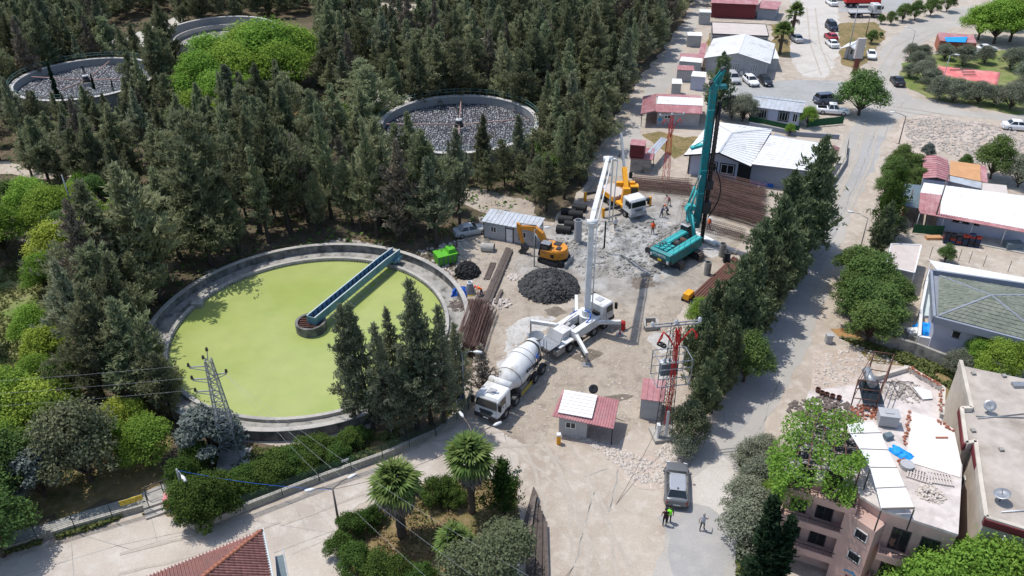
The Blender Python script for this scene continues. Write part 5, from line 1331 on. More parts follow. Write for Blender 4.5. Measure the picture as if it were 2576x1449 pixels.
# pergola with vine
pg = empty('vine_pergola', at_z(Q(300, 650), Z), 0, 'rusty pergola frame on the terrace overgrown with vine leaves', 'pergola')
zp = Z+1.6
cor = [Q(150, 780, zp), Q(560, 790, zp), Q(500, 450, zp), Q(250, 380, zp)]
for i in range(9): W(pg).bar(cor[0].lerp(cor[3], i/8), cor[1].lerp(cor[2], i/8), .06, .08).build('rafter', M['wood'], pg)
for i in range(6): W(pg).bar(cor[0].lerp(cor[1], i/5)+Vector((0, 0, .08)), cor[3].lerp(cor[2], i/5)+Vector((0, 0, .08)), .06, .06).build('purlin', M['rust'], pg)
for p in cor: W(pg).tube(at_z(p, Z), p, .05, n=5).build('post', M['rust'], pg)
def leaf_patch(name, P, size, mt_, parent=None, label=None, cat=None, seed=0, kind=None):
 g = np.random.default_rng(seed); P = np.array(P); n = len(P)
 nn = unit(np.array([0, 0, .8])+g.normal(0, .6, (n, 3))); a = unit(np.cross(nn, g.normal(0, 1, (n, 3)))); b2 = np.cross(nn, a); s_ = size*g.uniform(.6, 1.4, n)
 me = quads_mesh(name, P, a*s_[:, None], b2*(s_*.7)[:, None], g.random(n), mt_)
 o = obj(name, me, parent); tag(o, label, cat, kind=kind); return o
g = np.random.default_rng(8); LP = []
for (u, v, ru, rv, n) in ((170, 530, 105, 105, 800), (110, 760, 90, 110, 700), (230, 830, 150, 70, 500), (160, 960, 110, 90, 450), (380, 880, 60, 90, 350), (60, 900, 50, 80, 400), (420, 470, 110, 60, 600), (250, 470, 120, 60, 300), (420, 570, 70, 70, 350), (330, 690, 70, 70, 450), (470, 760, 100, 70, 900), (560, 720, 60, 60, 500), (480, 900, 60, 130, 700), (450, 960, 60, 60, 300), (90, 660, 80, 90, 500), (60, 800, 70, 120, 600), (270, 390, 60, 50, 250), (540, 510, 45, 60, 250), (20, 720, 50, 80, 300), (250, 600, 130, 80, 300), (530, 1020, 40, 40, 160)):
 for i in range(n):
  a = g.uniform(0, 6.28); r_ = g.random()**.6; du, dv = ru*r_*math.cos(a), rv*r_*math.sin(a)
  zz = zp+.15+.25*g.normal() if v < 820 else zp-.1-(v-820)/140*2.2+.3*g.normal()
  p = Q(u+du, v+dv, zz); LP.append(tuple(p))
leaf_patch('grape_vine', LP, .085, LM['bright'], None, 'bright green grape vine covering the terrace pergola of the pink house', 'vine', 5)
s = MB(); gr = random.Random(4)
for (u, v) in ((100, 1000), (220, 1220), (360, 1150), (330, 920)):
 p = Q(u, v, .2 if v > 1100 else 4); q_ = Q(u+40, v-260, zp-.3); pr = p
 for i in range(1, 9):
  c_ = p.lerp(q_, i/8)+Vector((gr.uniform(-.3, .3), gr.uniform(-.3, .3), 0)); s.tube(pr, c_, .05, n=5, cap=False); pr = c_
tag(s.build('climbing_vine', M['wood'], None), 'bare twisted vine stems climbing the pink house front', 'vine')
# roof clutter
def on_roof(me, name, u, v, label, cat, rz=0, z=Z, group=None):
 p = Q(u, v, z); return tag(obj(name, me, None, (p.x, p.y, z), rz), label, cat, group)
on_roof(MB().box(-.65, .65, -.45, .45, .08, .95).box(-.7, .7, -.5, .5, .952, 1.02).box(-.3, .3, -.15, .15, 1.022, 1.08).mesh('water_tank', M['grey_panel']), 'water_tank', 722, 500, 'grey square water tank standing on the pink house terrace', 'water tank', -.2, Z+.07)
s = MB()
for (u, v) in ((500, 400), (640, 420), (600, 210), (720, 240)): s.tube((Q(u, v, Z)-Q(600, 400, Z)), Q(u, v, Z)-Q(600, 400, Z)+Vector((0, 0, 2.4)), .04, n=4)
ft = empty('boiler_stand', Q(600, 400, Z), 0, 'rusty steel frame with grey boiler cylinder on the terrace corner', 'steel frame')
fr4 = [Q(500, 400, Z), Q(650, 420, Z), Q(720, 240, Z), Q(600, 220, Z)]
for p in fr4: W(ft).tube(p, p+Vector((0, 0, 2.6)), .05, n=5).build('upright', M['rust'], ft)
for zz in (.9, 1.8, 2.6):
 for a, c in zip(fr4, fr4[1:]+fr4[:1]): W(ft).tube(a+Vector((0, 0, zz)), c+Vector((0, 0, zz)), .035, n=4).build('crossbar', M['rust'], ft)
bc = (fr4[0]+fr4[2])/2
W(ft).tube(bc+Vector((-.3, -.7, 1.5)), bc+Vector((-.2, .9, 1.6)), .33, n=18).build('boiler', M['steel'], ft)
W(ft).slab([bc+Vector((-1.1, -1.5, .5)), bc+Vector((.4, -1.7, .5)), bc+Vector((.5, .2, 1.2)), bc+Vector((-1.0, .3, 1.2))], .05).build('solar_panel', M['glass'], ft)
drape('blue_tarpaulin', 'crumpled blue tarpaulin lying on the pink house terrace', 0, 0, 0, .8, .45, .35, 'brightblue', 6).location = Q(815, 690, Z+.02)
bpy.data.objects['blue_tarpaulin.002'].rotation_euler[2] = -.9
on_roof(MB().lathe([(0, .42), (.35, .45), (.35, .01)], 22, smooth=False).mesh('round_basin', M['grey_panel']), 'round_basin', 846, 775, 'flat round grey basin beside the blue tarpaulin on the terrace', 'basin')
on_roof(MB().box(-.3, .3, -.22, .22, 0, .4).mesh('dark_box', M['bluegrey']), 'dark_box', 730, 595, 'small dark blue crate under the white sheet canopy', 'crate', .3)
s = MB()
for i in range(9): s.box(-.6+i*.145, -.52+i*.145, -.42, .42, .1, .13)
for y in (-.4, 0, .36): s.box(-.6, .6, y, y+.06, 0, .098)
pm = s.mesh('pallet', M['beige_roof'])
on_roof(pm, 'pallet', 925, 830, 'pale wooden pallet on the terrace, left one of the pair', 'pallet', -.5, group='pallets on the terrace').scale = (1.25, 1.25, 1.2)
on_roof(pm, 'pallet', 1050, 850, 'pale wooden pallet on the terrace, right one beside the blue cloth', 'pallet', -.25, group='pallets on the terrace').scale = (1.25, 1.25, 1.2)
def chip(name, n, rx, ry, smin, smax, mt_, loc, label, cat=None, seed=0, hz=.3, kind=None, top='stuff'):
 """heap of broken angular pieces in one mesh"""
 g2 = random.Random(seed); s = MB()
 for i in range(n):
  a = g2.uniform(0, 2*PI); r_ = g2.random()**.5
  x, y = rx*r_*math.cos(a), ry*r_*math.sin(a); sz = g2.uniform(smin, smax)
  z_ = hz*(1-r_)*g2.uniform(.5, 1)
  s.at((x, y, z_), g2.uniform(-.7, .7), g2.uniform(-.7, .7), g2.uniform(0, 3))
  k = [g2.uniform(.6, 1.1) for _ in range(6)]
  s.hexa([(-sz*k[0], -sz*k[1]*.7, -sz*.3), (sz*k[2], -sz*.6, -sz*.3), (sz*k[3], sz*.7*k[4], -sz*.3), (-sz*.8, sz*.6, -sz*.3)], [(-sz*.6, -sz*.4*k[5], sz*.3), (sz*.7*k[0], -sz*.5, sz*.35), (sz*.6, sz*.5, sz*.25*k[1]), (-sz*.7, sz*.5*k[2], sz*.35)])
 o = s.build(name, M[mt_] if isinstance(mt_, str) else mt_, None, loc); return tag(o, label, cat, kind=kind)
chip('rubble_heap', 170, .9, .8, .04, .14, 'stone', Q(1000, 940, Z+.02), 'small heap of grey rubble on the open terrace', 'rubble', 1)
chip('rubble_strip', 220, 1.8, 1.4, .04, .16, 'stone', Q(830, 300, Z+.02), 'scattered plaster rubble at the back of the terrace', None, 2, .1, 'stuff')
chip('brick_rubble', 160, 1.4, .8, .05, .14, 'brick', Q(600, 430, Z+.02), 'broken red bricks under the rusty boiler frame', 'rubble', 3, .25)
chip('terrace_junk', 260, 2.6, 1.7, .06, .22, 'wood', Q(330, 430, Z+.02), 'jumble of pots, boards and scrap at the terrace edge', 'junk', 4, .35)
chip('terrace_junk', 260, 2.8, 2.0, .06, .22, 'dark', Q(330, 640, Z+.02), 'dark household scrap under the vine pergola', 'junk', 5, .3)
for k, (u, v) in enumerate(((295, 305), (320, 325), (350, 335), (385, 345), (425, 355))):
 on_roof(MB().lathe([(0, .16), (.35, .2), (.35, .16), (.1, .14), (.1, .01)], 12, smooth=False).mesh('flower_pot', M['rust']), 'flower_pot', u, v, 'brown pot in the row along the terrace edge', 'pot', group='pots along the terrace edge')
s = MB()
for a, c in (((755, 235), (800, 335)), ((800, 335), (850, 265)), ((850, 265), (755, 235)), ((790, 240), (890, 245)), ((860, 270), (940, 350))): s.bar(Q(*a, Z+.1)-Q(800, 300, Z), Q(*c, Z+.15)-Q(800, 300, Z), .05, .05)
tag(s.build('fallen_truss', M['wood'], None, Q(800, 300, Z)), 'fallen triangular timber frame on the back terrace', 'timber frame')
s = MB().slab([Q(*p, Z+.15)-Q(950, 300, Z) for p in ((890, 275), (950, 350), (1010, 345), (1000, 300), (940, 280))], .04)
tag(s.build('plaster_board', M['white'], None, Q(950, 300, Z)), 'broken white board lying on the back terrace', 'board')
s = MB().bar(Q(1030, 588, Z+.12)-Q(1030, 588, Z), Q(1105, 588, Z+.12)-Q(1030, 588, Z), .12, .06)
tag(s.build('brown_plank', M['brick'], None, Q(1030, 588, Z)), 'short red-brown plank on the tiled terrace', 'plank')
# --- beige building at the right edge
Z2 = 8.6
def Q2(u, v, z=Z2): return Q(u, v, z)
bp = [Q2(1185, 100), Q2(1250, 392), Q2(1185, 392), Q2(1212, 620), Q2(1270, 608), Q2(1312, 872), Q2(1345, 1085), Q2(1900, 1250), Q2(1900, 250)]
b = empty('beige_building', at_z(bp[0], 0), 0, 'beige flat-roofed building with maroon edging at the right border', 'building')
W(b).prism([tuple(p.xy) for p in bp], -.2, Z2-.6).build('walls', M['cream_wall'], b)
M['roof_screed'] = mat('roof_screed', (.42, .37, .32), .9, .15, .9, .2, col2=(.30, .255, .21), scale2=.35)
ins = lambda p, c, t_: p+(c-p).normalized()*t_
cc = sum(bp, Vector())/len(bp)
W(b).prism([tuple(ins(p, cc, .3).xy) for p in bp], Z2-.6, Z2-.4).build('roof_deck', M['roof_screed'], b)
for i in range(len(bp)-1):
 a, c = ins(bp[i], cc, .12), ins(bp[i+1], cc, .12)
 W(b).bar(at_z(a, Z2-.3), at_z(c, Z2-.3), .26, .6).build('parapet', M['cream_wall'], b)
for i in (2, 3, 4, 5, 6):
 if i == 3: pass
 a, c = bp[i], bp[i+1]; dd = (c-a).normalized(); nn_ = Vector((dd.y, -dd.x, 0))
 a2, c2 = ins(a, cc, -.06), ins(c, cc, -.06)
 W(b).bar(at_z(a2, Z2-.4), at_z(c2, Z2-.4), .08, .55).build('fascia_band', M['maroon'], b)
FA, FB = at_z(bp[6], 0), at_z(bp[7], 0)
window(b, FA, FB, 1.6, 4.9, 3.4, 1.9, 4, surround='white')
window(b, FA, FB, 1.6, 1.6, 3.4, 1.7, 4, surround='white')
W(b, wallm(FA, FB)).tube((1.25, .15, 6.9), (1.25, .15, 7.7), .06, n=6).build('drain_pipe', M['white'], b)
for (i, x, z_) in ((4, .8, 5.2),):
 window(b, at_z(bp[i], 0), at_z(bp[i+1], 0), x, z_, .6, .9, 1)
def dish(name, p, r, aim, label, mast=.6, mm_='steel'):
 t = empty(name, p, 0, label, 'satellite dish')
 MB().tube((0, 0, 0), (0, 0, mast), .03, n=5).build('mast', M['dark'], t)
 a = Vector(aim).normalized(); q_ = a.to_track_quat('Z', 'Y').to_matrix().to_4x4()
 s = MB(); s.m = Matrix.Translation((0, 0, mast)) @ q_
 s.lathe([(.0, .001), (.03*r, r*.5), (.14*r*1.6, r), (.14*r*1.6+.01, r*.99), (.05*r, r*.5), (.02, .001)], 22); s.build('reflector', M[mm_], t)
 MB().tube((0, 0, mast), tuple(Vector((0, 0, mast))+a*r*.9), .02, n=4).build('feed_arm', M['dark'], t)
 return t
dish('satellite_dish', Q2(1350, 430, Z2-.4), .42, (-.5, -.8, .9), 'grey satellite dish on the beige roof, the upper one')
dish('satellite_dish', Q2(1425, 985, Z2-.4), .5, (-.3, .1, 1), 'grey satellite dish on the beige roof near the maroon edge')
s = MB().tube(Q2(1280, 455, Z2-.35)-Q2(1280, 455, Z2), Q2(1578, 465, Z2-.35)-Q2(1280, 455, Z2), .05, n=5).tube(Q2(1290, 470, Z2-.35)-Q2(1280, 455, Z2), Q2(1578, 440, Z2-.35)-Q2(1280, 455, Z2), .04, n=5)
tag(s.build('roof_pipe', M['steel'], None, Q2(1280, 455, Z2)), 'thin pipes running across the beige roof', 'pipe')
s = MB().tube((0, 0, .06), Q2(1578, 1045, Z2)-Q2(1435, 1055, Z2)+Vector((0, 0, .06)), .05, n=6)
tag(s.build('white_pipe', M['white'], None, Q2(1435, 1055, Z2-.4)), 'white pipe lying near the front of the beige roof', 'pipe')
tag(obj('metal_trough', MB().box(-.2, 1.4, -.25, .25, 0, .25).mesh('metal_trough', M['steel']), None, Q2(1520, 270, Z2-.4)), 'grey metal trough at the far right of the beige roof', 'trough')
for u, v in ((1262, 195), (1452, 210), (1260, 550), (1435, 668)):
 tag(obj('roof_vent', MB().box(-.15, .15, -.15, .15, 0, .18).mesh('roof_vent', M['old_concrete']), None, Q2(u, v, Z2-.4)), 'small square vent stub on the beige roof', 'vent', 'vent stubs on the beige roof')
# ---------------------------------------------------------------- vehicles
CARM = {}
def paint(name, c, rough=.3):
 if name not in CARM: CARM[name] = mat('car_paint_'+name, c, rough, .04, 1.5, spec=.6)
 return CARM[name]
M['chrome'] = mat('lamp_glass', (.6, .6, .6), .2, .05, 3, spec=.6)
M['tail'] = mat('tail_lamp', (.30, .01, .01), .3, .05, 3)
M['rim'] = mat('wheel_rim', (.30, .30, .31), .4, .15, 3, metal=.5)
M['tyre'] = mat('tyre_rubber', (.022, .021, .020), .9, .2, 6, col2=(.08, .07, .06), scale2=3, fac2=(.5, .7))
WHEEL = {}
def wheel(parent, x, y, r, w_, side):
 key = (round(r, 2), round(w_, 2))
 if key not in WHEEL:
  t_ = MB().lathe([(-w_/2, r*.62), (-w_/2, r*.93), (-w_*.36, r), (w_*.36, r), (w_/2, r*.93), (w_/2, r*.62)], 22, 'y').mesh('tyre', M['tyre'])
  r_ = MB().lathe([(-w_/2+.02, r*.64), (w_*.3, r*.63), (w_*.42, r*.60), (w_*.30, r*.52), (w_*.2, r*.25), (w_*.42, r*.2), (w_*.42, .001)], 16, 'y').mesh('rim', M['rim'])
  WHEEL[key] = (t_, r_)
 o = obj('wheel', WHEEL[key][0], parent, (x, y, r), 0 if side > 0 else PI)
 obj('rim', WHEEL[key][1], o); return o
def sections(L, W_, st):
 out = []
 for x, k, zb, zt in st:
  h = W_/2*k; zm = zb+(zt-zb)*.55
  out.append([(x*L, -h*.9, zb), (x*L, -h, zb+.08), (x*L, -h, zm), (x*L, -h*.94, zt-.04), (x*L, -h*.82, zt), (x*L, -h*.4, zt+.025), (x*L, h*.4, zt+.025), (x*L, h*.82, zt), (x*L, h*.94, zt-.04), (x*L, h, zm), (x*L, h, zb+.08), (x*L, h*.9, zb)])
 return out
STY = {
'sedan': dict(L=4.5, W=1.78, belt=[(-.5, .78, .42, .80), (-.485, .92, .28, .90), (-.40, .99, .24, .97), (-.22, 1, .2, .97), (0, 1, .2, .95), (.2, 1, .2, .94), (.36, .98, .22, .85), (.45, .86, .26, .74), (.485, .72, .3, .66), (.5, .55, .38, .56)], rb=-.36, rt=-.23, ft=.03, fb=.20, H=1.44),
'hatch': dict(L=4.4, W=1.82, belt=[(-.5, .70, .40, .86), (-.488, .84, .28, .98), (-.46, .95, .24, 1.02), (-.40, 1, .22, 1.03), (-.2, 1, .2, 1.0), (0, 1, .2, .98), (.2, 1, .2, .96), (.34, .96, .22, .88), (.42, .87, .24, .80), (.465, .74, .28, .71), (.49, .56, .34, .62), (.5, .40, .40, .55)], rb=-.475, rt=-.33, ft=.03, fb=.23, H=1.47),
'suv': dict(L=4.6, W=1.86, belt=[(-.5, .86, .45, 1.0), (-.485, .96, .32, 1.08), (-.40, 1, .28, 1.10), (0, 1, .28, 1.08), (.22, 1, .28, 1.05), (.38, .99, .3, .98), (.47, .94, .34, .86), (.5, .8, .42, .7)], rb=-.475, rt=-.41, ft=.08, fb=.22, H=1.72),
'van': dict(L=4.3, W=1.78, belt=[(-.5, .88, .40, 1.0), (-.485, .97, .26, 1.05), (0, 1, .22, 1.05), (.26, 1, .22, 1.0), (.40, .98, .24, .92), (.48, .92, .28, .78), (.5, .8, .36, .62)], rb=-.485, rt=-.45, ft=.14, fb=.30, H=1.8),
'pickup': dict(L=5.1, W=1.84, belt=[(-.5, .92, .45, 1.0), (-.49, .97, .34, 1.05), (0, 1, .3, 1.05), (.2, 1, .3, 1.04), (.38, .99, .32, .98), (.47, .94, .36, .86), (.5, .8, .45, .7)], rb=-.16, rt=-.12, ft=.09, fb=.21, H=1.78)}
def car(u, v, yawv, style, pnt, label, cat='car', group=None, loc=None, plate=True, sc_=1.0, roofc=None):
 S = STY[style]; L, W_, H = S['L'], S['W'], S['H']
 p = loc if loc is not None else G(u, v); z = gz(p.x, p.y) if loc is None else p.z
 t = empty('parked_car' if cat == 'car' else ('parked_van' if cat == 'van' else 'pickup_truck'), (p.x, p.y, z), yawv, label, cat, group); t.scale = (sc_,)*3
 s = MB().loft(sections(L, W_, S['belt']), smooth=True); s.build('body', pnt, t)
 zb = .90 if style in ('sedan', 'hatch') else 1.0
 rb, rt, ft, fb = S['rb']*L, S['rt']*L, S['ft']*L, S['fb']*L; w0, w1 = W_/2*.90, W_/2*.66
 base = [(rb, -w0, zb), (fb, -w0, zb), (fb, w0, zb), (rb, w0, zb)]; top = [(rt, -w1, H-.05), (ft, -w1, H-.05), (ft, w1, H-.05), (rt, w1, H-.05)]
 MB().hexa(base, top).build('cabin', pnt, t)
 ov = .06
 MB().loft([[(rt-.10, -w1*.9, H-.06), (rt-.10, w1*.9, H-.06), (rt-.10, w1*.8, H-.035), (rt-.10, -w1*.8, H-.035)], [(rt+.15, -w1-.02, H-.06), (rt+.15, w1+.02, H-.06), (rt+.15, w1*.85, H), (rt+.15, -w1*.85, H)],
   [(ft-.2, -w1-.02, H-.06), (ft-.2, w1+.02, H-.06), (ft-.2, w1*.85, H), (ft-.2, -w1*.85, H)], [(ft+.05, -w1*.95, H-.07), (ft+.05, w1*.95, H-.07), (ft+.05, w1*.8, H-.04), (ft+.05, -w1*.8, H-.04)]]).build('roof', roofc or pnt, t)
 def pane(name, q, off=.012, in_=.0):
  q = [Vector(p_) for p_ in q]; c = sum(q, Vector())/4; q = [c+(p_-c)*(1-in_) for p_ in q]; n = (q[1]-q[0]).cross(q[3]-q[0]).normalized()
  if n.dot(c-Vector((0, 0, 1))) < 0: n = -n
  s = MB(); s.add([p_+n*off for p_ in q]+[p_-n*.01 for p_ in q], [(0, 1, 2, 3), (7, 6, 5, 4), (0, 4, 5, 1), (1, 5, 6, 2), (2, 6, 7, 3), (3, 7, 4, 0)]); s.build(name, M['glass'], t)
 pane('windscreen', [base[1], base[2], top[2], top[1]], in_=.08); pane('rear_window', [base[3], base[0], top[0], top[3]], in_=.10)
 for i, j in ((0, 1), (2, 3)):
  b0, b1, t1, t0 = [Vector(x) for x in (base[i], base[j], top[j], top[i])]
  m0, m1 = b0.lerp(b1, .5), t0.lerp(t1, .5)
  pane('side_window', [b0, m0, m1, t0], in_=.14); pane('side_window', [m0, b1, t1, m1], in_=.14)
 r = .32 if style != 'suv' and style != 'pickup' else .37
 for x in (-.31*L, .32*L):
  for sd in (-1, 1): wheel(t, x, sd*(W_/2-.10), r, .22, sd)
 for sd in (-1, 1):
  MB().hexa([(L*.455, sd*W_*.30, .60), (L*.492, sd*W_*.26, .58), (L*.478, sd*W_*.42, .60), (L*.44, sd*W_*.455, .62)], [(L*.45, sd*W_*.30, .76), (L*.484, sd*W_*.27, .72), (L*.466, sd*W_*.41, .74), (L*.435, sd*W_*.45, .78)]).build('headlight', M['chrome'], t)
  MB().box(-L*.497, -L*.478, sd*W_*.34-.16, sd*W_*.34+.16, .66, .84).build('tail_light', M['tail'], t)
  MB().box(fb-.35, fb-.2, sd*(W_/2+.08)-.08, sd*(W_/2+.08)+.08, zb+.02, zb+.16).build('mirror', pnt, t)
 MB().box(L*.492, L*.503, -.6, .6, .40, .54).build('grille', M['black'], t)
 if plate:
  MB().box(-L*.505, -L*.494, -.26, .26, .50, .61).build('number_plate', M['number_plate'], t); MB().box(L*.498, L*.508, -.26, .26, .36, .46).build('number_plate', M['number_plate'], t)
 MB().box(-L*.504, -L*.47, -W_*.44, W_*.44, .30, .46).build('bumper', M['dark'] if style in ('hatch', 'suv') else pnt, t)
 if style == 'pickup': MB().box(-L*.47, -L*.19, -W_*.40, W_*.40, 1.06, 1.075).build('load_bed', M['dark'], t)
 if style == 'hatch': MB().box(rt-.02, rt+.12, -.05, .05, H, H+.05).build('aerial', M['dark'], t)
 return t
grey = paint('grey', (.13, .135, .145), .28)
car(0, 0, R(80), 'hatch', grey, 'grey hatchback with silver roof parked at the bottom junction', loc=(G(1672, 1266)+G(1730, 1268)+G(1676, 1196)+G(1727, 1200))/4+Vector((.0, .1, .02)), roofc=paint('roof_silver', (.30, .315, .34), .25), sc_=1.04)
wt, sv, bk = paint('white', (.72, .72, .72)), paint('silver', (.42, .42, .42)), paint('black', (.018, .018, .022))
car(1844, 205, R(-88), 'suv', sv, 'silver estate car, leftmost of the three before the gabled hall', group='cars before the gabled hall', sc_=.95)
car(1888, 211, R(-82), 'hatch', wt, 'white hatchback, middle one of the three before the gabled hall', group='cars before the gabled hall')
car(1925, 211, R(-86), 'hatch', bk, 'black hatchback, rightmost of the three before the gabled hall', group='cars before the gabled hall', sc_=.95)
car(2082, 259, R(12), 'suv', paint('bluegrey', (.07, .08, .12)), 'dark blue-grey off-roader parked above the white pickup', sc_=1.05)
car(2093, 286, R(-14), 'pickup', wt, 'white pickup truck half hidden by a leafy tree above the green screen', 'pickup')
car(2002, 103, R(95), 'sedan', sv, 'silver saloon standing beside the fan palms of the upper yard')
car(2091, 74, R(-90), 'van', paint('navy', (.025, .03, .05)), 'dark blue van in the row along the upper yard kerb', 'van')
car(2089, 99, R(90), 'hatch', paint('redc', (.35, .02, .03)), 'small red car between the dark van and a white saloon')
car(2092, 116, R(90), 'sedan', wt, 'white saloon directly below the small red car', sc_=.95)
car(2091, 12, R(90), 'sedan', wt, 'white saloon at the very top of the upper yard')
car(2191, 145, R(-107), 'sedan', wt, 'old boxy white saloon beside the traffic island', sc_=.95)
car(2256, 211, R(82), 'sedan', bk, 'black saloon parked by the olive grove, seen from behind')
car(2560, 326, R(-12), 'sedan', wt, 'white saloon driving at the right edge past the stony lot', sc_=1.05)
car(1184, 588, R(20), 'sedan', sv, 'dusty silver car parked in the tree shade left of the site cabin', sc_=.95)
car(2108+10, 0, R(-10), 'hatch', bk, 'dark car at the top behind the red lorry')
car(2410+70, 128, R(0), 'sedan', wt, 'white car under the big tree at the right', sc_=.9)
car(2118+300, 118+0, R(20), 'hatch', wt, 'white car roof showing between the olives beside the brown hut', sc_=.9).location = G(2410+30, 137)
def truck_cab(t, x0, x1, w_, z0, z1, pm, lower='dark', hatch=True, windcol='glass'):
 """cab between x0 (back) and x1 (front); x forward"""
 h = w_/2
 MB().loft([[(x0, -h, z0), (x0, h, z0), (x0, h*.98, z1-.12), (x0, h*.90, z1), (x0, -h*.90, z1), (x0, -h*.98, z1-.12)],
   [(x1-.25, -h, z0), (x1-.25, h, z0), (x1-.3, h*.97, z1-.14), (x1-.35, h*.88, z1-.02), (x1-.35, -h*.88, z1-.02), (x1-.3, -h*.97, z1-.14)],
   [(x1, -h*.93, z0), (x1, h*.93, z0), (x1-.16, h*.88, z1-.30), (x1-.22, h*.80, z1-.2), (x1-.22, -h*.80, z1-.2), (x1-.16, -h*.88, z1-.30)]]).build('cab', pm, t)
 zw = z0+(z1-z0)*.46
 MB().hexa([(x1-.03, -h*.86, zw), (x1+.02, -h*.86, zw), (x1+.02, h*.86, zw), (x1-.03, h*.86, zw)], [(x1-.20, -h*.80, z1-.33), (x1-.15, -h*.80, z1-.33), (x1-.15, h*.80, z1-.33), (x1-.20, h*.80, z1-.33)]).build('windscreen', M['glass'], t)
 for sd in (-1, 1):
  y = sd*h
  MB().hexa([(x1-1.25, y-.02*sd, zw+.05), (x1-.35, y-.02*sd, zw-.05), (x1-.35, y+.015*sd, zw-.05), (x1-1.25, y+.015*sd, zw+.05)], [(x1-1.25, y*.965-.02*sd, z1-.28), (x1-.48, y*.965-.02*sd, z1-.28), (x1-.48, y*.975+.01*sd, z1-.28), (x1-1.25, y*.975+.01*sd, z1-.28)]).build('side_window', M['glass'], t)
  o = MB().box(x1-.15, x1+.05, y+sd*.18-.12, y+sd*.18+.12, zw+.05, zw+.75).build('mirror', M['black'], t)
  MB().tube((x1-.1, y*.95, z1-.3), (x1-.05, y+sd*.18, zw+.7), .02, n=4).build('mirror_arm', M['black'], o)
  MB().box(x1-.02, x1+.05, y*.62-.18, y*.62+.18, z0+.08, z0+.28).build('headlight', M['chrome'], t)
  MB().box(x1-1.35, x1-1.31, y-.005, y+sd*.012, z0+.3, z1-.3).box(x1-1.0, x1-.8, y+sd*.004, y+sd*.03, zw-.25, zw-.2).build('door_handle', M['dark'], t)
 MB().box(x1-.5, x1+.07, -h*.98, h*.98, z0-.45, z0-.01).build('bumper', M[lower], t)
 s = MB()
 for k in range(4): s.box(x1-.01, x1+.03, -h*.55, h*.55, z0+.06+k*.14, z0+.14+k*.14)
 s.build('grille', M[lower], t)
 MB().box(x1+.07, x1+.085, -.26, .26, z0-.33, z0-.2).build('number_plate', M['number_plate'], t)
 if hatch: MB().box((x0+x1)/2-.35, (x0+x1)/2+.35, -.35, .35, z1, z1+.05).build('roof_hatch', M['grey_panel'], t)
def text(body, size, mt_, parent, loc, rot, name='lettering', ext=.004, shear=0):
 cu = bpy.data.curves.new(name, 'FONT'); cu.body = body; cu.size = size; cu.extrude = ext; cu.align_x = 'CENTER'; cu.align_y = 'CENTER'; cu.shear = shear
 cu.materials.append(M[mt_] if isinstance(mt_, str) else mt_); cu.offset = size*.015
 o = bpy.data.objects.new(name, cu); C.objects.link(o)
 me = bpy.data.meshes.new_from_object(o.evaluated_get(bpy.context.evaluated_depsgraph_get())); bpy.data.objects.remove(o)
 o = bpy.data.objects.new(name, me); C.objects.link(o); o.parent = parent; o.location = loc; o.rotation_euler = rot; return o
# ---- concrete mixer
fw = G(1267.6, 1054.4); rw = G(1351.7, 954.4); ya = yaw(rw, fw); wb = (fw-rw).length
sC = wb/7.0
dx = Vector((math.cos(ya), math.sin(ya), 0)); dy = Vector((-dx.y, dx.x, 0))
# seen from the cab the near side is its left side: y left
org = fw+dx*1.45*sC+(-dy if dy.dot(Vector((-1, 0, 0))) < 0 else dy)*1.12*sC
mx_ = empty('mixer_truck', (org.x, org.y, siteG(0, 0).z*0+.05), ya, 'white concrete mixer truck with big drum backed up to the pump', 'mixer truck'); mx_.scale = (sC,)*3
mx_.scale = (sC*1.13, sC*1.06, sC*1.08); t = mx_; TW = M['truck_white']
truck_cab(t, -2.15, 0, 2.5, 1.05, 2.95, TW, 'dark')
MB().box(-9.6, -.4, -.45, -.33, .75, 1.05).box(-9.6, -.4, .33, .45, .75, 1.05).box(-9.6, -9.4, -.4, .4, .75, 1.0).box(-5, -4.8, -.4, .4, .75, 1.0).build('chassis', M['dark'], t)
for x in (-1.45, -3.35, -6.95, -8.35):
 for sd in (-1, 1):
  wheel(t, x, sd*1.08, .52, .34, sd)
  MB().lathe([(-.2, .62), (.2, .62), (.2, .66), (-.2, .66), (-.2, .62)], 12, 'y', a0=-PI*.5, a1=PI*.5, smooth=False).build('mudguard', M['dark'], t, (x, sd*1.08, .52))
zc1, zc2, xf, xr = 2.1, 3.1, -3.1, -8.9
dr = empty('drum_axis', (0, 0, 0)); bpy.data.objects.remove(dr)
ang = math.atan2(zc2-zc1, xf-xr)
prof = [(-.05, .01), (-.03, .45), (.1, .75), (.9, 1.25), (1.6, 1.38), (2.9, 1.38), (3.6, 1.27), (4.6, .90), (5.2, .72), (5.25, .80), (5.4, .80), (5.42, .70), (5.75, .62), (5.75, .5), (5.4, .5)]
s = MB(); s.m = Matrix.Translation((xf-.1, 0, zc1)) @ Matrix.Rotation(PI, 4, 'Z') @ Matrix.Rotation(-ang, 4, 'Y'); s.lathe(prof, 36, 'x'); drum = s.build('drum', TW, t)
s = MB(); s.m = Matrix.Translation((xf-.1, 0, zc1)) @ Matrix.Rotation(PI, 4, 'Z') @ Matrix.Rotation(-ang, 4, 'Y')
for x in (.9, 2.9, 3.6): s.lathe([(x, 1.385 if x > 1 and x < 3 else 1.275), (x+.05, 1.395 if x > 1 and x < 3 else 1.28)], 36, 'x')
s.lathe([(5.0, .82), (5.0, .86), (5.14, .84), (5.14, .78)], 36, 'x'); s.build('drum_ring', M['dark'], drum)
MB().tube((-2.55, -1.15, 2.85), (-2.55, 1.15, 2.85), .36, n=18).build('water_tank', TW, t)
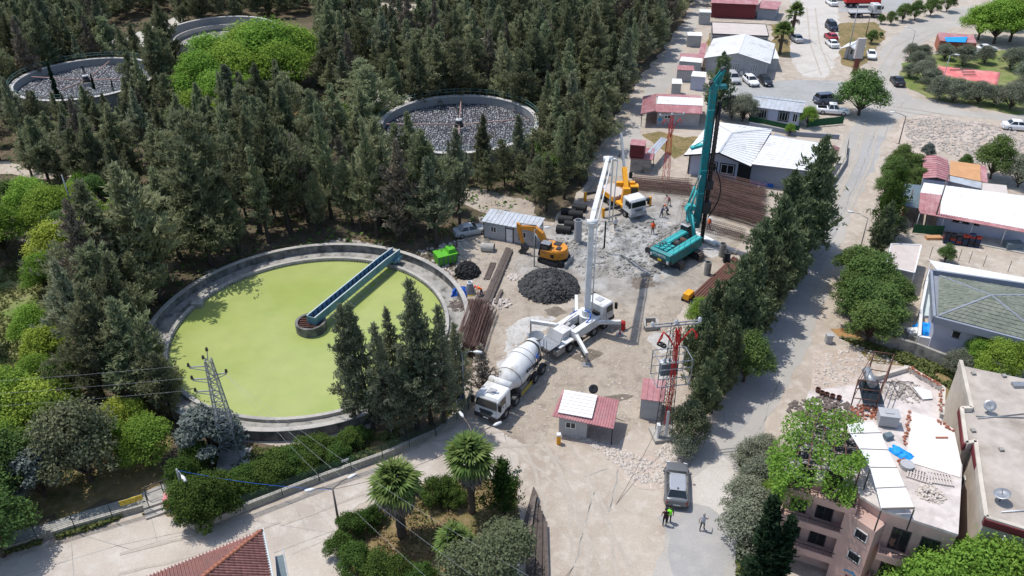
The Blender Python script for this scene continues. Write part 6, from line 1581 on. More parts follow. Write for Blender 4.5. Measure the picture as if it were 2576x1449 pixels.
MB().box(-2.9, -2.3, -.5, .5, 1.05, 2.45).bar((-3.0, 0, 1.2), (-3.0, 0, 2.3), .5, .3).build('drum_motor', M['steel'], t)
for sd in (-1, 1):
 MB().box(-5.6, -4.4, sd*.75-.3, sd*.75+.3, .55, 1.15).build('side_tank', M['steel'] if sd > 0 else M['dark'], t)
 MB().box(-6.2, -4.2, sd*1.22-.03, sd*1.22+.03, .5, .56).box(-6.2, -4.2, sd*1.22-.03, sd*1.22+.03, .75, .81).build('side_guard', M['yellow'], t)
 MB().bar((-8.6, sd*.5, 1.0), (-8.6, sd*.55, 2.4), .15, .15).bar((-9.3, sd*.5, 1.0), (-8.7, sd*.55, 2.5), .12, .12).build('rear_stand', M['steel'], t)
MB().lathe([(2.9, .25), (3.7, .75), (3.75, .75), (2.95, .2)], 16, smooth=False).build('feed_hopper', M['steel'], t, (-9.1, 0, 0))
MB().loft([[(-9.1, -.35, 2.5), (-9.1, .35, 2.5), (-9.1, .3, 2.2), (-9.1, -.3, 2.2)], [(-10.2, -.3, 1.75), (-10.2, .3, 1.75), (-10.2, .2, 1.5), (-10.2, -.2, 1.5)]]).build('chute', M['steel'], t)
MB().tube((-9.35, .7, .9), (-9.35, .7, 3.4), .03, n=4).tube((-9.35, 1.0, .9), (-9.35, 1.0, 3.4), .03, n=4).build('ladder', M['steel'], t)
sdn = 1 if dy.dot(Vector((1, 0, 0))) > 0 else -1     # the side turned to the viewer
for k, (tx, sz, mm_, up) in enumerate((('BETONSA', .42, 'black', 0), ('G', .7, 'blue', 0))):
 xx = 2.6 if k == 0 else 4.1
 rr = 1.40 if k == 0 else 1.19
 a_ = R(8)
 loc = Matrix.Translation((xf-.1, 0, zc1)) @ Matrix.Rotation(PI, 4, 'Z') @ Matrix.Rotation(-ang, 4, 'Y') @ Vector((xx, -sdn*rr*math.cos(a_), rr*math.sin(a_)))
 text(tx, sz, mm_, drum, loc, (R(90)-a_, ang if sdn < 0 else ang, 0 if sdn < 0 else PI), ext=.02)
# ---- concrete pump
pr = G(1424.9, 888); pf = G(1512, 829.8); ya = yaw(pr, pf); wbp = (pf-pr).length
dx = Vector((math.cos(ya), math.sin(ya), 0)); dy = Vector((-dx.y, dx.x, 0))
porg = pf+dx*1.7+dy*.95
pt = empty('pump_truck', (porg.x, porg.y, .08), ya, 'white concrete pump truck with raised boom and four spread outriggers', 'pump truck'); t = pt
truck_cab(t, -1.9, 0, 2.45, 1.05, 2.85, TW, 'dark')
MB().box(-wbp-3.9, -.4, -.45, -.3, .75, 1.05).box(-wbp-3.9, -.4, .3, .45, .75, 1.05).build('chassis', M['dark'], t)
for x in (-1.4, -3.1, -wbp-0.05, -wbp-1.4):
 for sd in (-1, 1): wheel(t, x, sd*1.05, .52, .34, sd)
MB().tube((-2.15, .75, 1.2), (-2.15, .75, 2.7), .14, n=10).tube((-2.15, .75, 2.7), (-1.7, 1.1, 2.95), .13, n=10).box(-2.4, -2.0, -.9, .3, 1.1, 2.2).build('exhaust_stack', M['black'], t)
MB().box(-6.1, -2.2, -1.22, -.62, 1.0, 1.95).box(-6.1, -2.2, .62, 1.22, 1.0, 1.95).box(-6.1, -5.7, -.6, .6, 1.0, 1.9).box(-3.3, -2.7, -.6, .6, 1.0, 1.9).build('outrigger_box', TW, t)
MB().box(-wbp-3.0, -6.3, -1.22, -.55, 1.22, 1.34).box(-wbp-3.0, -6.3, .55, 1.22, 1.22, 1.34).build('side_deck', TW, t)
MB().lathe([(1.0, .75), (2.0, .75), (2.0, .55), (2.6, .5), (2.6, 0.01)], 20, smooth=False).build('turret', TW, t, (-2.95, 0, 0))
s = MB()
for y in (-.45, -.25, .25, .45): s.tube((-wbp-2.2, y*.7, 1.5), (-5.2, y, 1.95), .09, n=8)
s.build('pump_cylinder', TW, t)
MB().path([(-4.2, .3, 2.6), (-4.8, .6, 2.2), (-7.5, .5, 1.8), (-wbp-2.8, .2, 1.2)], .07, 7).build('delivery_pipe', TW, t)
MB().path([(-3.6, -.2, 2.9), (-3.3, -.7, 2.7), (-3.6, -1.0, 2.3), (-4.1, -.9, 2.0)], .06, 6).path([(-4.1, .3, 2.9), (-4.4, .6, 2.6), (-4.5, .9, 2.3)], .05, 6).build('blue_hose', M['blue'], t)
MB().box(-wbp-1.9, -wbp-.6, -.55, .75, 1.34, 2.05).build('hydraulic_box', TW, t)
s = MB(); s.hexa([(-wbp-3.9, -.6, 1.0), (-wbp-2.9, -.6, .9), (-wbp-2.9, .6, .9), (-wbp-3.9, .6, 1.0)], [(-wbp-4.2, -.95, 1.55), (-wbp-2.6, -.95, 1.55), (-wbp-2.6, .95, 1.55), (-wbp-4.2, .95, 1.55)]); s.build('hopper', M['steel'], t)
MB().slab([Vector((-wbp-2.65, -.9, 1.6)), Vector((-wbp-2.2, -.9, 2.4)), Vector((-wbp-2.2, .9, 2.4)), Vector((-wbp-2.65, .9, 1.6))], .05).build('hopper_lid', M['grey_panel'], t)
MB().box(-wbp-3.4, -wbp-2.2, -1.2, -.7, .5, 1.1).box(-wbp-3.4, -wbp-2.2, .7, 1.2, .5, 1.1).build('tail_box', M['steel'], t)
def outrigger(a, k, f, pad=True):
 """a root, k knee, f foot, all world"""
 s = W(pt); s.bar(a, k, .30, .36); s.build('outrigger_arm', TW, pt)
 s = W(pt); s.bar(k+Vector((0, 0, .15)), Vector((k.x, k.y, f.z)), .16, .16, (0, 1, 0)); s.build('outrigger_leg', M['steel'], pt)
 s = W(pt).at((0, 0, 0)); s = W(pt); s.box(k.x-.35, k.x+.35, k.y-.35, k.y+.35, f.z-.03, f.z+.05); s.build('foot_plate', M['steel'], pt)
def knee(u, v, uf, vf):
 f = siteG(uf, vf, .06); hh = tall(uf, vf, v); return at_z(f, hh), f
TU = pt.matrix_world if False else (Matrix.Translation(pt.location) @ Matrix.Rotation(ya, 4, 'Z'))
k, f = knee(1558.6, 810, 1558.6, 843); outrigger(TU @ Vector((-2.9, -1.1, 1.55)), k, f)
k, f = knee(1331, 808.6, 1335, 846); outrigger(TU @ Vector((-5.9, 1.1, 1.6)), k, f)
k, f = knee(1475, 893, 1474.6, 919.8); outrigger(TU @ Vector((-5.9, -1.1, 1.6)), at_z(k, k.z+.1), f)
k, f = knee(1450, 745, 1448, 782); outrigger(TU @ Vector((-3.2, 1.1, 1.6)), k, f)
W(pt).box(G(1558.6, 843).x-.12, G(1558.6, 843).x+.12, G(1558.6, 843).y-.12, G(1558.6, 843).y+.12, .10, .25).build('red_cap', M['red'], pt)
P0 = TU @ Vector((-2.95, 0, 2.6));
P1 = at_z(P0, 0);
zz1 = 2.6
while proj((P0.x, P0.y, zz1))[1] > 560: zz1 += .05
P1 = Vector((P0.x+.05, P0.y+.1, zz1))
S_ = G(1638, 694); kx, ky = SUN_DIR.x/-SUN_DIR.z, SUN_DIR.y/-SUN_DIR.z
best = None
for i in range(60, 220):
 z_ = i*.1; p = G(1529, 399, z_); e_ = (Vector((p.x+kx*z_, p.y+ky*z_))-S_.xy).length
 if best is None or e_ < best[0]: best = (e_, p)
P2 = best[1]
hb_ = siteG(1519, 638); zz3 = tall(1519, 638, 562); P3 = at_z(hb_, zz3)
print('boom', P0, P1, P2, P3, 'shadow err', best[0])
def arm(a, b_, w0, w1, name):
 s = W(pt); d = (b_-a).normalized(); sidev = Vector((1, 0, 0)); sidev = (sidev-d*sidev.dot(d)).normalized(); up = d.cross(sidev)
 se = []
 for t_, w_ in ((0, w0*.8), (.08, w0), (.6, (w0+w1)/2), (1, w1)):
  c_ = a.lerp(b_, t_); se.append([c_-sidev*w_*.36-up*w_*.5, c_+sidev*w_*.36-up*w_*.5, c_+sidev*w_*.36+up*w_*.5, c_-sidev*w_*.36+up*w_*.5])
 s.loft(se); return s.build(name, TW, pt), sidev, up
o, sv_, up_ = arm(P0, P1, .78, .68, 'boom_section')
o, sv2, up2 = arm(P1, P2, .66, .5, 'boom_section')
o, sv3, up3 = arm(P2+Vector((.55, 0, -.1)), P3+Vector((.35, 0, .2)), .24, .18, 'boom_section')
s = W(pt)
off = Vector((.48, -.2, 0))
s.tube(P0+off, P1+off, .07, n=7).tube(P1+off, P2+off*.9, .07, n=7).tube(P2+off*.9, P2+Vector((1.05, 0, -.2)), .07, n=7).tube(P2+Vector((1.05, 0, -.2)), P3+Vector((.75, 0, .3)), .07, n=7).tube(P3+Vector((.75, 0, .3)), P3+Vector((0, 0, .25)), .08, n=7)
s.build('concrete_pipe', TW, pt)
s = W(pt)
for a, c in ((P0, P1), (P1, P2)):
 for t_ in (.2, .5, .8): p = a.lerp(c, t_); s.bar(p, p+off, .08, .08)
s.build('pipe_bracket', M['grey_panel'], pt)
s = W(pt)
for p in (P1, P2): s.tube(p-Vector((.45, 0, 0)), p+Vector((.5, 0, 0)), .28, n=12)
s.bar(P2, P2+Vector((.9, 0, -.15)), .25, .25); s.build('boom_joint', TW, pt)
s = W(pt); s.tube(P0.lerp(P1, .55)+Vector((0, .5, 0)), P1.lerp(P2, .25)+Vector((0, -.1, -.3)), .10, n=8); s.build('boom_cylinder', M['steel'], pt)
W(pt).tube(P3+Vector((0, 0, .3)), at_z(P3, .75), .10, n=8).build('end_hose', M['black'], pt)
# ---- rotary drilling rig
A_ = G(1706, 656); B_ = G(1745, 676); yu = yaw(A_, B_)
rc = (G(1684, 667, 1.1)+G(1738, 622, 1.1)+G(1637, 640, 1.1)+G(1690, 605, 1.1))/4
hd = (G(1738, 616, 2.4)-G(1686.3, 647.7, 2.4)).normalized(); yh = math.atan2(hd.y, hd.x)
ground_c = Vector((rc.x, rc.y, .1))+Vector((hd.x, hd.y, 0))*.8
rg = empty('drilling_rig', ground_c, yh, 'large teal rotary drilling rig with tall black and teal mast', 'drilling rig'); t = rg
du = yu-yh
for sd in (-1, 1):
 m_ = Matrix.Rotation(du, 4, 'Z') @ Matrix.Translation((0, sd*1.65, 0))
 s = MB(); s.m = m_; n_ = 20; pts_ = []
 for i in range(n_//2+1): a = -PI/2+PI*i/(n_//2); pts_.append((2.2+.5*math.cos(a), .5+.5*math.sin(a)))
 for i in range(n_//2+1): a = PI/2+PI*i/(n_//2); pts_.append((-2.2+.5*math.cos(a), .5+.5*math.sin(a)))
 k_ = len(pts_); s.add([(x, -.36, z) for x, z in pts_]+[(x, .36, z) for x, z in pts_], [tuple(range(k_)), tuple(range(2*k_-1, k_-1, -1))]+[(i, i+k_, (i+1) % k_+k_, (i+1) % k_) for i in range(k_)])
 tk_ = s.build('track', M['dark'], t)
 per = []
 for i in range(22): per.append((-2.2+4.4*i/21, 1.0, 0))
 for i in range(6): a = PI/2-PI*(i+1)/7; per.append((2.2+.5*math.cos(a), .5+.5*math.sin(a), -a+PI/2))
 for i in range(6): a = PI/2+PI*(i+1)/7; per.append((-2.2+.5*math.cos(a), .5+.5*math.sin(a), -a+PI/2))
 sm = MB().box(-.085, .085, -.4, .4, -.02, .045).mesh('track_shoe', M['wood'])
 for x, z, a in per:
  o = obj('track_shoe', sm, tk_); o.matrix_local = m_ @ Matrix.Translation((x, 0, z)) @ Matrix.Rotation(a, 4, 'Y')
s = MB(); s.m = Matrix.Rotation(du, 4, 'Z'); s.box(-1.1, 1.1, -1.3, 1.3, .45, .95); s.lathe([(.95, 1.0), (1.15, 1.0)], 24, smooth=False); s.build('undercarriage', M['dark'], t)
inv = (Matrix.Translation(ground_c) @ Matrix.Rotation(yh, 4, 'Z')).inverted()
r0 = inv @ G(1684.9, 671.7, 1.15); r1 = inv @ G(1632, 649, 1.15)
xb = (r0.x+r1.x)/2; hw = abs(r1.y-r0.y)/2; xf_ = xb+6.2; yc = (r0.y+r1.y)/2
T_ = M['teal']
def lb(x0, x1, y0, y1, z0, z1): return MB().box(x0, x1, y0+yc, y1+yc, z0, z1)
lb(xb+.35, xf_, -hw, -.45, 1.15, 2.35).build('engine_housing', T_, t); lb(xb+.35, xf_, .45, hw, 1.15, 2.35).build('engine_housing', T_, t)
lb(xb+.35, xf_-.4, -.45, .45, 1.15, 1.6).build('centre_frame', M['dark'], t)
MB().loft([[(xb+.36, yc-hw, 1.15), (xb+.36, yc+hw, 1.15), (xb+.36, yc+hw, 2.45), (xb+.36, yc-hw, 2.45)], [(xb, yc-hw*.9, 1.25), (xb, yc+hw*.9, 1.25), (xb, yc+hw*.92, 2.3), (xb, yc-hw*.92, 2.3)]]).build('counterweight', T_, t)
MB().loft([[(xb-.012, yc-hw*.96, 1.18), (xb-.012, yc+hw*.96, 1.18), (xb-.012, yc+hw*.96, 1.62), (xb-.012, yc-hw*.96, 1.62)], [(xb+.3, yc-hw*1.01, 1.14), (xb+.3, yc+hw*1.01, 1.14), (xb+.3, yc+hw*1.01, 1.62), (xb+.3, yc-hw*1.01, 1.62)]]).build('rear_skirt', M['dark'], t)
text('ATLASYOL', .38, 'white', t, (xb-.03, yc+.1, 1.98), (R(90), 0, R(-90)), ext=.006)
lb(xb-.03, xb-.012, -.25, .25, 1.3, 1.55).build('yellow_sticker', M['yellow'], t)
lb(xb-.04, xb-.014, -hw*.85, -hw*.65, 1.25, 1.6).build('tail_lamp', M['chrome'], t); lb(xb-.04, xb-.014, hw*.75, hw*.9, 1.6, 1.95).build('tail_lamp', M['chrome'], t)
TL_ = M['teal_light']
lb(xb+.4, xf_-.1, -hw+.1, -.6, 2.352, 2.40).build('walkway', TL_, t); lb(xb+2.4, xf_-.1, .6, hw-.1, 2.352, 2.42).build('walkway', TL_, t)
s = MB()
for i in range(5):
 for j in range(3): s.box(xb+.55+i*.34, xb+.78+i*.34, yc-.45+j*.55, yc-.05+j*.55, 2.36, 2.5+.05*((i+j) % 2))
s.build('engine_cover', TL_, t)
MB().tube((xb+3.4, yc-.42, 2.05), (xb+3.4, yc+.42, 2.05), .45, n=20).build('winch_drum', M['dark'], t)
MB().tube((xb+4.6, yc-.42, 2.0), (xb+4.6, yc+.42, 2.0), .32, n=16).build('winch_drum', M['rust'], t)
s = MB()
for sd in (-1, 1):
 for i in range(6): s.tube((xb+.5+i*1.1, yc+sd*(hw-.08), 2.4), (xb+.5+i*1.1, yc+sd*(hw-.08), 3.3), .02, n=4)
 for z in (2.9, 3.3): s.tube((xb+.5, yc+sd*(hw-.08), z), (xf_-.1, yc+sd*(hw-.08), z), .02, n=4)
s.tube((xb+.5, yc-hw+.08, 3.3), (xb+.5, yc+hw-.08, 3.3), .02, n=4); s.build('handrail', M['dark'], t)
for i in range(3): MB().tube((xb+1.0+i*.5, yc+hw*.55, 2.35), (xb+1.0+i*.5, yc+hw*.55, 2.8-.1*i), .09, n=8).build('exhaust', M['rust'], t)
cx0 = xf_-.2
lb(cx0, cx0+1.5, .55, hw+.1, 1.2, 3.0).build('operator_cab', M['dark'], t); lb(cx0-.05, cx0+1.6, .5, hw+.15, 3.002, 3.08).build('cab_roof', TW, t)
lb(cx0+1.5, cx0+1.53, .65, hw, 1.6, 2.9).build('cab_window', M['glass'], t); lb(cx0+.2, cx0+1.3, hw+.10, hw+.13, 1.7, 2.9).build('cab_window', M['glass'], t)
s = MB()
for i in range(7): s.tube((cx0+.1+i*.2, yc+.55, 3.25), (cx0+.1+i*.2, yc+hw+.1, 3.25), .02, n=4); s.tube((cx0+.1, yc+.55+i*.16, 3.25), (cx0+1.4, yc+.55+i*.16, 3.25), .02, n=4)
s.build('roof_guard', M['dark'], t)
mb_ = G(1749, 612); mtop = tall(1749, 612, 222); print('mast', mb_, mtop, 'rig', ground_c)
ml = inv @ Vector((mb_.x, mb_.y, 0)); mX, mY = ml.x, ml.y
# mast in world orientation, face to the viewer's left
def mbx(x0, x1, y0, y1, z0, z1): return W(rg).box(mb_.x+x0, mb_.x+x1, mb_.y+y0, mb_.y+y1, z0, z1)
mbx(-.50, .20, -.3, .38, 2.2, mtop).build('mast', T_, rg)
mbx(.225, .30, -.40, .45, 3.0, mtop-.5).build('mast_rail', M['dark'], rg)
for z in (mtop-2.4, mtop*.5, mtop*.35): mbx(-.54, .24, -.34, -.302, z, z+.15).build('mast_flange', TL_, rg)
W(rg).tube((mb_.x+.72, mb_.y, .3), (mb_.x+.72, mb_.y, mtop-1.5), .24, n=10).build('kelly_bar', M['black'], rg)
s = W(rg)
for i in range(24): s.box(mb_.x+.5, mb_.x+.94, mb_.y-.25, mb_.y+.25, 2.5+i*(mtop-6)/24, 2.56+i*(mtop-6)/24)
s.build('kelly_collars', M['rust'], rg)
mbx(.3, 1.15, -.5, .5, 4.2, 5.6).build('rotary_drive', M['dark'], rg); mbx(.35, 1.1, -.45, .45, 7.2, 8.3).build('crowd_sledge', M['dark'], rg)
mbx(-.30, 1.2, -.30, .4, mtop, mtop+.35).build('mast_head', T_, rg)
s = W(rg); a_ = Vector((mb_.x-.5, mb_.y, mtop))
for o_ in (-.3, .3):
 s.bar(a_+Vector((0, o_, .2)), a_+Vector((1.2, o_, 2.1)), .14, .28).bar(a_+Vector((.75, o_, .2)), a_+Vector((1.2, o_, 2.1)), .12, .2)
s.bar(a_+Vector((.5, 0, 1.0)), a_+Vector((.8, 0, 1.0)), .6, .12); s.build('head_frame', T_, rg)
W(rg).tube(a_+Vector((1.15, -.35, 2.0)), a_+Vector((1.15, .35, 2.0)), .3, n=14).tube(a_+Vector((.1, -.35, .5)), a_+Vector((.1, .35, .5)), .3, n=14).build('sheave', M['dark'], rg)
s = W(rg); zb_ = mtop*.66
s.bar((mb_.x-.6, mb_.y, zb_), (mb_.x-1.9, mb_.y-.2, zb_-.3), .5, .3).bar((mb_.x-.6, mb_.y-.3, zb_+.7), (mb_.x-1.6, mb_.y-.3, zb_), .08, .08); s.build('service_arm', TL_, rg)
s = W(rg)
for o_ in (-.08, .08): s.tube((mb_.x-1.7+o_, mb_.y-.2, zb_-.4), (mb_.x-2.6+o_*3, mb_.y-1.2, 3.5), .012, n=4, cap=False)
s.build('service_rope', M['dark'], rg)
s = W(rg); n_ = 14; pr = None
for i in range(n_+1):
 t_ = i/n_; p = Vector((mb_.x+1.1+1.0*math.sin(t_*PI), mb_.y-.1, 3.5+t_*6.5))
 if pr is not None: s.tube(pr, p, .07, n=5, cap=False)
 pr = p
s.build('hose_bundle', M['black'], rg)
kf = TU  # unused frame
fr_ = Matrix.Translation(ground_c) @ Matrix.Rotation(yh, 4, 'Z')
for sd in (-1, 1):
 a = fr_ @ Vector((cx0+.2, yc+sd*.55, 1.5)); k_ = Vector((mb_.x-1.3+.6*sd*0, mb_.y+sd*.7, 4.6)); e_ = Vector((mb_.x-.4, mb_.y+sd*.35, 3.2)); f_ = Vector((mb_.x-.4, mb_.y+sd*.3, 9.0))
 W(rg).bar(a, k_, .28, .4).build('kinematic_arm', T_, rg); W(rg).bar(k_, e_, .25, .3).build('link_arm', TL_, rg)
 W(rg).tube(k_, k_.lerp(f_, .6), .14, n=10).build('mast_cylinder', TL_, rg); W(rg).tube(k_.lerp(f_, .6), f_, .07, n=8).build('cylinder_rod', M['steel'], rg)
 W(rg).tube(a+Vector((0, 0, .3)), a.lerp(k_, .7)+Vector((0, 0, .8)), .12, n=8).build('lift_cylinder', TL_, rg)
W(rg).hexa([(mb_.x-1.7, mb_.y-.5, 4.5), (mb_.x-.7, mb_.y-.5, 4.6), (mb_.x-.7, mb_.y+.5, 4.6), (mb_.x-1.7, mb_.y+.5, 4.5)], [(mb_.x-1.4, mb_.y-.4, 5.2), (mb_.x-.6, mb_.y-.4, 5.1), (mb_.x-.6, mb_.y+.4, 5.1), (mb_.x-1.4, mb_.y+.4, 5.2)]).build('knee_cover', TL_, rg)
# ---- orange excavator
ec = (G(1357.8, 662)+G(1427, 678))/2+Vector((.1, 1.0, 0)); ye = yaw(G(1427, 678), G(1357.8, 661))
ex = empty('excavator', (ec.x, ec.y, .15), ye, 'orange tracked excavator with folded boom beside the dark spoil heap', 'excavator'); t = ex
for sd in (-1, 1):
 s = MB().at((0, sd*.95, 0)); pts_ = []
 for i in range(9): a = -PI/2+PI*i/8; pts_.append((1.2+.38*math.cos(a), .38+.38*math.sin(a)))
 for i in range(9): a = PI/2+PI*i/8; pts_.append((-1.2+.38*math.cos(a), .38+.38*math.sin(a)))
 k_ = len(pts_); s.add([(x, -.25, z) for x, z in pts_]+[(x, .25, z) for x, z in pts_], [tuple(range(k_)), tuple(range(2*k_-1, k_-1, -1))]+[(i, i+k_, (i+1) % k_+k_, (i+1) % k_) for i in range(k_)])
 tr_ = s.build('track', M['black'], t)
 MB().at((0, sd*1.22, 0)).box(-1.0, 1.0, -.02, .02, .22, .55).build('track_frame', M['dark'], tr_)
MB().box(-.8, .8, -.7, .7, .35, .8).build('undercarriage', M['dark'], t)
MB().hexa([(-2.0, -1.2, .05), (-1.85, -1.2, .05), (-1.85, 1.2, .05), (-2.0, 1.2, .05)], [(-1.95, -1.2, .65), (-1.8, -1.2, .65), (-1.8, 1.2, .65), (-1.95, 1.2, .65)]).bar((-1.85, -.5, .35), (-.9, -.5, .45), .15, .15).bar((-1.85, .5, .35), (-.9, .5, .45), .15, .15).build('dozer_blade', M['steel'], t)
OR = M['orange']
up = []
for z, k in ((.85, 1), (1.75, 1), (1.95, .93)):
 ring_ = [(1.2*k, -1.2*k), (1.2*k, 1.2*k), (-.3, 1.25*k)]+[(-.35+1.15*k*math.cos(PI/2+PI*i/8)*1.15, 1.2*k*math.sin(PI/2+PI*i/8)) for i in range(1, 8)]+[(-.3, -1.25*k)]
 up.append([(x, y, z) for x, y in ring_])
MB().loft(up).build('upper_body', OR, t)
MB().box(-.6, .2, -1.0, -.2, 1.952, 2.05).box(-1.0, -.5, .1, .7, 1.952, 2.08).build('engine_vent', M['dark'], t)
MB().box(.05, .07, 1.19, 1.24, 1.0, 1.6).box(-.5, -.1, 1.225, 1.25, 1.05, 1.5).build('side_grille', M['black'], t)
cy0, cy1 = (.25, 1.18)
MB().hexa([(.1, cy0, .95), (1.5, cy0, .95), (1.5, cy1, .95), (.1, cy1, .95)], [(.15, cy0+.05, 2.55), (1.15, cy0+.05, 2.55), (1.15, cy1-.03, 2.55), (.15, cy1-.03, 2.55)]).build('cab', M['black'], t)
MB().hexa([(1.52, cy0+.08, 1.1), (1.56, cy0+.08, 1.1), (1.56, cy1-.08, 1.1), (1.52, cy1-.08, 1.1)], [(1.20, cy0+.1, 2.45), (1.24, cy0+.1, 2.45), (1.24, cy1-.1, 2.45), (1.20, cy1-.1, 2.45)]).build('cab_window', M['glass'], t)
MB().hexa([(.3, cy1, 1.3), (1.3, cy1, 1.3), (1.3, cy1+.02, 1.3), (.3, cy1+.02, 1.3)], [(.3, cy1-.02, 2.4), (1.1, cy1-.02, 2.4), (1.1, cy1, 2.4), (.3, cy1, 2.4)]).build('cab_window', M['glass'], t)
MB().box(.1, 1.2, cy0, cy1, 2.552, 2.62).build('cab_roof', M['steel'], t)
bp_ = [(.9, -.1, 1.6), (1.6, -.1, 2.9), (2.6, -.1, 3.6), (4.4, -.1, 3.35)]
s = MB(); se = []
for i, (x, y, z) in enumerate(bp_): w_ = (.2, .24, .22, .16)[i]; h_ = (.25, .36, .32, .18)[i]; se.append([(x+h_*.5, y-w_, z-h_), (x+h_*.5, y+w_, z-h_), (x-h_*.5, y+w_, z+h_), (x-h_*.5, y-w_, z+h_)])
s.loft(se); s.build('boom', OR, t)
s = MB(); s.loft([[(4.75, -.26, 3.85), (4.75, .06, 3.85), (4.3, .06, 3.65), (4.3, -.26, 3.65)], [(4.75, -.28, 3.2), (4.75, .08, 3.2), (4.25, .08, 3.1), (4.25, -.28, 3.1)], [(4.2, -.22, 1.35), (4.2, .02, 1.35), (3.9, .02, 1.3), (3.9, -.22, 1.3)]]); s.build('stick', OR, t)
MB().tube((1.3, .2, 1.5), (2.3, .2, 3.1), .08, n=8).tube((2.4, -.1, 4.0), (4.4, -.1, 3.8), .07, n=8).tube((4.75, -.1, 3.1), (4.5, -.1, 1.5), .07, n=8).build('hydraulic_cylinder', M['steel'], t)
s = MB(); pb = [(4.15, 1.35), (3.85, 1.25), (3.45, .9), (3.4, .45), (3.75, .12), (4.2, .1), (4.4, .35), (4.05, .75)]
k_ = len(pb); s.add([(x, -.5, z) for x, z in pb]+[(x, .3, z) for x, z in pb], [tuple(range(k_)), tuple(range(2*k_-1, k_-1, -1))]+[(i, i+k_, (i+1) % k_+k_, (i+1) % k_) for i in range(k_)]); bk_ = s.build('bucket', M['dark'], t)
for i in range(5): MB().hexa([(4.2, -.48+i*.18, .08), (4.2, -.38+i*.18, .08), (4.25, -.38+i*.18, .2), (4.25, -.48+i*.18, .2)], [(4.5, -.45+i*.18, .2), (4.5, -.41+i*.18, .2), (4.45, -.41+i*.18, .3), (4.45, -.45+i*.18, .3)]).build('bucket_tooth', M['steel'], bk_)
# ---- crane truck
a = G(1527.8, 515.5); f = G(1571.5, 548.3); yk = yaw(a, f); wbk = (f-a).length; dx = Vector((math.cos(yk), math.sin(yk), 0)); dy = Vector((-dx.y, dx.x, 0))
o_ = f+dx*1.35+dy*1.1; sk = 1.0
ct = empty('crane_truck', (o_.x, o_.y, .12), yk, 'white cabbed crane truck with orange crane and tan load bed', 'crane truck'); t = ct
truck_cab(t, -1.9, 0, 2.4, 1.0, 2.75, TW, 'grey_panel', hatch=False)
text('MEGA', .30, 'dark', t, (.075, 0, 1.35), (R(90), 0, R(90)))
for x in (-1.35, -wbk-1.0, -wbk-2.3):
 for sd in (-1, 1): wheel(t, x, sd*1.05, .5, .32, sd)
MB().box(-wbk-3.6, -.3, -.42, -.3, .7, 1.0).box(-wbk-3.6, -.3, .3, .42, .7, 1.0).build('chassis', M['dark'], t)
xb2 = -wbk-3.8
MB().box(xb2, -4.0, -1.2, 1.2, 1.1, 1.22).build('load_bed', M['felt'], t)
for y0, y1 in ((-1.25, -1.19), (1.19, 1.25)): MB().box(xb2, -4.0, y0, y1, 1.0, 1.65).build('drop_side', M['orange_paint'], t)
MB().box(xb2+.1, -4.1, -1.15, 1.15, 1.222, 1.6).build('load', M['beige_roof'], t)
MB().box(-3.7, -2.2, -1.1, 1.1, .9, 1.25).at((-3.0, 0, 0)).lathe([(1.25, .6), (1.7, .55), (1.7, 0.01)], 16, smooth=False).build('crane_base', M['orange_paint'], t)
cw = Matrix.Translation(ct.location) @ Matrix.Rotation(yk, 4, 'Z')
c0 = cw @ Vector((-3.0, 0, 1.25));
W(ct).hexa([c0+Vector((-.6, -.5, 0)), c0+Vector((.6, -.5, 0)), c0+Vector((.6, .5, 0)), c0+Vector((-.6, .5, 0))], [c0+Vector((-.4, -.4, 1.9)), c0+Vector((.4, -.4, 1.9)), c0+Vector((.4, .4, 1.9)), c0+Vector((-.4, .4, 1.9))]).build('crane_column', M['orange_paint'], ct)
W(ct).box(c0.x+.55, c0.x+1.6, c0.y+.3, c0.y+1.2, c0.z+.7, c0.z+1.9).build('crane_cab', M['orange_paint'], ct)
W(ct).box(c0.x+.65, c0.x+1.5, c0.y+.27, c0.y+.298, c0.z+.9, c0.z+1.7).build('crane_cab_window', M['glass'], ct)
cb = Vector((c0.x, c0.y-.1, 2.8)); best = None
d_ = 4.0; ctp = Vector((cb.x-.3, cb.y+6.0, 0)); z_ = 3.0
while proj((ctp.x, ctp.y, z_))[1] > 335: z_ += .1
ctp.z = z_; print('crane tip', ctp)
md_ = cb.lerp(ctp, .40)
W(ct).bar(cb, md_, .55, .6).build('crane_boom', M['orange_paint'], ct); W(ct).bar(md_, ctp, .3, .34).build('boom_extension', M['steel'], ct)
W(ct).tube(cb+Vector((0, .6, -1)), md_-Vector((0, 0, .5)), .12, n=8).build('boom_cylinder', M['steel'], ct)
W(ct).box(cb.x-1.2, cb.x+1.2, cb.y+1.0, cb.y+1.5, cb.z+.2, cb.z+.75).build('crane_crosshead', M['orange_paint'], ct)
W(ct).tube(ctp, Vector((ctp.x, ctp.y, ctp.z-3)), .02, n=4).tube(Vector((ctp.x, ctp.y, ctp.z-3.3)), Vector((ctp.x, ctp.y, ctp.z-2.9)), .12, n=8).build('hook_rope', M['dark'], ct)
for x, ln in ((-2.6, 2.3), (-wbk-3.4, 2.0)):
 for sd in (-1, 1):
  o = MB().box(x-.15, x+.15, min(sd*1.1, sd*(1.1+ln)), max(sd*1.1, sd*(1.1+ln)), .85, 1.15).build('stabiliser_beam', M['dark'], t)
  MB().box(x-.14, x+.14, sd*(1.1+ln)-.14+sd*.14, sd*(1.1+ln)+.14+sd*.14, .05, 1.25).build('stabiliser_leg', M['orange_paint'], o)
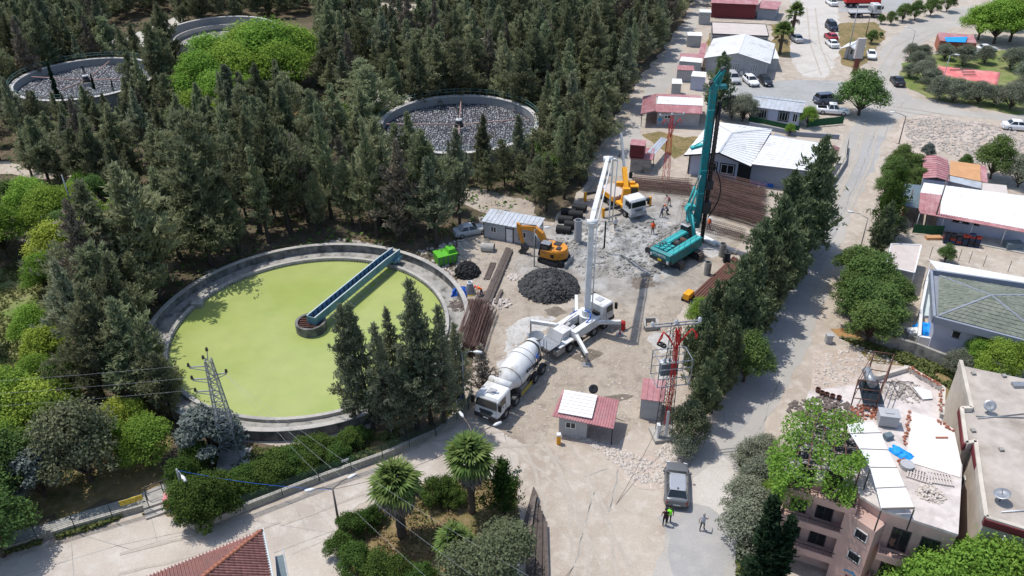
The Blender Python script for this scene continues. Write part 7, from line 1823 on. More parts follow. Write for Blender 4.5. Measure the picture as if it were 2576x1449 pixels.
# ---- lorries at the top
A_ = G(2131, 42); B_ = G(2211, 43)
fl = empty('flatbed_lorry', at_z((B_+A_)/2, .02), 0, 'white-cabbed flatbed lorry with empty bed in the lorry park', 'lorry'); t = fl; LL = (B_-A_).length/2
truck_cab(t, LL-2.0, LL, 2.4, 1.0, 2.9, TW, 'dark')
MB().box(-LL, LL-2.3, -1.2, 1.2, 1.05, 1.25).build('flat_bed', M['grey_panel'], t); MB().box(-LL+.1, LL-.5, -.4, .4, .7, 1.04).build('chassis', M['dark'], t)
MB().box(LL-2.28, LL-2.2, -1.2, 1.2, 1.25, 2.3).build('headboard', M['steel'], t)
for x in (LL-1.2, -LL+1.2, -LL+2.5):
 for sd in (-1, 1): wheel(t, x, sd*1.0, .48, .3, sd)
A_ = G(2122, 17); B_ = G(2209, 16)
fl = empty('tipper_lorry', at_z((B_+A_)/2, .02), 0, 'red tipper lorry cut off by the top edge of the lorry park', 'lorry'); t = fl; LL = (B_-A_).length/2
truck_cab(t, LL-2.0, LL, 2.4, 1.0, 2.9, M['red'], 'dark')
MB().hexa([(-LL, -1.1, 1.1), (LL-2.4, -1.1, 1.1), (LL-2.4, 1.1, 1.1), (-LL, 1.1, 1.1)], [(-LL, -1.25, 2.4), (LL-2.4, -1.25, 2.4), (LL-2.4, 1.25, 2.4), (-LL, 1.25, 2.4)]).build('tipper_body', M['red'], t)
MB().box(-LL+.1, LL-.5, -.4, .4, .7, 1.08).build('chassis', M['dark'], t)
for x in (LL-1.2, -LL+1.2, -LL+2.6):
 for sd in (-1, 1): wheel(t, x, sd*1.0, .5, .3, sd)
# ---------------------------------------------------------------- planting outside the wood
def T(kind, lst, label, group=None, **k):
 """lst: (u, v, top v or None, own words)"""
 for it in lst:
  u, v, vt = it[:3]; own = it[3] if len(it) > 3 else None
  tree(kind, u, v, vt=vt, label=own or label, group=group, **k)
GL = 'green trees of the left thicket'
for kd, l_, gl in (
('bright', [(300, 1150, 1060), (60, 1180, 1060), (170, 1060, 960), (270, 690, 560), (215, 500, 430), (70, 500, 445), (350, 1090, 1010), (20, 650, 510), (95, 585, 450), (150, 610, 465), (205, 560, 460), (125, 745, 640), (240, 600, 500), (330, 590, 490), (100, 870, 770), (110, 990, 890), (60, 1100, 930), (-60, 700, 520), (-80, 900, 740), (150, 1130, 1000), (-70, 1120, 950)], 'bright green leafy tree in the thicket at the left edge'),
('lime', [(160, 690, 560), (245, 660, 545), (130, 920, 820), (15, 1040, 950), (105, 1110, 960), (300, 640, 560), (-40, 1020, 900)], 'yellow-green leafy tree in the thicket at the left edge'),
('mid', [(45, 560, 455), (190, 650, 530), (-30, 620, 480), (180, 1010, 900), (40, 1250, 1090), (-40, 1330, 1150), (10, 1400, 1240), (250, 520, 440)], 'mid green bush in the thicket at the left edge')):
 T(kd, l_, gl, GL)
T('bright', [(550, 230, 85), (600, 250, 100), (640, 200, 50), (690, 215, 42), (750, 205, 55), (560, 310, 180), (620, 300, 190), (720, 240, 100), (500, 345, 230), (590, 350, 240), (655, 330, 230), (520, 270, 130)], 'tall bright green tree in the clearing beside the empty tank', 'bright trees by the empty tank', rs=1.25)
T('bright', [(880, 345, 285), (870, 300, 255), (905, 330, 300), (740, 275, 240), (1010, 95, 55), (1040, 90, 45), (975, 105, 60), (1060, 120, 90)], 'small bright green tree in a clearing of the wood', 'small bright trees in the wood')
T('lime', [(985, 60, 30), (1090, 40, 5), (940, 55, 25), (1020, 130, 70), (1050, 140, 75)], 'pale green sapling in the grassy clearing at the top')
T('mid', [(1370, 420, 355), (1385, 470, 390)], 'rounded green bush at the right side of the wood', rs=1.3)
T('grey', [(1080, 235, 175), (1175, 210, 145), (1410, 270, 195), (1440, 330, 250), (1420, 380, 315), (965, 210, 140), (1230, 230, 165), (1450, 420, 350)], 'rounded olive-green tree among the cypresses round the gravel tank', 'rounded trees among the cypresses', rs=1.1)
T('slim', [(155, 275, 158, 'tallest slim dark cypress in front of the far-left filter tank'), (245, 250, 185, 'slim dark cypress before the middle of the far-left tank'), (292, 255, 200, 'slim dark cypress right of the middle of the far-left tank'), (690, 195, 90, 'slim dark cypress standing before the bright green trees'), (700, 200, 100, 'slim dark cypress close behind the bright green trees')], '')
T('brown', [(775, 560, 340, 'withered brown cypress standing out of the dark wood'), (1140, 215, 130, 'bare brownish cypress behind the round gravel tank')], '')
for k_, (u, v, vt) in enumerate([(895, 1070, 752), (940, 1080, 762), (985, 1090, 800), (1010, 1060, 775), (1050, 1080, 745), (1085, 1065, 702), (1118, 1075, 770), (1155, 1030, 810), (1020, 1100, 880), (1135, 1000, 850)]):
 tree('front', u, v, vt=vt, label='tall dark cypress in the clump before the green tank', group='cypress clump before the green tank', rs=.95)
for u, v, vt in [(300, 990, 720), (250, 920, 650), (355, 1015, 760), (400, 1050, 840), (435, 1050, 880), (265, 1020, 790), (215, 870, 660), (330, 900, 650), (385, 960, 740), (290, 870, 650), (180, 830, 690), (440, 1000, 900)]:
 tree('cyp', u, v, vt=vt, label='tall grey-green cypress in the stand left of the green tank', group='cypress stand left of the green tank', rs=1.12)
ROW = [(2005, 650, 335), (2035, 620, 430), (1965, 690, 430), (1990, 715, 520), (1928, 745, 490), (1960, 760, 560), (1890, 795, 545), (1915, 820, 620), (1862, 845, 600), (1885, 870, 680), (1835, 890, 640), (1850, 925, 740), (2020, 635, 400), (1978, 702, 480), (1945, 752, 530), (1908, 806, 590), (1872, 862, 640), (1820, 915, 690)]
for u, v, vt in ROW: tree('dark', u, v, vt=vt, label='big dark conifer in the dense row beside the main road', group='dark conifer row beside the main road', rs=1.05)
for u, v, vt in [(1800, 930, 720), (1780, 970, 850), (1825, 980, 790), (1755, 1000, 810), (1790, 1040, 880), (1755, 1070, 900), (1740, 960, 740), (1775, 900, 700), (1800, 1010, 830)]: tree('dark', u, v, vt=vt, label='slender dark conifer at the lower end of the roadside row', group='slender conifers at the lower end of the row', rs=.8)
tree('grey', 1725, 1120, vt=1010, label='grey-green bush at the foot of the lattice transformer tower', rs=.8)
tree('olive', 1722, 1150, vt=1090, label='low olive-coloured bush in front of the parked grey car', rs=.9)
T('bright', [(1765, 830, 750, 'light green feathery bush at the end of the steel beams'), (1850, 930, 880, 'yellow-green bush wedged in the dark roadside row')], '', rs=1.1)
T('mid', [(1870, 960, 840, 'green bush between the dark conifers and the main road')], '')
tree('dark', 1800, 290, vt=128, label='large dark conifer behind the drilling rig mast', rs=1.15)
T('olive', [(1840, 300, 240), (1868, 305, 235), (1890, 300, 250), (1905, 85, 75)][:3], 'grey olive tree between the big conifer and the silver-roofed prefab', 'olives beside the prefab')
T('bright', [(2030, 320, 265, 'bright green tree leaning over the green screen fence'), (1985, 340, 310, 'small green shrub below the prefab')], '')
tree('mid', 2160, 290, vt=178, label='large leafy green tree at the bend of the main road', rs=1.25)
T('mid', [(2215, 60, 35), (2240, 62, 28), (2270, 55, 8), (2300, 50, 0), (2340, 40, -10), (2190, 110, 75), (2380, 30, -18), (2215, 95, 80)], 'green tree in the hedge row between lorry park and upper road', 'green trees by the upper road')
T('bright', [(2460, 100, 10), (2500, 110, 0), (2540, 105, -10), (2590, 120, 0), (2520, 70, -20)], 'huge bright green tree above the brown hut', 'big green trees at the top right', rs=1.3)
OL = [(2290, 145, 108), (2318, 150, 110), (2300, 175, 128), (2320, 205, 150), (2285, 195, 158), (2340, 225, 170), (2375, 150, 108), (2420, 165, 110), (2475, 160, 115), (2540, 175, 120), (2360, 250, 190), (2395, 258, 195), (2460, 262, 205), (2500, 265, 215), (2540, 275, 205), (2570, 250, 190), (2580, 210, 150), (2330, 180, 140), (2430, 245, 205), (2560, 150, 118), (2620, 240, 180)]
T('olive', OL, 'grey-green olive tree of the grove round the red tarpaulin shelter', 'olive grove at the right', rs=1.15)
T('mid', [(2262, 440, 365), (2240, 470, 395), (2225, 500, 430), (2290, 450, 385), (2300, 480, 420)], 'dark leafy shrub in the tangle before the pink shed', 'shrubs before the pink shed')
tree('silver', 2332, 395, vt=360, label='spiky grey-green shrub at the edge of the stony lot')
T('mid', [(2490, 450, 345, 'tall loose green tree at the right of the stony lot'), (2425, 425, 388, 'tiny round green bush on the stony lot')], '')
T('olive', [(2560, 470, 390)], 'grey olive tree at the right border behind the workshop')
T('juniper', [(2235, 560, 440), (2215, 600, 470)], 'dark bushy conifer between the road and the teal canopy', 'bushy conifers by the road')
tree('dark', 2200, 650, vt=505, label='wide dark conifer beside the streetlamp left of the container', rs=1.0)
T('mid', [(2150, 720, 620), (2175, 760, 640), (2160, 810, 700), (2200, 830, 720), (2225, 790, 690), (2140, 780, 690), (2180, 860, 760)], 'leafy dark green roadside tree left of the container cabin', 'roadside trees left of the container', rs=1.2)
T('grey', [(2250, 600, 545, 'grey-green olive bush above the container cabin'), (2250, 770, 700, 'grey bush leaning on the container cabin')], '')
tree('mid', 2375, 660, vt=615, label='round green bush at the corner of the white verandah roof')
T('bright', [(2450, 930, 850), (2490, 950, 850), (2540, 960, 860), (2580, 960, 850)], 'bright green bush under the villa front', 'bright bushes under the villa')
T('olive', [(2400, 940, 880, 'grey olive bush between villa wall and beige building')], '')
T('bright', [(2290, 1600, 1410), (2370, 1590, 1375), (2440, 1600, 1385), (2500, 1620, 1400), (2320, 1520, 1420), (2550, 1650, 1450)], 'bright green tree in front of the pink house at the bottom edge', 'green trees at the bottom right', rs=.85)
T('olive', [(1890, 1180, 1110), (1905, 1240, 1160), (1870, 1290, 1210), (1900, 1330, 1240), (1880, 1380, 1280), (1920, 1160, 1100)], 'grey olive shrub along the right kerb of the junction', 'olive shrubs along the right kerb', rs=1.1)
T('bright', [(1935, 1290, 1210, 'green creeper bush at the corner of the pink house')], '')
tree('slim', 1905, 1520, vt=1265, label='dark slim cypress at the bottom edge by the pink house', rs=2.0)
tree('slim', 1935, 1500, vt=1290, label='second dark cypress close to the pink house corner', rs=1.8)
# foreground bushes
T('hedge', [(475, 1225, 1150), (505, 1185, 1115), (470, 1245, 1180)], 'dense green shrub behind the red bin', 'shrubs behind the red bin', rs=.85)
T('hedge', [(480, 1300, 1215), (515, 1310, 1205), (550, 1300, 1200), (500, 1320, 1250), (540, 1275, 1190), (570, 1280, 1225)], 'big clipped shrub at the tip of the roadside wall', 'big shrubs at the wall tip', rs=.8)
T('hedge', [(600, 1228, 1182), (635, 1220, 1172), (670, 1205, 1155), (705, 1195, 1140), (740, 1180, 1130), (775, 1165, 1110), (812, 1150, 1100), (845, 1140, 1105), (880, 1125, 1085), (905, 1112, 1078), (690, 1218, 1175), (790, 1180, 1135), (850, 1160, 1118), (620, 1238, 1195)], 'clipped hedge shrub in the row behind the green wire fence', 'hedge row behind the wire fence', rs=1.25)
tree('silver', 545, 1150, vt=1030, label='glossy dark loquat tree round the foot of the power pylon', rs=1.2)
tree('silver', 115, 1250, vt=1130, label='silvery loquat tree at the lower left by the path', rs=1.0)
tree('grey', 230, 1210, vt=1015, label='large round grey-green tree in the lower left corner', rs=.9)
tree('bright', 385, 1165, vt=1060, label='light green tree between the grey-green tree and the pylon', rs=1.2)
tree('lime', 310, 1100, vt=1010, label='yellowish flowering bush behind the grey-green tree')
T('hedge', [(880, 1350, 1295), (915, 1335, 1285), (858, 1400, 1345), (950, 1310, 1270), (900, 1445, 1375), (950, 1470, 1395), (1010, 1480, 1410), (1060, 1510, 1430), (1095, 1265, 1205), (1125, 1255, 1200), (1150, 1270, 1225)], 'small clipped bush on the rim of the traffic island', 'clipped bushes on the island rim', rs=.85)
tree('topiary', 1240, 1500, vt=1330, label='large rounded grey-green bush at the bottom of the island', rs=1.1)
tree('juniper', 1270, 1290, vt=1170, label='spiky dark juniper at the right corner of the island', rs=1.1)
tree('brown', 1218, 1000, vt=870, label='withered reddish bush at the end of the rebar cages', name='dead_bush', rs=1.6)
# ground cover: tufts, stones
def scatter(name, polys, n, size, mt_, seed, label, h=.12, world=False):
 g = np.random.default_rng(seed); P = []
 Q_ = [[G(*p).xy for p in q] for q in polys]
 for q in Q_:
  x0, x1 = min(p.x for p in q), max(p.x for p in q); y0, y1 = min(p.y for p in q), max(p.y for p in q); k = 0; tries = 0
  while k < n and tries < n*6:
   tries += 1; x, y = g.uniform(x0, x1), g.uniform(y0, y1)
   if inpoly(x, y, q) and (Vector((x, y))-POOL).length > 17 and all((Vector((x, y))-t_).length > 12.8 for t_ in TANKS) and not inpoly(x, y, SITE) and noise.noise(Vector((x*.5, y*.5, seed))) > -.15: P.append((x, y, gz(x, y)+h*g.random())); k += 1
 leaf_patch(name, P, size, mt_, None, label, None, seed, 'stuff')
ISL = [(850, 1340), (900, 1300), (1080, 1215), (1200, 1200), (1300, 1215), (1310, 1300), (1290, 1449), (1260, 1560), (1000, 1560), (880, 1430)]
sheet('traffic_island', ISL, .02, GM['drygrass'], .15, seed=60)
scatter('dry_grass', [ISL], 6000, .10, LM['straw'], 61, 'dry yellow grass on the traffic island', .28)
scatter('weeds', [ISL], 2200, .12, LM['weed'], 62, 'green weeds on the traffic island', .25)
scatter('meadow_grass', [[(-100, 640), (150, 690), (160, 830), (190, 960), (100, 1010), (-100, 1000)]], 5000, .16, LM['weed'], 63, 'tall grass in the left clearing', .4)
scatter('undergrowth', [[(-200, 460), (400, 560), (400, 1100), (0, 1350), (-300, 1300)], [(560, 1100), (1000, 1060), (1010, 1120), (600, 1260)], [(2110, 850), (2280, 890), (2400, 930), (2440, 1010), (2300, 930)], [(1860, 1130), (1925, 1130), (1935, 1449), (1850, 1449)], [(0, 1385), (400, 1270), (405, 1282), (0, 1400)]], 3000, .16, LM['weed'], 64, 'low weeds and undergrowth', .3)
scatter('forest_undergrowth', [[(350, 1000), (1160, 600), (1480, 430), (1560, 180), (300, 60), (-100, 420), (350, 560)]], 9000, .26, LM['mid'], 66, 'low green undergrowth of the wood', .7)
scatter('litter_leaves', [[(350, 1000), (1200, 560), (1500, 430), (1500, 200), (300, 100), (0, 500)], [(370, 640), (1160, 600), (1180, 560), (1000, 590), (500, 640)]], 5000, .10, LM['straw'], 65, 'leaf litter on the woodland floor', .05)
def stones(name, polys, n, smin, smax, seed, label, mt_='stone', zf=None):
 g2 = random.Random(seed); s = MB()
 for q in polys:
  Q_ = [G(*p).xy for p in q]; x0, x1 = min(p.x for p in Q_), max(p.x for p in Q_); y0, y1 = min(p.y for p in Q_), max(p.y for p in Q_); k = 0
  for _ in range(n*8):
   if k >= n: break
   x, y = g2.uniform(x0, x1), g2.uniform(y0, y1)
   if not inpoly(x, y, Q_): continue
   k += 1; sz = smin+(smax-smin)*g2.random()**3; z_ = (zf(x, y) if zf else gz(x, y))
   s.at((x, y, z_+sz*.1), g2.uniform(-.3, .3), g2.uniform(-.3, .3), g2.uniform(0, 3))
   a = [g2.uniform(.6, 1.1)*sz for _ in range(8)]
   s.add([(-a[0], -a[1], 0), (a[2], -a[3], 0), (a[4], a[5], 0), (-a[6], a[7], 0), (-a[0]*.4, -a[1]*.3, a[2]*.7), (a[4]*.5, a[5]*.4, a[6]*.6)], [(0, 1, 4), (1, 5, 4), (1, 2, 5), (2, 3, 5), (3, 4, 5), (3, 0, 4)])
 tag(s.build(name, M[mt_], fix=False), label, kind='stuff')
stones('lot_stones', [[(2275, 300), (2340, 295), (2500, 315), (2620, 350), (2620, 440), (2480, 430), (2370, 380), (2280, 370)]], 2600, .06, .35, 1, 'pale stones of the stony lot')
stones('roadside_stones', [[(2050, 900), (2160, 865), (2240, 900), (2330, 935), (2250, 990), (2045, 1000)], [(1400, 1080), (1560, 1130), (1690, 1180), (1680, 1225), (1600, 1210), (1500, 1130)], [(1690, 1090), (1740, 1130), (1690, 1200), (1650, 1140)]], 900, .03, .2, 2, 'pale rubble stones beside the road')
stones('site_clods', [[(1400, 560), (1700, 560), (1740, 640), (1640, 700), (1480, 700), (1400, 640)]], 1600, .05, .3, 3, 'grey mud clods round the bore holes', 'old_concrete', site_z)
stones('site_pebbles', [[(1300, 800), (1700, 760), (1650, 1000), (1500, 1110), (1280, 1080), (1200, 1000)], [(1160, 620), (1400, 600), (1440, 680), (1300, 780), (1200, 800)]], 1300, .02, .14, 4, 'pebbles on the site soil', 'stone', site_z)
stones('woodland_rubble', [[(1000, 640), (1180, 600), (1160, 700), (1130, 730)], [(470, 700), (850, 600), (1000, 620), (850, 612), (600, 660)]], 450, .05, .3, 6, 'pale rubble between wood and tank', 'stone')
# ---------------------------------------------------------------- palms
def frond_mesh(seed, r=1.15, mt_=None):
 g = random.Random(seed); s = MB(); n = 17
 s.tube((0, 0, 0), (1.0, 0, .12), .02, n=4, cap=False)
 for i in range(n):
  a = R(-115+230*i/(n-1)); l_ = r*(1-.22*abs(a)/2)*g.uniform(.85, 1.05); d = Vector((math.cos(a), math.sin(a), 0)); p = Vector((1.0, 0, .12)); sd = Vector((-d.y, d.x, 0))*.10
  m_ = p+d*l_*.55+Vector((0, 0, -.02+.05*(i % 2))); e = p+d*l_+Vector((0, 0, -.20*l_-g.uniform(0, .3)))
  s.add([p, m_-sd, m_+sd, e], [(0, 1, 2), (1, 3, 2)])
 me = s.mesh('frond', mt_, fix=False)
 at = me.attributes.new('tint', 'FLOAT', 'FACE'); at.data.foreach_set('value', [g.random() for _ in me.polygons]); return me
FR = [frond_mesh(i, 1.15, LM['palm']) for i in range(3)]; FD = [frond_mesh(9+i, 1.1, LM['deadpalm']) for i in range(2)]
def palm(u, v, vt, label, n=44, nd=22, s_=1.0, th=.28):
 b = G(u, v); h = tall(u, v, vt); t = empty('fan_palm', (b.x, b.y, gz(b.x, b.y)), 0, label, 'palm tree', 'fan palms')
 hc = h-1.85*s_
 s = MB(); prof = [(-.1, th*1.3)]+[(hc*i/12+(.0 if i % 2 else .02), th*(1.15 if i % 2 else .95)) for i in range(13)]; s.lathe(prof, 12, smooth=False); s.build('trunk', M['palm_trunk'], t)
 def put(me, az, el, rr, z, nm='frond'):
  o = obj(nm, me, t); o.location = (0, 0, z); o.scale = (rr,)*3
  o.rotation_euler = Matrix.Rotation(az, 3, 'Z').to_4x4().to_euler() if False else (rnd.uniform(-.3, .3), -el, az)
 for i in range(n):
  f = i/n; put(rnd.choice(FR), i*2.39996, R(82-88*f+rnd.uniform(-10, 10)), s_*rnd.uniform(.82, 1.05), hc-.1-.3*f)
 for i in range(nd):
  f = i/max(1, nd); put(rnd.choice(FD), i*2.39996+.5, R(-14-56*f), s_*rnd.uniform(.75, .95), hc-.4-.7*f, 'dead_frond')
 return t
palm(1012, 1352, 1163, 'biggest fan palm with a thick skirt of dead fronds on the island', 38, 50, 1.12, .34)
palm(1188, 1290, 1100, 'tall fan palm with bare trunk at the right of the island', 42, 14, 1.08, .26)
palm(1150, 1455, 1322, 'small fan palm at the bottom of the island', 30, 12, .85, .22)
palm(1990, 100, 2, 'fan palm at the top of the upper yard, the farther one', 26, 4, 1.25, .3)
palm(1961, 135, 50, 'fan palm in the upper yard, the nearer one', 26, 4, 1.25, .3)
# ---------------------------------------------------------------- street furniture, fences, walls
def lamp(u, v, vt, arms, label, r=.08, mt_='steel', heads=True, name='street_lamp'):
 b = G(u, v); h = tall(u, v, vt) if vt > 12 or vt < 0 else vt; t = empty(name, (b.x, b.y, 0), 0, label, 'street lamp')
 MB().tube((0, 0, 0), (0, 0, h), r, r*.6, 8).build('pole', M[mt_], t)
 for (uh, vh) in arms:
  # head lies about at pole-top height
  e = G(uh, vh, h+.25); l_ = Vector((e.x-b.x, e.y-b.y, h+.25)); m_ = Vector((l_.x*.55, l_.y*.55, h+.25)); d = l_.normalized() if l_.length else Vector((1, 0, 0))
  hd_ = Vector((l_.x, l_.y, 0)).normalized()
  o = MB().path([(0, 0, h-.1), tuple(m_), tuple(l_)], .04, 6).build('arm', M[mt_], t)
  s = MB(); s.m = Matrix.Translation(l_) @ Matrix.Rotation(math.atan2(hd_.y, hd_.x), 4, 'Z')
  s.loft([[(-.15, -.06, -.04), (-.15, .06, -.04), (-.15, .05, .05), (-.15, -.05, .05)], [(.15, -.15, -.06), (.15, .15, -.06), (.15, .1, .1), (.15, -.1, .1)], [(.6, -.11, -.05), (.6, .11, -.05), (.6, .07, .06), (.6, -.07, .06)]], smooth=True); s.build('lamp_head', M['white'], t)
 return t
lamp(855, 1331, 1228, [(788, 1231), (879, 1201)], 'dark double-armed street lamp at the edge of the concrete road', .11, 'wood')
lamp(1200, 1195, 1098, [(1164, 1047), (1245, 1069)], 'double-armed street lamp rising behind the tall fan palm', .11, 'wood')
lamp(474, 1275, 1180, [(459, 1199)], 'lamp post in the shrubs beside the red bin', .12, 'steel')
lamp(1169.6, 1037, 889, [(1195, 885)], 'lamp post among the cypresses next to the rebar cages')
lamp(1344, 672, 577, [(1371, 572)], 'grey street lamp standing in front of the excavator')
lamp(2163, 630, 548, [(2145, 534)], 'street lamp in the dark conifer at the right kerb')
lamp(2261, 362, 292, [(2250, 283)], 'street lamp at the corner of the stony lot', .09, 'dark')
lamp(2293, 118, 78, [(2283, 69)], 'street lamp at the curve beside the olive grove')
lamp(2357, 256, 139, [(2404, 137)], 'pale street lamp inside the olive grove')
for (u, v, vt, lb) in ((2130, 151, 15, 'tall thin mast next to the gate booth'), (2276, 552, 476, 'short dark pole at the teal canopy'), (2341, 588, 438, 'leaning dark utility pole before the workshop'), (205, 590, 440, 'pale metal pole in the left thicket'), (1900, 150, 118, 'thin lamp pole behind the gabled hall'), (2178, 90, 40, 'wooden pole by the lorry park')):
 b = G(u, v); tag(obj('utility_pole', MB().tube((0, 0, 0), (0, 0, tall(u, v, vt)), .11, .07, 8).mesh('utility_pole', M['wood'] if 'dark' in lb or 'wood' in lb else M['steel']), None, b), lb, 'pole')
def wallrun(name, label, pts_, h, w_, mt_='concrete', cat='wall', cap=True):
 P = [G(*p) for p in pts_]; t = empty(name, P[0], 0, label, cat)
 for a, c in zip(P[:-1], P[1:]):
  n = max(1, round((c-a).length/4))
  for i in range(n):
   p, q_ = a.lerp(c, (i+.002)/n), a.lerp(c, (i+.998)/n)
   W(t).bar(at_z(p, h/2-.05), at_z(q_, h/2-.05), w_, h+.1).build('wall_section', M[mt_], t)
 return t
def wirefence(label, pts_, z0, h, n_w=9):
 P = [G(*p, z0) for p in pts_]; t = empty('wire_fence', at_z(P[0], 0), 0, label, 'fence')
 for a, c in zip(P[:-1], P[1:]):
  n = max(1, round((c-a).length/2.4))
  for i in range(n+1):
   p = a.lerp(c, i/n); W(t).tube(p, p+Vector((0, 0, h+.06)), .035, n=5).build('post', M['fence_green'], t)
  s = W(t)
  for k in range(n_w): zz = Vector((0, 0, .06+h*k/(n_w-1))); s.bar(a+zz, c+zz, .018, .018)
  nn_ = int((c-a).length/.35)
  for i in range(nn_): p = a.lerp(c, i/nn_); s.bar(p, p+Vector((0, 0, h)), .010, .010)
  s.build('wire_mesh', M['fence_green'], t)
 return t
wl1 = [(-150, 1440), (0, 1391), (190, 1330), (376, 1277)]
wallrun('retaining_wall', 'low concrete wall along the left part of the concrete road', wl1, .55, .3)
wirefence('green wire fence on the low wall at the lower left', wl1, .5, 1.35)
wl2 = [(465, 1312), (495, 1331), (614, 1284), (804, 1210), (963, 1153), (1096, 1096), (1150, 1055), (1178, 1030), (1187, 995)]
wallrun('retaining_wall', 'long curved concrete wall below the hedge, beside the concrete road', wl2, .6, .32)
wirefence('long green wire fence above the curved wall and hedge', wl2[2:], .55, 1.4, 11)
sheet('stone_path', [(-100, 1395), (0, 1350), (200, 1290), (370, 1235), (440, 1205), (440, 1225), (375, 1258), (200, 1312), (0, 1374), (-100, 1420)], .03, GM['patch'], .1, seed=70)
sheet('tank_apron', [(480, 1050), (600, 1093), (700, 1108), (830, 1092), (930, 1062), (935, 1078), (840, 1108), (700, 1124), (580, 1108), (470, 1075)], .03, GM['slab'], .1, seed=71)
st_ = empty('garden_steps', G(398, 1290), yaw(G(376, 1283).xy, G(417, 1269).xy), 'three concrete steps between the two roadside walls', 'steps')
for i in range(3): MB().box(-.9, .9, -.35+i*.38, 1.6, 0+i*.19, .185+i*.19).build('step', M['concrete'], st_)
gt = empty('garden_gate', G(417, 1255), yaw(G(376, 1250).xy, G(440, 1225).xy), 'dark open gate frame above the steps', 'gate')
for x in (-1.2, 0, 1.0): MB().tube((x, 0, .4), (x, 0, 1.9), .04, n=5).build('post', M['dark'], gt)
MB().bar((-1.2, 0, 1.9), (1.0, 0, 1.9), .06, .06).bar((-1.2, 0, 1.2), (0, 0, 1.2), .04, .04).build('rail', M['dark'], gt)
bn = empty('wheelie_bin', G(430, 1278)+Vector((0, 0, .3)), .2, 'red wheelie bin with pale lid beside the steps', 'bin')
MB().hexa([(-.22, -.25, .05), (.22, -.25, .05), (.22, .25, .05), (-.22, .25, .05)], [(-.29, -.36, .95), (.29, -.36, .95), (.29, .36, .95), (-.29, .36, .95)]).build('bin_body', M['red'], bn)
M['bin_lid'] = mat('bin_lid', (.55, .20, .20), .5, .1, 3)
MB().hexa([(-.31, -.39, .952), (.31, -.39, .952), (.31, .38, .952), (-.31, .38, .952)], [(-.27, -.33, 1.03), (.27, -.33, 1.03), (.27, .33, 1.06), (-.27, .33, 1.06)]).build('bin_lid', M['bin_lid'], bn)
for sd in (-.2, .2): MB().tube((sd-.03, .3, .1), (sd+.03, .3, .1), .1, n=10).build('wheel', M['black'], bn)
for (u, v, w_, lb) in ((321, 1262, 1.2, 'left yellow notice plate hanging on the wire fence'), (345, 1254, .8, 'right yellow notice plate hanging on the wire fence')):
 P = G(u, v, .95); o = tag(obj('notice_plate', MB().box(-w_/2, w_/2, -.02, .02, -.25, .25).mesh('notice_plate', M['yellow']), None, P, yaw(G(190, 1330).xy, G(376, 1277).xy)), lb, 'notice plate')
tag(obj('notice_plate', MB().box(-.3, .3, -.02, .02, -.1, .1).mesh('notice_plate', M['white']), None, G(868, 1158, 1.2), .45), 'small white plate on the hedge fence', 'notice plate')
ib = empty('notice_board', G(1148, 1050), yaw(G(1135, 1062).xy, G(1166, 1030).xy), 'row of yellow, white and blue notice panels by the mixer truck', 'notice board')
for i, c_ in enumerate(('yellow', 'yellow', 'white', 'blue')): MB().box(-1.3+i*.68, -.68+i*.68, -.02, .02, 1.0, 1.75).build('notice_panel', M[c_], ib)
for x in (-1.3, .05, 1.4): MB().tube((x, .05, 0), (x, .05, 1.8), .03, n=5).build('post', M['dark'], ib)
# guard booth with big red corrugated roof
A_ = G(1405.4, 1094); B_ = G(1474.8, 1104)
b, q = bld('guard_booth', 'site guard booth with red corrugated roof and white panel on top', 'booth', A_, B_, 2.5, 2.1, 'grey_panel')
rz_ = 2.25; P4 = [G(1388.4, 1046.4, rz_), G(1544, 1079, rz_-.2), G(1558, 1006, rz_+.15), G(1416, 980, rz_+.3)]
ribbed(b, *P4, 'roof_pink', .22)
W(b).slab([G(1404, 1037, rz_+.2), G(1489, 1052, rz_+.15), G(1503, 994, rz_+.45), G(1420, 980, rz_+.5)], .07).build('white_panel', M['roof_white'], b)
s = W(b)
for i in range(1, 7):
 t_ = i/7; a = G(1404, 1037, rz_+.2).lerp(G(1420, 980, rz_+.5), t_); c_ = G(1489, 1052, rz_+.15).lerp(G(1503, 994, rz_+.45), t_); s.bar(a+Vector((0, 0, .01)), c_+Vector((0, 0, .01)), .03, .03)
s.build('panel_rib', M['beige_roof'], b)
window(b, q[0], q[1], .55, .95, .9, .7, 2)
legs(b, [G(1541, 1074, 2).xy, G(1552, 1010, 2).xy], 2.1)
sheet('booth_slab', [(1470, 1110), (1540, 1120), (1575, 1060), (1560, 1035), (1490, 1050)], .05, GM['patch'], .05, seed=72)
dish('satellite_dish', G(1492, 985, 2.3), .42, (.1, -.9, .5), 'dark satellite dish behind the guard booth roof', .3, 'dark')
bb = empty('barrier_box', G(1405, 1116), .1, 'orange barrier box with white top before the guard booth', 'barrier box')
MB().box(-.16, .16, -.16, .16, 0, .95).build('box_body', M['orange_paint'], bb); MB().box(-.18, .18, -.18, .18, .952, 1.1).build('box_top', M['white'], bb)
A_ = G(1608, 1052); B_ = G(1660, 1060)
b, q = bld('tool_shed', 'narrow grey shed with faded red roof by the transformer tower', 'shed', A_, B_, 2.3, 2.3, 'grey_panel')
panels(b, at_z(q[0], 2.35)+Vector((-.1, -.2, 0)), at_z(q[1], 2.35)+Vector((.1, -.2, 0)), at_z(q[2], 2.65)+Vector((.1, .1, 0)), at_z(q[3], 2.65)+Vector((-.1, .1, 0)), 4, 'roof_pink')
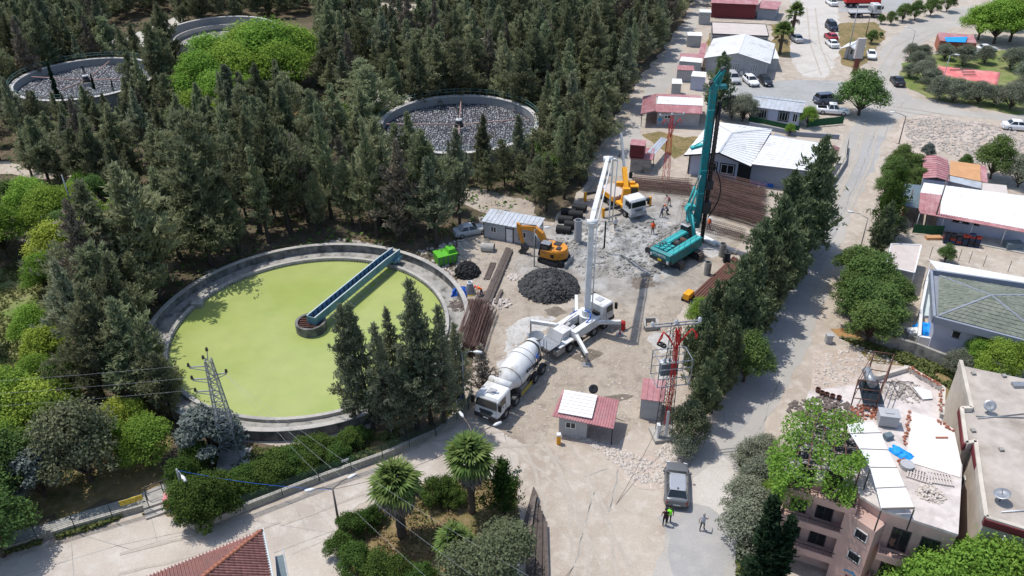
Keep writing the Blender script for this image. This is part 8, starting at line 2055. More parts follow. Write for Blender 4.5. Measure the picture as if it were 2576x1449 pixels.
# lattice towers
def lattice(name, label, b, h, w0, w1, mt_, cat, n=12, r=.035):
 t = empty(name, b, .15, label, cat)
 def cn(z): k = w0+(w1-w0)*z/h; return [Vector((sx*k, sy*k, z)) for sx, sy in ((-1, -1), (1, -1), (1, 1), (-1, 1))]
 for i in range(4): MB().bar(cn(0)[i], cn(h)[i], r*2.2, r*2.2).build('leg', M[mt_], t)
 s = MB()
 for k in range(n):
  a, c_ = cn(h*k/n), cn(h*(k+1)/n)
  for i in range(4): j = (i+1) % 4; s.tube(a[i], c_[j], r*.7, n=4, cap=False); s.tube(a[j], c_[i], r*.7, n=4, cap=False); s.tube(c_[i], c_[j], r*.7, n=4, cap=False)
 s.build('lattice_brace', M[mt_], t); return t
pb_ = G(590, 1160); ph = tall(590, 1160, 905)
py_ = lattice('power_pylon', 'grey lattice power pylon standing before the green tank', pb_, ph, .75, .22, 'steel', 'pylon', 14)
MB().box(-1.3, 1.3, -1.2, 1.2, 0, .25).build('footing', M['concrete'], py_)
M['ceramic'] = mat('insulator', (.05, .045, .045), .3, .1, 5)
def insul(t, p, up=1): MB().lathe([(0, .03), (.05, .12), (.12, .06), (.17, .12), (.24, .06), (.3, .1), (.36, .02)], 10).build('insulator', M['ceramic'], t, p)
for (dx_, z_) in ((-1.5, ph-.6), (-1.5, ph-1.8), (-1.5, ph-3.0), (1.1, ph-1.5)):
 MB().bar((0, 0, z_), (dx_, 0, z_+.1), .08, .08).bar((0, 0, z_-.5), (dx_, 0, z_), .05, .05).build('crossarm', M['steel'], py_); insul(py_, (dx_, 0, z_+.12))
MB().bar((0, 0, ph), (.1, 0, ph+.8), .06, .06).build('top_spike', M['steel'], py_); insul(py_, (.1, 0, ph+.8)); insul(py_, (-.3, 0, ph+.1))
tb = G(1668, 1096); th_ = tall(1668, 1096, 818)
tw = lattice('transformer_tower', 'red and grey lattice tower carrying a transformer and red cables', tb, th_, .55, .3, 'dark', 'tower', 14, .02)
MB().box(-1, 1, -.9, .9, 0, .35).build('footing', M['concrete'], tw)
s = MB(); g3 = random.Random(2)
for k in range(9):
 x, y = g3.uniform(-.28, .28), g3.uniform(-.5, -.2); pr = Vector((x, y, 1.6))
 for i in range(1, 14): c_ = Vector((x+g3.uniform(-.08, .08), y+g3.uniform(-.06, .06), 1.6+(th_-1.6)*i/13)); s.tube(pr, c_, .028, n=4, cap=False); pr = c_
for k, x in enumerate((-1.3, 0, 1.3)):
 for j in range(3): s.path([(g3.uniform(-.1, .1), -.3, th_-2), (x*.5, -.4, th_-.9+j*.1), (x*.9, -.4, th_-.2), (x*1.1+.1*j, -.5, th_-.7), (x*1.2, -.45, th_-1.2)], .035, 4)
s.build('red_cables', M['red'], tw)
MB().box(-.12, .12, -.62, -.5, .5, 3.2).build('cable_duct', M['white'], tw)
MB().bar((-1.9, 0, th_), (1.9, 0, th_), .1, .1).bar((-1.9, .35, th_), (1.9, .35, th_), .08, .08).bar((-1.2, 0, th_-.8), (0, 0, th_-.2), .05, .05).build('crossarm', M['steel'], tw)
M['porcelain'] = mat('porcelain', (.6, .6, .62), .3, .05, 4)
for x in (-1.9, 0, 1.9): MB().lathe([(0, .09), (.1, .16), (.2, .09), (.3, .16), (.45, .05)], 10).build('insulator', M['porcelain'], tw, (x, .1, th_+.05))
zf_ = th_*.66
s = MB()
for y in (-.9, .9):
 for x in (-1.35, 1.35): s.bar((x, y, zf_-1.4), (x, y, zf_+1.0), .07, .07)
 for z in (zf_-1.4, zf_-.6, zf_+.3, zf_+1.0): s.bar((-1.35, y, z), (1.35, y, z), .06, .06)
for x in (-1.35, 1.35):
 for z in (zf_-1.4, zf_+1.0): s.bar((x, -.9, z), (x, .9, z), .06, .06)
s.build('platform_cage', M['steel'], tw)
MB().box(-.7, .7, .3, .85, zf_-1.3, zf_-.1).build('transformer', M['bluegrey'], tw); MB().box(-.75, .75, .25, .9, zf_-.098, zf_-.02).build('transformer_lid', M['white'], tw)
for x in (-.45, 0, .45): MB().lathe([(0, .08), (.1, .13), (.2, .07), (.3, .12), (.4, .03)], 8).build('bushing', M['porcelain'], tw, (x, .55, zf_))
MB().box(-.75, -.45, -.55, -.15, .3, 1.7).build('meter_box', M['white'], tw)
b2 = G(1674, 455); h2 = tall(1674, 455, 290)
tw2 = lattice('lattice_mast', 'red painted lattice mast left of the white-roofed house', b2, h2, .40, .15, 'red', 'mast', 9, .018)
MB().bar((-1.6, 0, h2), (1.6, 0, h2), .08, .08).bar((-1.6, .3, h2), (1.6, .3, h2), .06, .06).build('crossarm', M['steel'], tw2)
for x in (-1.6, 0, 1.6): MB().lathe([(0, .09), (.1, .16), (.2, .09), (.35, .05)], 8).build('insulator', M['porcelain'], tw2, (x, 0, h2+.05))
s = MB()
for k, x in enumerate((-1.2, 0, 1.2)): s.path([(0, -.2, h2-3), (x*.4, -.3, h2-1.2), (x*.9, -.3, h2-.4), (x*1.1, -.3, h2-1.2)], .05, 4)
s.build('red_cables', M['red'], tw2)
# wires
def wire(name, a, c_, sag, r, mt_, label, group=None):
 n = 20; s = MB(); pr = None; a = Vector(a); c_ = Vector(c_)
 for i in range(n+1):
  t_ = i/n; p = a.lerp(c_, t_)-Vector((0, 0, sag*4*t_*(1-t_)))-a
  if pr is not None: s.tube(pr, p, r, n=4, cap=False)
  pr = p
 tag(s.build(name, M[mt_], None, a), label, 'cable', group)
top = Vector((pb_.x, pb_.y, 0))
for k, z_ in enumerate((ph-.5, ph-1.7, ph-2.9)):
 wire('power_line', top+Vector((-1.5, 0, z_)), top+Vector((-60, -3, z_)), 1.0, .007, 'steel', 'power line running left from the pylon', 'power lines of the pylon')
for k, (u, v) in enumerate(((1070, 1449), (1190, 1449), (1330, 1449))):
 wire('power_line', top+Vector((1.1, 0, ph-1.5)), G(u, v, 7.0-k*.4), .8, .007, 'steel', 'power line crossing the road towards the bottom edge', 'power lines of the pylon')
wire('blue_cable', at_z(G(474, 1275), tall(474, 1275, 1183)), at_z(G(855, 1331), tall(855, 1331, 1232)), .35, .012, 'blue', 'blue cable slung between the two lamp posts of the concrete road')
wire('service_cable', at_z(G(855, 1331), 4.2), at_z(G(1200, 1195), 3.9), .6, .015, 'dark', 'thin dark cable between the two double-armed lamps')
wire('service_cable', at_z(G(1668, 1096), 3.0), G(1380, 1500, .8), 2.0, .02, 'dark', 'dark cable lying across the junction towards the bottom edge')
# ---------------------------------------------------------------- site equipment
def cage(L_, r=.42, nb=9, sp=.35, sh=0.012):
 s = MB()
 for i in range(nb):
  a = 2*PI*i/nb; s.tube((0, r*math.cos(a), r*math.sin(a)+r), (L_, r*math.cos(a), r*math.sin(a)+r), sh, n=3, cap=False)
 for k in range(int(L_/sp)):
  for i in range(8):
   a, c_ = 2*PI*i/8, 2*PI*(i+1)/8; s.tube((k*sp, r*math.cos(a), r*math.sin(a)+r), (k*sp+sp*.1, r*math.cos(c_), r*math.sin(c_)+r), sh*.9, n=3, cap=False)
 return s.mesh('rebar_cage', M['pipe_rust'], fix=False)
CG = [cage(12, .45, 9, .30, .020), cage(9, .38, 9, .30, .018)]
def lay(A_, B_, C2, n, me, label, group, layers=1, L0=12):
 """cages side by side from line A-B across to C2"""
 A_, B_, C2 = siteG(*A_), siteG(*B_), siteG(*C2); yv = yaw(A_.xy, B_.xy); k = (B_-A_).length/L0
 for l_ in range(layers):
  for i in range(n-l_):
   p = A_.lerp(C2, (i+l_*.5)/n); o = tag(obj('rebar_cage', me, None, (p.x, p.y, p.z+l_*.55+rnd.uniform(-.05, .15)), yv+rnd.uniform(-.05, .05)), label, 'rebar cage', group); o.scale = (k*rnd.uniform(.93, 1.03), 1, 1)
lay((1779, 452), (1925, 490), (1762, 540), 14, CG[0], 'long rusty rebar cage in the big stack before the white-roofed house', 'rebar cages in the big stack', 2)
lay((1590, 455), (1740, 470), (1600, 485), 7, CG[0], 'rusty rebar cage in the low stack behind the crane truck', 'rebar cages behind the crane truck', 1)
lay((1745, 560), (1880, 596), (1775, 590), 3, CG[1], 'single rusty rebar cage lying open behind the drilling rig', 'rebar cages behind the drilling rig', 1, 9)
lay((1152, 888), (1190, 775), (1205, 905), 11, CG[0], 'rusty rebar cage in the stack beside the green tank', 'rebar cages beside the green tank', 2)
sc_ = siteG(1714, 522); o = tag(obj('rebar_cage', CG[1], None, sc_+Vector((0, 0, .1)), yaw(G(1714, 522).xy, G(1795, 540).xy)), 'dense rebar cage the crouching workers are tying', 'rebar cage'); o.scale = (.7, 1.2, 1.2)
def beam(name, a, c_, w_, h_, mt_, label, cat, group=None, z=0):
 A_, B_ = siteG(*a), siteG(*c_); s = MB(); s.bar((0, 0, h_/2), (B_-A_)+Vector((0, 0, h_/2)), w_, h_); return tag(s.build(name, M[mt_], None, A_+Vector((0, 0, .03+z))), label, cat, group)
for a, c_ in (((1216, 764), (1276, 629)), ((1224, 765), (1281, 631)), ((1232, 768), (1287, 635)), ((1246, 770), (1262, 735)), ((1238, 712), (1253, 690))): beam('timber_beam', a, c_, .32, .3, 'plank', 'long grey-brown timber beam on the ground left of the spoil heap', 'beam', 'timber beams left of the spoil heap')
for i in range(4): beam('plank', (1178+i*7, 795-i*1), (1206+i*6, 738-i), .22, .12, 'plank', 'grey plank in the bundle beside the stooping worker', 'plank', 'planks beside the stooping worker')
for i in range(3): beam('plank', (1219+i*5, 706), (1236+i*5, 664), .2, .12, 'plank', 'grey plank in the short bundle below the broken pipe', 'plank', 'planks below the broken pipe')
for i in range(7): beam('steel_beam', (1737+i*6, 752+i*3), (1846+i*4, 650+i*3), .22, .22, 'rust', 'rusty red-brown steel beam along the conifer row', 'beam', 'steel beams along the conifer row')
for (u, v, vt, r, lb, mt_) in ((1453, 611, 556, .45, 'grey steel casing standing upright in the mud', 'grey_panel'), (1778, 692, 660, .38, 'concrete-grey casing drum standing behind the steel beams', 'old_concrete'), (1815, 646, 614, .38, 'dark grey casing standing beside the black auger', 'old_concrete'), (1586, 455-8, 435, .25, 'short black drum by the block store', 'black')):
 b = siteG(u, v); h = tall(u, v, vt); tag(obj('steel_casing', MB().lathe([(0, r), (h, r), (h, r*.88), (h*.4, r*.85), (h*.4, .01)], 24, smooth=False).mesh('steel_casing', M[mt_]), None, b), lb, 'casing')
b = siteG(1826, 660); au = empty('auger', b, 0, 'black spiral auger tool standing near the conifer row', 'auger')
MB().tube((0, 0, 0), (0, 0, 1.6), .1, n=8).build('shaft', M['black'], au)
for i in range(6): MB().lathe([(.15+i*.22, .12), (.2+i*.22, .42), (.24+i*.22, .42), (.22+i*.22, .12)], 16, smooth=False).build('flight', M['dark'], au)
for k, (a, c_) in enumerate((((1744, 597), (1800, 622)), ((1750, 592), (1852, 640)))):
 A_, B_ = siteG(*a), siteG(*c_); s = MB().tube((0, 0, .25), (B_-A_)+Vector((0, 0, .25)), .24, n=14); tag(s.build('steel_casing', M['white'], None, A_), ('shorter' if k == 0 else 'longer')+' white pipe lying behind the rig tracks', 'casing')
for i, (u, v) in enumerate(((1400, 585), (1420, 575), (1405, 560), (1430, 548), (1412, 540), (1440, 530))):
 A_ = siteG(u, v); s = MB().lathe([(0, .5), (1.8, .5), (1.8, .42), (.1, .42), (.1, .01)], 20, 'x', smooth=False); tag(s.build('drill_bucket', M['black'], None, A_+Vector((0, 0, .5)), R(-15)+rnd.uniform(-.1, .1)), 'black steel drum lying in the row beside the site cabin', 'drum', 'black drums beside the site cabin')
def heap(name, c_, r, h, label, seed, mt_='mud_dark'):
 s = MB(); n = 46; V = [];
 for j in range(n+1):
  for i in range(n+1):
   x, y = (i/n*2-1)*r*1.15, (j/n*2-1)*r*1.15; d = math.hypot(x, y)/r*(1+.14*noise.noise(Vector((x*.5, y*.5, seed))))
   f = max(0, 1-d*d)**.8
   V.append((x, y, -.25+f*h+(.25 if f > 0 else 0)+(.22*noise.fractal(Vector((x*1.8, y*1.8, seed)), .8, 2.1, 4)+.16*abs(noise.noise(Vector((x*3.4, y*3.4, seed)))))*min(1, f*4)))
 s.add(V, [(j*(n+1)+i, j*(n+1)+i+1, (j+1)*(n+1)+i+1, (j+1)*(n+1)+i) for j in range(n) for i in range(n)], False)
 o = s.build(name, M[mt_], None, c_); tag(o, label, 'heap'); g2 = random.Random(seed); q = MB()
 for i in range(int(230*r)):
  a = g2.uniform(0, 6.28); rr = r*g2.random()**.5*1.02; x, y = rr*math.cos(a), rr*math.sin(a); z = max(0, 1-(rr/r)**2)**.8*h+.02; k = g2.uniform(.05, .2)
  q.at((x, y, z), g2.uniform(0, 3), g2.uniform(0, 3), g2.uniform(0, 3)).hexa([(-k, -k*.7, -k*.5), (k, -k*.8, -k*.5), (k*.8, k, -k*.5), (-k*.7, k*.8, -k*.5)], [(-k*.7, -k*.5, k*.5), (k*.6, -k*.5, k*.6), (k*.5, k*.6, k*.4), (-k*.6, k*.5, k*.6)])
 q.build('clods', M[mt_], o, fix=False)['kind'] = 'stuff'
heap('spoil_heap', siteG(1381, 724), 3.4, 1.6, 'big heap of dark wet drilling spoil in the middle of the site', 3)
heap('dark_scrap_heap', siteG(1176, 688), 1.45, 1.3, 'small heap of black tangled scrap near the lime green skip', 8, 'black')
# site cabin
A_ = G(1217, 598); B_ = G(1349, 623)
b, q = bld('site_cabin', 'light grey site cabin with silver panel roof and black frame', 'cabin', A_, B_, 2.4, 2.35, 'grey_panel')
h0, h1 = 2.36, 2.75; e = (q[3]-q[0]).normalized(); d = (q[1]-q[0]).normalized()
panels(b, at_z(q[0]-d*.15-e*.25, h0), at_z(q[1]+d*.15-e*.25, h0), at_z(q[2]+d*.15+e*.15, h1), at_z(q[3]-d*.15+e*.15, h1), 13, 'roof_silver', .06)
Lw = (q[1]-q[0]).length; mm = wallm(q[0], q[1]); s = W(b, mm)
for x in (0, .42*Lw, .565*Lw, Lw-.1): s.box(x, x+.09, 0, .03, 0, 2.35)
s.box(.1, Lw-.1, 0, .028, 0, .09).box(.1, Lw-.1, 0, .028, 2.25, 2.35).box(.42*Lw+.09, .565*Lw, 0, .028, 1.85, 1.93); s.build('frame', M['black'], b)
door(b, q[0], q[1], .44*Lw, .11*Lw, 1.78); window(b, q[0], q[1], .14*Lw, 1.0, .75, .8, 2); window(b, q[0], q[1], .7*Lw, 1.0, .75, .8, 2)
# skip, pipe, hopper, barrel and the rest
A_ = G(1104, 672); B_ = G(1152, 660); sk_ = empty('skip', A_, yaw(A_.xy, B_.xy), 'lime green skip standing under the trees', 'skip'); Lk = (B_-A_).length
MB().hexa([(0, 0, .1), (Lk, 0, .1), (Lk, 1.5, .1), (0, 1.5, .1)], [(-.05, -.15, 1.3), (Lk+.05, -.15, 1.3), (Lk+.05, 1.65, 1.3), (-.05, 1.65, 1.3)]).build('skip_body', M['green_box'], sk_)
for i in range(5): MB().box(i*Lk/4.3, i*Lk/4.3+.12, -.16, -.05, .1, 1.25).build('skip_rib', M['bluegrey'], sk_)
MB().hexa([(Lk*.55, .1, 1.31), (Lk*.98, .1, 1.31), (Lk*.98, 1.4, 1.31), (Lk*.55, 1.4, 1.31)], [(Lk*.6, .2, 1.75), (Lk*.95, .2, 1.75), (Lk*.95, 1.3, 1.75), (Lk*.6, 1.3, 1.75)]).build('skip_lid', M['green_box'], sk_)
def culvert(u, v, r, L_, yv, label, mt_='concrete'):
 s = MB().lathe([(0, r), (L_, r), (L_, r*.84), (0, r*.84), (0, r)], 22, 'x', smooth=False); p = G(u, v); tag(s.build('concrete_pipe_piece', M[mt_], None, Vector((p.x, p.y, r*.9)), yv), label, 'concrete pipe')
culvert(1212, 630, .55, 1.5, -.2, 'broken concrete pipe piece before the site cabin'); culvert(88, 486, .7, 1.3, .3, 'concrete ring lying in the left clearing', 'old_concrete')
hp = siteG(1183, 738); t = empty('concrete_skip', hp, .2, 'grey funnel-shaped concrete hopper with yellow rim beside the blue cover', 'hopper')
MB().lathe([(0, .62), (.12, .62), (1.25, .28), (1.25, .26), (.1, .58)], 20, smooth=False).build('funnel', M['steel'], t); MB().lathe([(0, .63), (.13, .63), (.13, .6)], 20).build('yellow_rim', M['yellow'], t); MB().lathe([(1.25, .3), (1.45, .3), (1.45, .24), (1.25, .24)], 16).build('funnel_cap', M['white'], t)
drape('blue_cover', 'blue tarpaulin covering goods by the rim of the green tank', 1156, 742, 0, .85, .8, 1.25, 'blue', 12, 'tarpaulin')
b = siteG(1565, 829); t = empty('red_barrel', b, 0, 'red oil barrel standing next to the pump outrigger', 'barrel')
MB().lathe([(0, .3), (.3, .3), (.32, .315), (.34, .3), (.6, .3), (.62, .315), (.64, .3), (.92, .3), (.92, .28), (.88, .28), (.88, .01)], 24, smooth=False).build('barrel_body', M['red'], t)
rg4 = [siteG(*p) for p in ((1622, 833), (1655, 831), (1650, 809), (1620, 811))]; t = empty('concrete_square', rg4[0], 0, 'square precast concrete frame lying by the lattice tower', 'concrete frame')
for a, c_ in zip(rg4, rg4[1:]+rg4[:1]): W(t).bar(a+Vector((0, 0, .25)), a.lerp(c_, .9)+Vector((0, 0, .25)), .22, .5).build('frame_side', M['concrete'], t)
b = siteG(1730, 755); t = empty('compressor', b, .9, 'small orange machine at the end of the steel beams', 'machine')
MB().box(-.6, .6, -.35, .35, .35, 1.0).build('machine_hood', M['orange_paint'], t)
for x in (-.4, .4):
 for sd in (-1, 1): wheel(t, x, sd*.42, .25, .14, sd)
for i, (u, v) in enumerate(((1660, 868), (1668, 872))): tag(obj('tyre', MB().lathe([(-.1, .2), (-.1, .32), (.1, .32), (.1, .2), (-.1, .2)], 16, smooth=False).mesh('tyre', M['black']), None, siteG(u, v, .1)), 'old tyre on the cement spill by the concrete frame', 'tyre', 'old tyres on the cement spill')
s = MB(); g3 = random.Random(9)
wp = empty('timber_stack', G(1340, 1449), 0, 'long stack of dark planks and boards at the bottom edge of the island', 'timber stack')
for i in range(9):
 a = G(1300+i*9+g3.uniform(-3, 3), 1330+g3.uniform(0, 40), .1); a = G(1322+i*7, 1500, .15+.1*(i % 3)); c_ = G(1343+i*3.6, 1240+i*9, .25+.12*(i % 3)); W(wp).bar(a, c_, .26, .08).build('plank', M['plank'], wp)
for i in range(6): W(wp).bar(G(1298+i*3, 1390+i*5, .1), G(1343+i*2, 1225+i*4, .5), .10, .06).build('plank', M['plank'], wp)
W(wp).slab([G(1315, 1390, .6), G(1330, 1385, .7), G(1350, 1240, .8), G(1340, 1255, .7)], .04).build('board', M['wood'], wp)
for (u, v, rx_, ry_) in ((1256, 765, 1.2, 1.0), (1225, 790, .9, 1.2), (1290, 700, .6, .6)): chip('broken_slabs', 60, rx_, ry_, .12, .4, 'stone', siteG(u, v), 'broken pale slabs left of the spoil heap', 'slabs', int(u), .15)
chip('scrap_wood', 120, 1.6, 1.2, .08, .5, 'wood', G(1165, 770)+Vector((0, 0, .05)), 'scrap timber piled against the tank rim', 'scrap', 22, .3)
b = G(328, 560); t = empty('collapsed_hut', b, .2, 'collapsed hut roof with brown tiles in the left thicket', 'hut')
MB().slab([Vector((-2, -1.2, .9)), Vector((1.8, -1.4, .8)), Vector((2, .3, 1.7)), Vector((-1.8, .5, 1.6))], .12).slab([Vector((-1.8, .5, 1.6)), Vector((2, .3, 1.7)), Vector((2.2, 1.9, 1.1)), Vector((-1.9, 2.0, 1.0))], .12).build('roof', M['tile'], t)
MB().box(-1.7, 1.7, -1, 1.6, -.1, .9).build('walls', M['cream_wall'], t)
b = G(345, 505); t = empty('metal_trailer', b, -.12, 'dark metal trailer frame with rail behind the collapsed hut', 'trailer')
MB().bar((-3, 0, .6), (3, 0, .6), .1, .15).bar((-3, 1.6, .6), (3, 1.6, .6), .1, .15).bar((-3, 0, 1.4), (3, 0, 1.4), .06, .06).build('frame', M['dark'], t)
for i in range(5): MB().bar((-2.8+i*1.4, 0, .6), (-2.8+i*1.4, 1.6, .6), .08, .08).tube((-2.8+i*1.4, 0, .6), (-2.8+i*1.4, 0, 1.4), .03, n=4).build('crossbar', M['dark'], t)
# ---------------------------------------------------------------- tiled roof at the bottom edge
zt = 4.6; e0 = G(658.7, 1335, zt); eL = G(380, 1447, zt); eR = G(684, 1460, zt)
dL = (eL-e0).normalized(); dR = (eR-e0).normalized()
hipd = (dL+dR).normalized(); apx = e0+hipd*6.5+Vector((0, 0, 2.4))
L2, R2 = e0+dL*22, e0+dR*12
rf = empty('tiled_roof_house', at_z(e0, 0), 0, 'house with red clay tiled hip roof cut off by the bottom edge', 'house')
apL = apx+dL*16; apR = apx+dR*7
W(rf).slab([L2, e0, apx, apL], .12).build('roof_slope', M['tile'], rf); W(rf).slab([e0, R2, apR, apx], .12).build('roof_slope', M['tile'], rf)
W(rf).prism([tuple((e0+hipd*.8).xy), tuple((R2+hipd*.8).xy), tuple((R2+dL*14).xy), tuple((L2+hipd*.8).xy)], -.1, zt-.15).build('walls', M['cream_wall'], rf)
tm = MB();
for a in (-.5, .5): pass
tm.lathe([(0, .105), (.40, .12)], 5, 'x', a0=-PI*.5, a1=PI*.5, smooth=False); tile_me = tm.mesh('roof_tile', M['tile'], fix=False)
def tiles(a, dirn, up_end, n0, rows, lim):
 cnt = 0; up = (up_end-a); upn = up.normalized()
 perp = (upn-dirn*upn.dot(dirn)).normalized(); nrm = dirn.cross(perp); nrm = nrm if nrm.z > 0 else -nrm
 m_ = Matrix.Identity(4);
 for i in range(3): m_[i][0] = perp[i]; m_[i][1] = dirn[i]; m_[i][2] = nrm[i]
 more = MB(); hipslope = up.dot(dirn)/up.dot(perp)
 for r_ in range(rows):
  for c_ in range(int(n0)):
   x = r_*.36; off_ = c_*.22+.1
   if off_ < x*hipslope: continue
   p = a+perp*x+dirn*off_+nrm*.012
   if cnt < lim and proj(p)[1] < 1470:
    o = obj('roof_tile', tile_me, rf); o.matrix_local = Matrix.Translation(p-rf.location) @ m_; cnt += 1
   elif proj(p)[1] < 1560: more.m = Matrix.Translation(p-rf.location) @ m_; more.lathe([(0, .105), (.40, .12)], 4, 'x', a0=-PI*.5, a1=PI*.5, smooth=False)
 more.build('roof_tiles', M['tile'], rf, fix=False)['kind'] = 'stuff'; return cnt
print('tiles', tiles(e0, dR, apx, 50, 18, 150), tiles(e0, dL, apx, 96, 18, 150))
s = MB(); hv = apx-e0
M['ridge_tile'] = mat('ridge_tile', (.38, .15, .09), .85, .15, 4)
for i in range(18): a = e0-rf.location+hv*(i/18)+Vector((0, 0, .06)); W(rf).tube(e0+hv*(i/18)+Vector((0, 0, .05)), e0+hv*((i+1.1)/18)+Vector((0, 0, .08)), .13, .15, 8).build('ridge_tile', M['ridge_tile'], rf)
W(rf).bar(e0+Vector((0, 0, -.05))-dR*.2, R2+Vector((0, 0, -.05)), .28, .2).build('gutter', M['pale_rim'], rf); W(rf).bar(e0+Vector((0, 0, -.05)), L2+Vector((0, 0, -.05)), .1, .16).build('gutter', M['beige_roof'], rf)
t = empty('glass_canopy', G(710, 1440), 0, 'blue-grey glazed canopy frame beside the tiled roof', 'canopy')
W(t).slab([G(697, 1460, 3), G(728, 1465, 3), G(712, 1395, 3), G(692, 1400, 3)], .05).build('canopy_pane', M['bluegrey'], t); W(t).bar(G(712, 1385, 3), G(728, 1470, 3), .08, .5).build('canopy_edge', M['steel'], t)
# ---------------------------------------------------------------- people
def person(u, v, face, label, top, legs_, hair='dark', lean=0.0, arm=(.15, .15), fore=(.2, .2), crouch=0.0, vest=None, hat=None, stride=.15, zf=None, h=1.74, sleeves=True):
 """face: heading; lean: bend of the trunk forward; arm/fore: swing of upper arm and bend of forearm (left, right)"""
 b = G(u, v); z = gz(b.x, b.y) if zf is None else zf; k = h/1.74
 t = empty('person', (b.x, b.y, z), face, label, 'person'); t.scale = (k,)*3
 hip = .92-crouch*.45; V = []; E_ = []; Rr = []
 def add(p, r, par=None):
  V.append(Vector(p)); Rr.append(r)
  if par is not None: E_.append((par, len(V)-1))
  return len(V)-1
 pel = add((0, 0, hip), .125)
 sp = Vector((math.sin(lean), 0, math.cos(lean))); H_ = Vector((0, 0, hip))
 ab = add(H_+sp*.2, .115, pel); ch = add(H_+sp*.42, .135, ab); nk = add(H_+sp*.56, .055, ch)
 hc = H_+sp*.70+Vector((.03, 0, 0)); hd0 = add(hc-sp*.03, .085, nk); hd1 = add(hc+sp*.07, .078, hd0)
 for i, sd in enumerate((1, -1)):
  sh = add(H_+sp*.46+Vector((0, sd*.17, 0)), .062, ch); a = arm[i]-lean*.1; s1 = H_+sp*.46+Vector((0, sd*.20, 0))
  el = s1+Vector((math.sin(a)*.28, sd*.07, -math.cos(a)*.28)); e = add(el, .043, sh); f = a+fore[i]
  wr = el+Vector((math.sin(f)*.25, -sd*.01, -math.cos(f)*.25)); w_ = add(wr, .030, e); d = (wr-el).normalized()
  hp_ = add(wr+d*.07, .034, w_); add(wr+d*.10+Vector((.03, -sd*.03, 0)), .014, w_)
  for q in (-.022, -.007, .008, .022): add(wr+d*(.165-abs(q)*.6)+Vector((q+.01, 0, 0)), .010, hp_)
 for i, sd in enumerate((1, -1)):
  st_ = stride*(1 if i else -1)
  th = add((0, sd*.09, hip-.08), .095, pel); kn = add((st_*.5+.05+crouch*.38, sd*(.10+crouch*.1), .49-crouch*.05), .062, th); an = add((st_-.03, sd*.11, .09), .042, kn); toe = add((st_+.13, sd*.13, .045), .038, an)
 me = bpy.data.meshes.new('body'); me.from_pydata(V, E_, []); o = obj('body', me, t)
 m1 = o.modifiers.new('skin', 'SKIN'); m1.use_smooth_shade = True
 for i, r in enumerate(Rr): me.skin_vertices[0].data[i].radius = (r, r*(1.25 if i in (1, 2) else 1)); me.skin_vertices[0].data[i].use_root = (i == 0)
 o.modifiers.new('sub', 'SUBSURF').levels = 1
 m2 = bpy.data.meshes.new_from_object(o.evaluated_get(bpy.context.evaluated_depsgraph_get())); o.modifiers.clear(); o.data = m2
 m2.materials.clear()
 for mm in (cloth(*top), cloth(*legs_), M['skin'], M['black']): m2.materials.append(mm)
 npos = H_+sp*.56
 for p in m2.polygons:
  c = p.center
  if (c-npos).dot(sp) > .02 and (c-hc).length < .2: i_ = 2
  elif c.z < .10: i_ = 3
  elif c.z < hip-.02 and abs(c.y) < .20 and (c-H_).dot(sp) < -.02+lean*.1 and (crouch < .5 or c.x < .3): i_ = 1
  else: i_ = 0
  if i_ == 0 or (i_ == 1 and abs(c.y) > .2):
   j = min(range(len(V)), key=lambda q: (V[q]-c).length)
   if Rr[j] < .040 and V[j].z > .15: i_ = 2
   elif Rr[j] == .043 and not sleeves: i_ = 2
  p.material_index = i_
 q = sp.to_track_quat('Z', 'Y').to_matrix().to_4x4(); s = MB(); s.m = Matrix.Translation(hc+sp*.03) @ q
 if hat: s.lathe([(.02, .17), (.03, .125), (.08, .115), (.13, .06), (.145, .001)], 14); s.build('helmet', cloth(*hat), t)
 else: s.lathe([(-.04, .098), (.03, .108), (.09, .085), (.125, .001)], 12); o2 = s.build('hair', cloth('hair_'+hair, (.02, .016, .014) if hair == 'dark' else (.30, .27, .25)), t)
 s = MB(); s.m = Matrix.Translation(hc) @ q; s.add([(.082, -.016, -.01), (.082, .016, -.01), (.108, 0, -.015), (.085, 0, .03)], [(0, 1, 2), (0, 2, 3), (1, 3, 2)]); s.build('nose', M['skin'], t)
 for sd in (-1, 1):
  s = MB(); s.m = Matrix.Translation(hc) @ q; s.box(.078, .09, sd*.03-.012, sd*.03+.012, .018, .032); s.build('eye', M['black'], t)
  s = MB(); s.m = Matrix.Translation(hc) @ q; s.box(-.02, .02, sd*.085-.008, sd*.085+.008, -.03, .03); s.build('ear', M['skin'], t)
 if vest:
  s = MB(); s.m = Matrix.Translation(H_) @ q
  s.lathe([(.0, .158), (.12, .150), (.28, .168), (.42, .185), (.48, .14), (.50, .07)], 16); me3 = s.mesh('vest', cloth(*vest))
  for vv in me3.vertices: vv.co.y *= 1.12
  obj('vest', me3, t)
 return t
DK = ('cloth_black', (.012, .012, .014)); OG = ('cloth_orange', (.85, .12, .01)); NV = ('cloth_navy', (.02, .03, .07)); GY = ('cloth_grey', (.10, .10, .11)); WH = ('cloth_white', (.55, .55, .56))
Zs = lambda u, v: siteG(u, v).z+.01
person(1671, 1322, R(80), 'person in black standing close beside the one in a neon vest', ('cloth_blackred', (.035, .012, .012)), DK, lean=.06, arm=(.1, .3), fore=(.2, 1.1), sleeves=False, stride=.06)
person(1682, 1314, R(75), 'person in neon yellow-green vest and black trousers behind the parked car', DK, DK, vest=('cloth_neon', (.25, .95, .05)), stride=.08, arm=(.2, -.1))
person(1765, 1334, R(60), 'grey-haired person in light grey shirt walking up the junction', ('cloth_lightgrey', (.38, .40, .43)), ('cloth_trouser', (.10, .09, .085)), hair='grey', arm=(-.3, .7), fore=(.2, .5), stride=.16, sleeves=False)
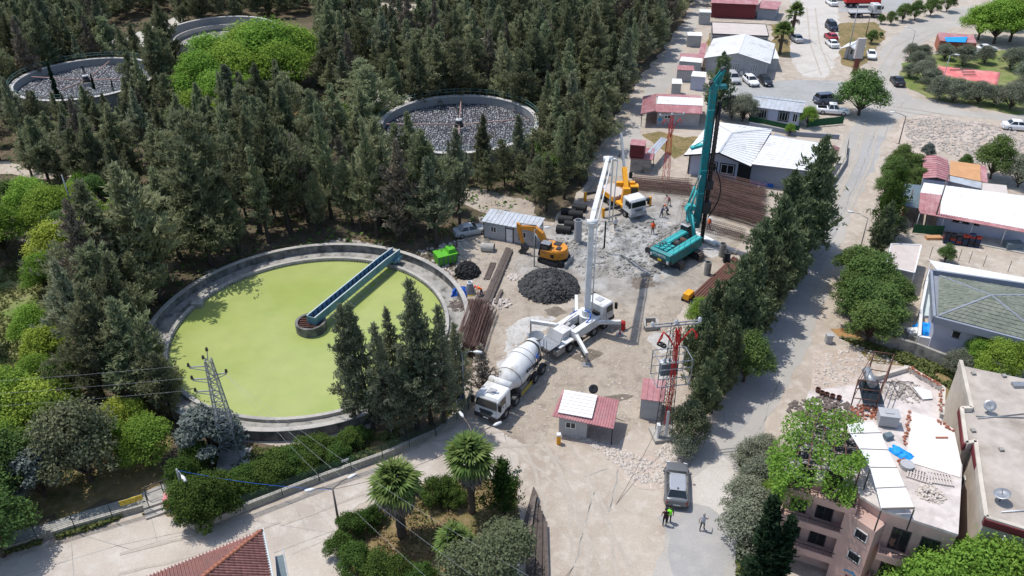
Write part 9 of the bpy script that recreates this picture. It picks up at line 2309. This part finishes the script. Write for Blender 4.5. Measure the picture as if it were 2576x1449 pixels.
person(1212, 746, R(190), 'stooping worker in orange jacket among the timber beams', OG, NV, lean=1.05, arm=(.2, .3), fore=(.1, .2), zf=Zs(1212, 746), hat=('helmet_red', (.6, .05, .03)))
person(1361, 604, R(150), 'worker in orange vest half hidden by the excavator boom', OG, DK, zf=Zs(1361, 604))
person(1547.5, 580, R(100), 'worker in white shirt and dark trousers near the crane truck', WH, DK, zf=Zs(1547, 580), arm=(.2, .4))
person(1641, 591, R(-100), 'worker in orange-red vest standing in the grey mud', OG, DK, zf=Zs(1641, 591), vest=('cloth_orangered', (.8, .09, .02)))
person(1683, 518, R(200), 'worker in pinkish shirt bending towards the rebar cage', ('cloth_pink', (.45, .15, .17)), DK, lean=.7, zf=Zs(1683, 518), arm=(.5, .6))
person(1680, 541, R(160), 'crouching worker with red helmet tying the rebar cage', GY, DK, lean=.6, crouch=.6, zf=Zs(1680, 541), arm=(.8, .8), hat=('helmet_red', (.6, .05, .03)))
person(1663, 549, R(20), 'worker in blue-grey clothes beside the crouching one', ('cloth_blue', (.07, .09, .14)), NV, lean=.25, zf=Zs(1663, 549), arm=(.5, .6), fore=(.4, .5))
person(1782, 580.5, R(230), 'worker in bright orange vest and white helmet on the rebar ground', ('cloth_greyshirt', (.25, .25, .25)), GY, zf=Zs(1782, 580), vest=OG, hat=('helmet_white', (.7, .7, .7)), arm=(.3, .1))
person(1726, 601, R(60), 'worker in orange jacket beside the mast foot of the drilling rig', OG, DK, zf=Zs(1726, 601), lean=.1)
# ---------------------------------------------------------------- each look-alike gets its place in the row
ORD = 'leftmost,second,third,fourth,fifth,sixth,seventh,eighth,ninth,tenth,eleventh,twelfth,thirteenth,fourteenth,fifteenth,sixteenth,seventeenth,eighteenth,nineteenth,twentieth,twenty-first,twenty-second,twenty-third,twenty-fourth'.split(',')
bpy.context.view_layer.update()
same = {}
for o in bpy.data.objects:
 if o.parent is None and 'label' in o and 'category' in o: same.setdefault(o['label'], []).append(o)
for lb, os_ in same.items():
 if 1 < len(os_) <= 24 and len(lb.split()) <= 13:
  os_.sort(key=lambda o: proj(o.matrix_world.translation)[0])
  for i, o in enumerate(os_):
   o['label'] = lb+', '+('leftmost' if i == 0 else ORD[i]+' from left')
   if 'group' not in o: o['group'] = lb
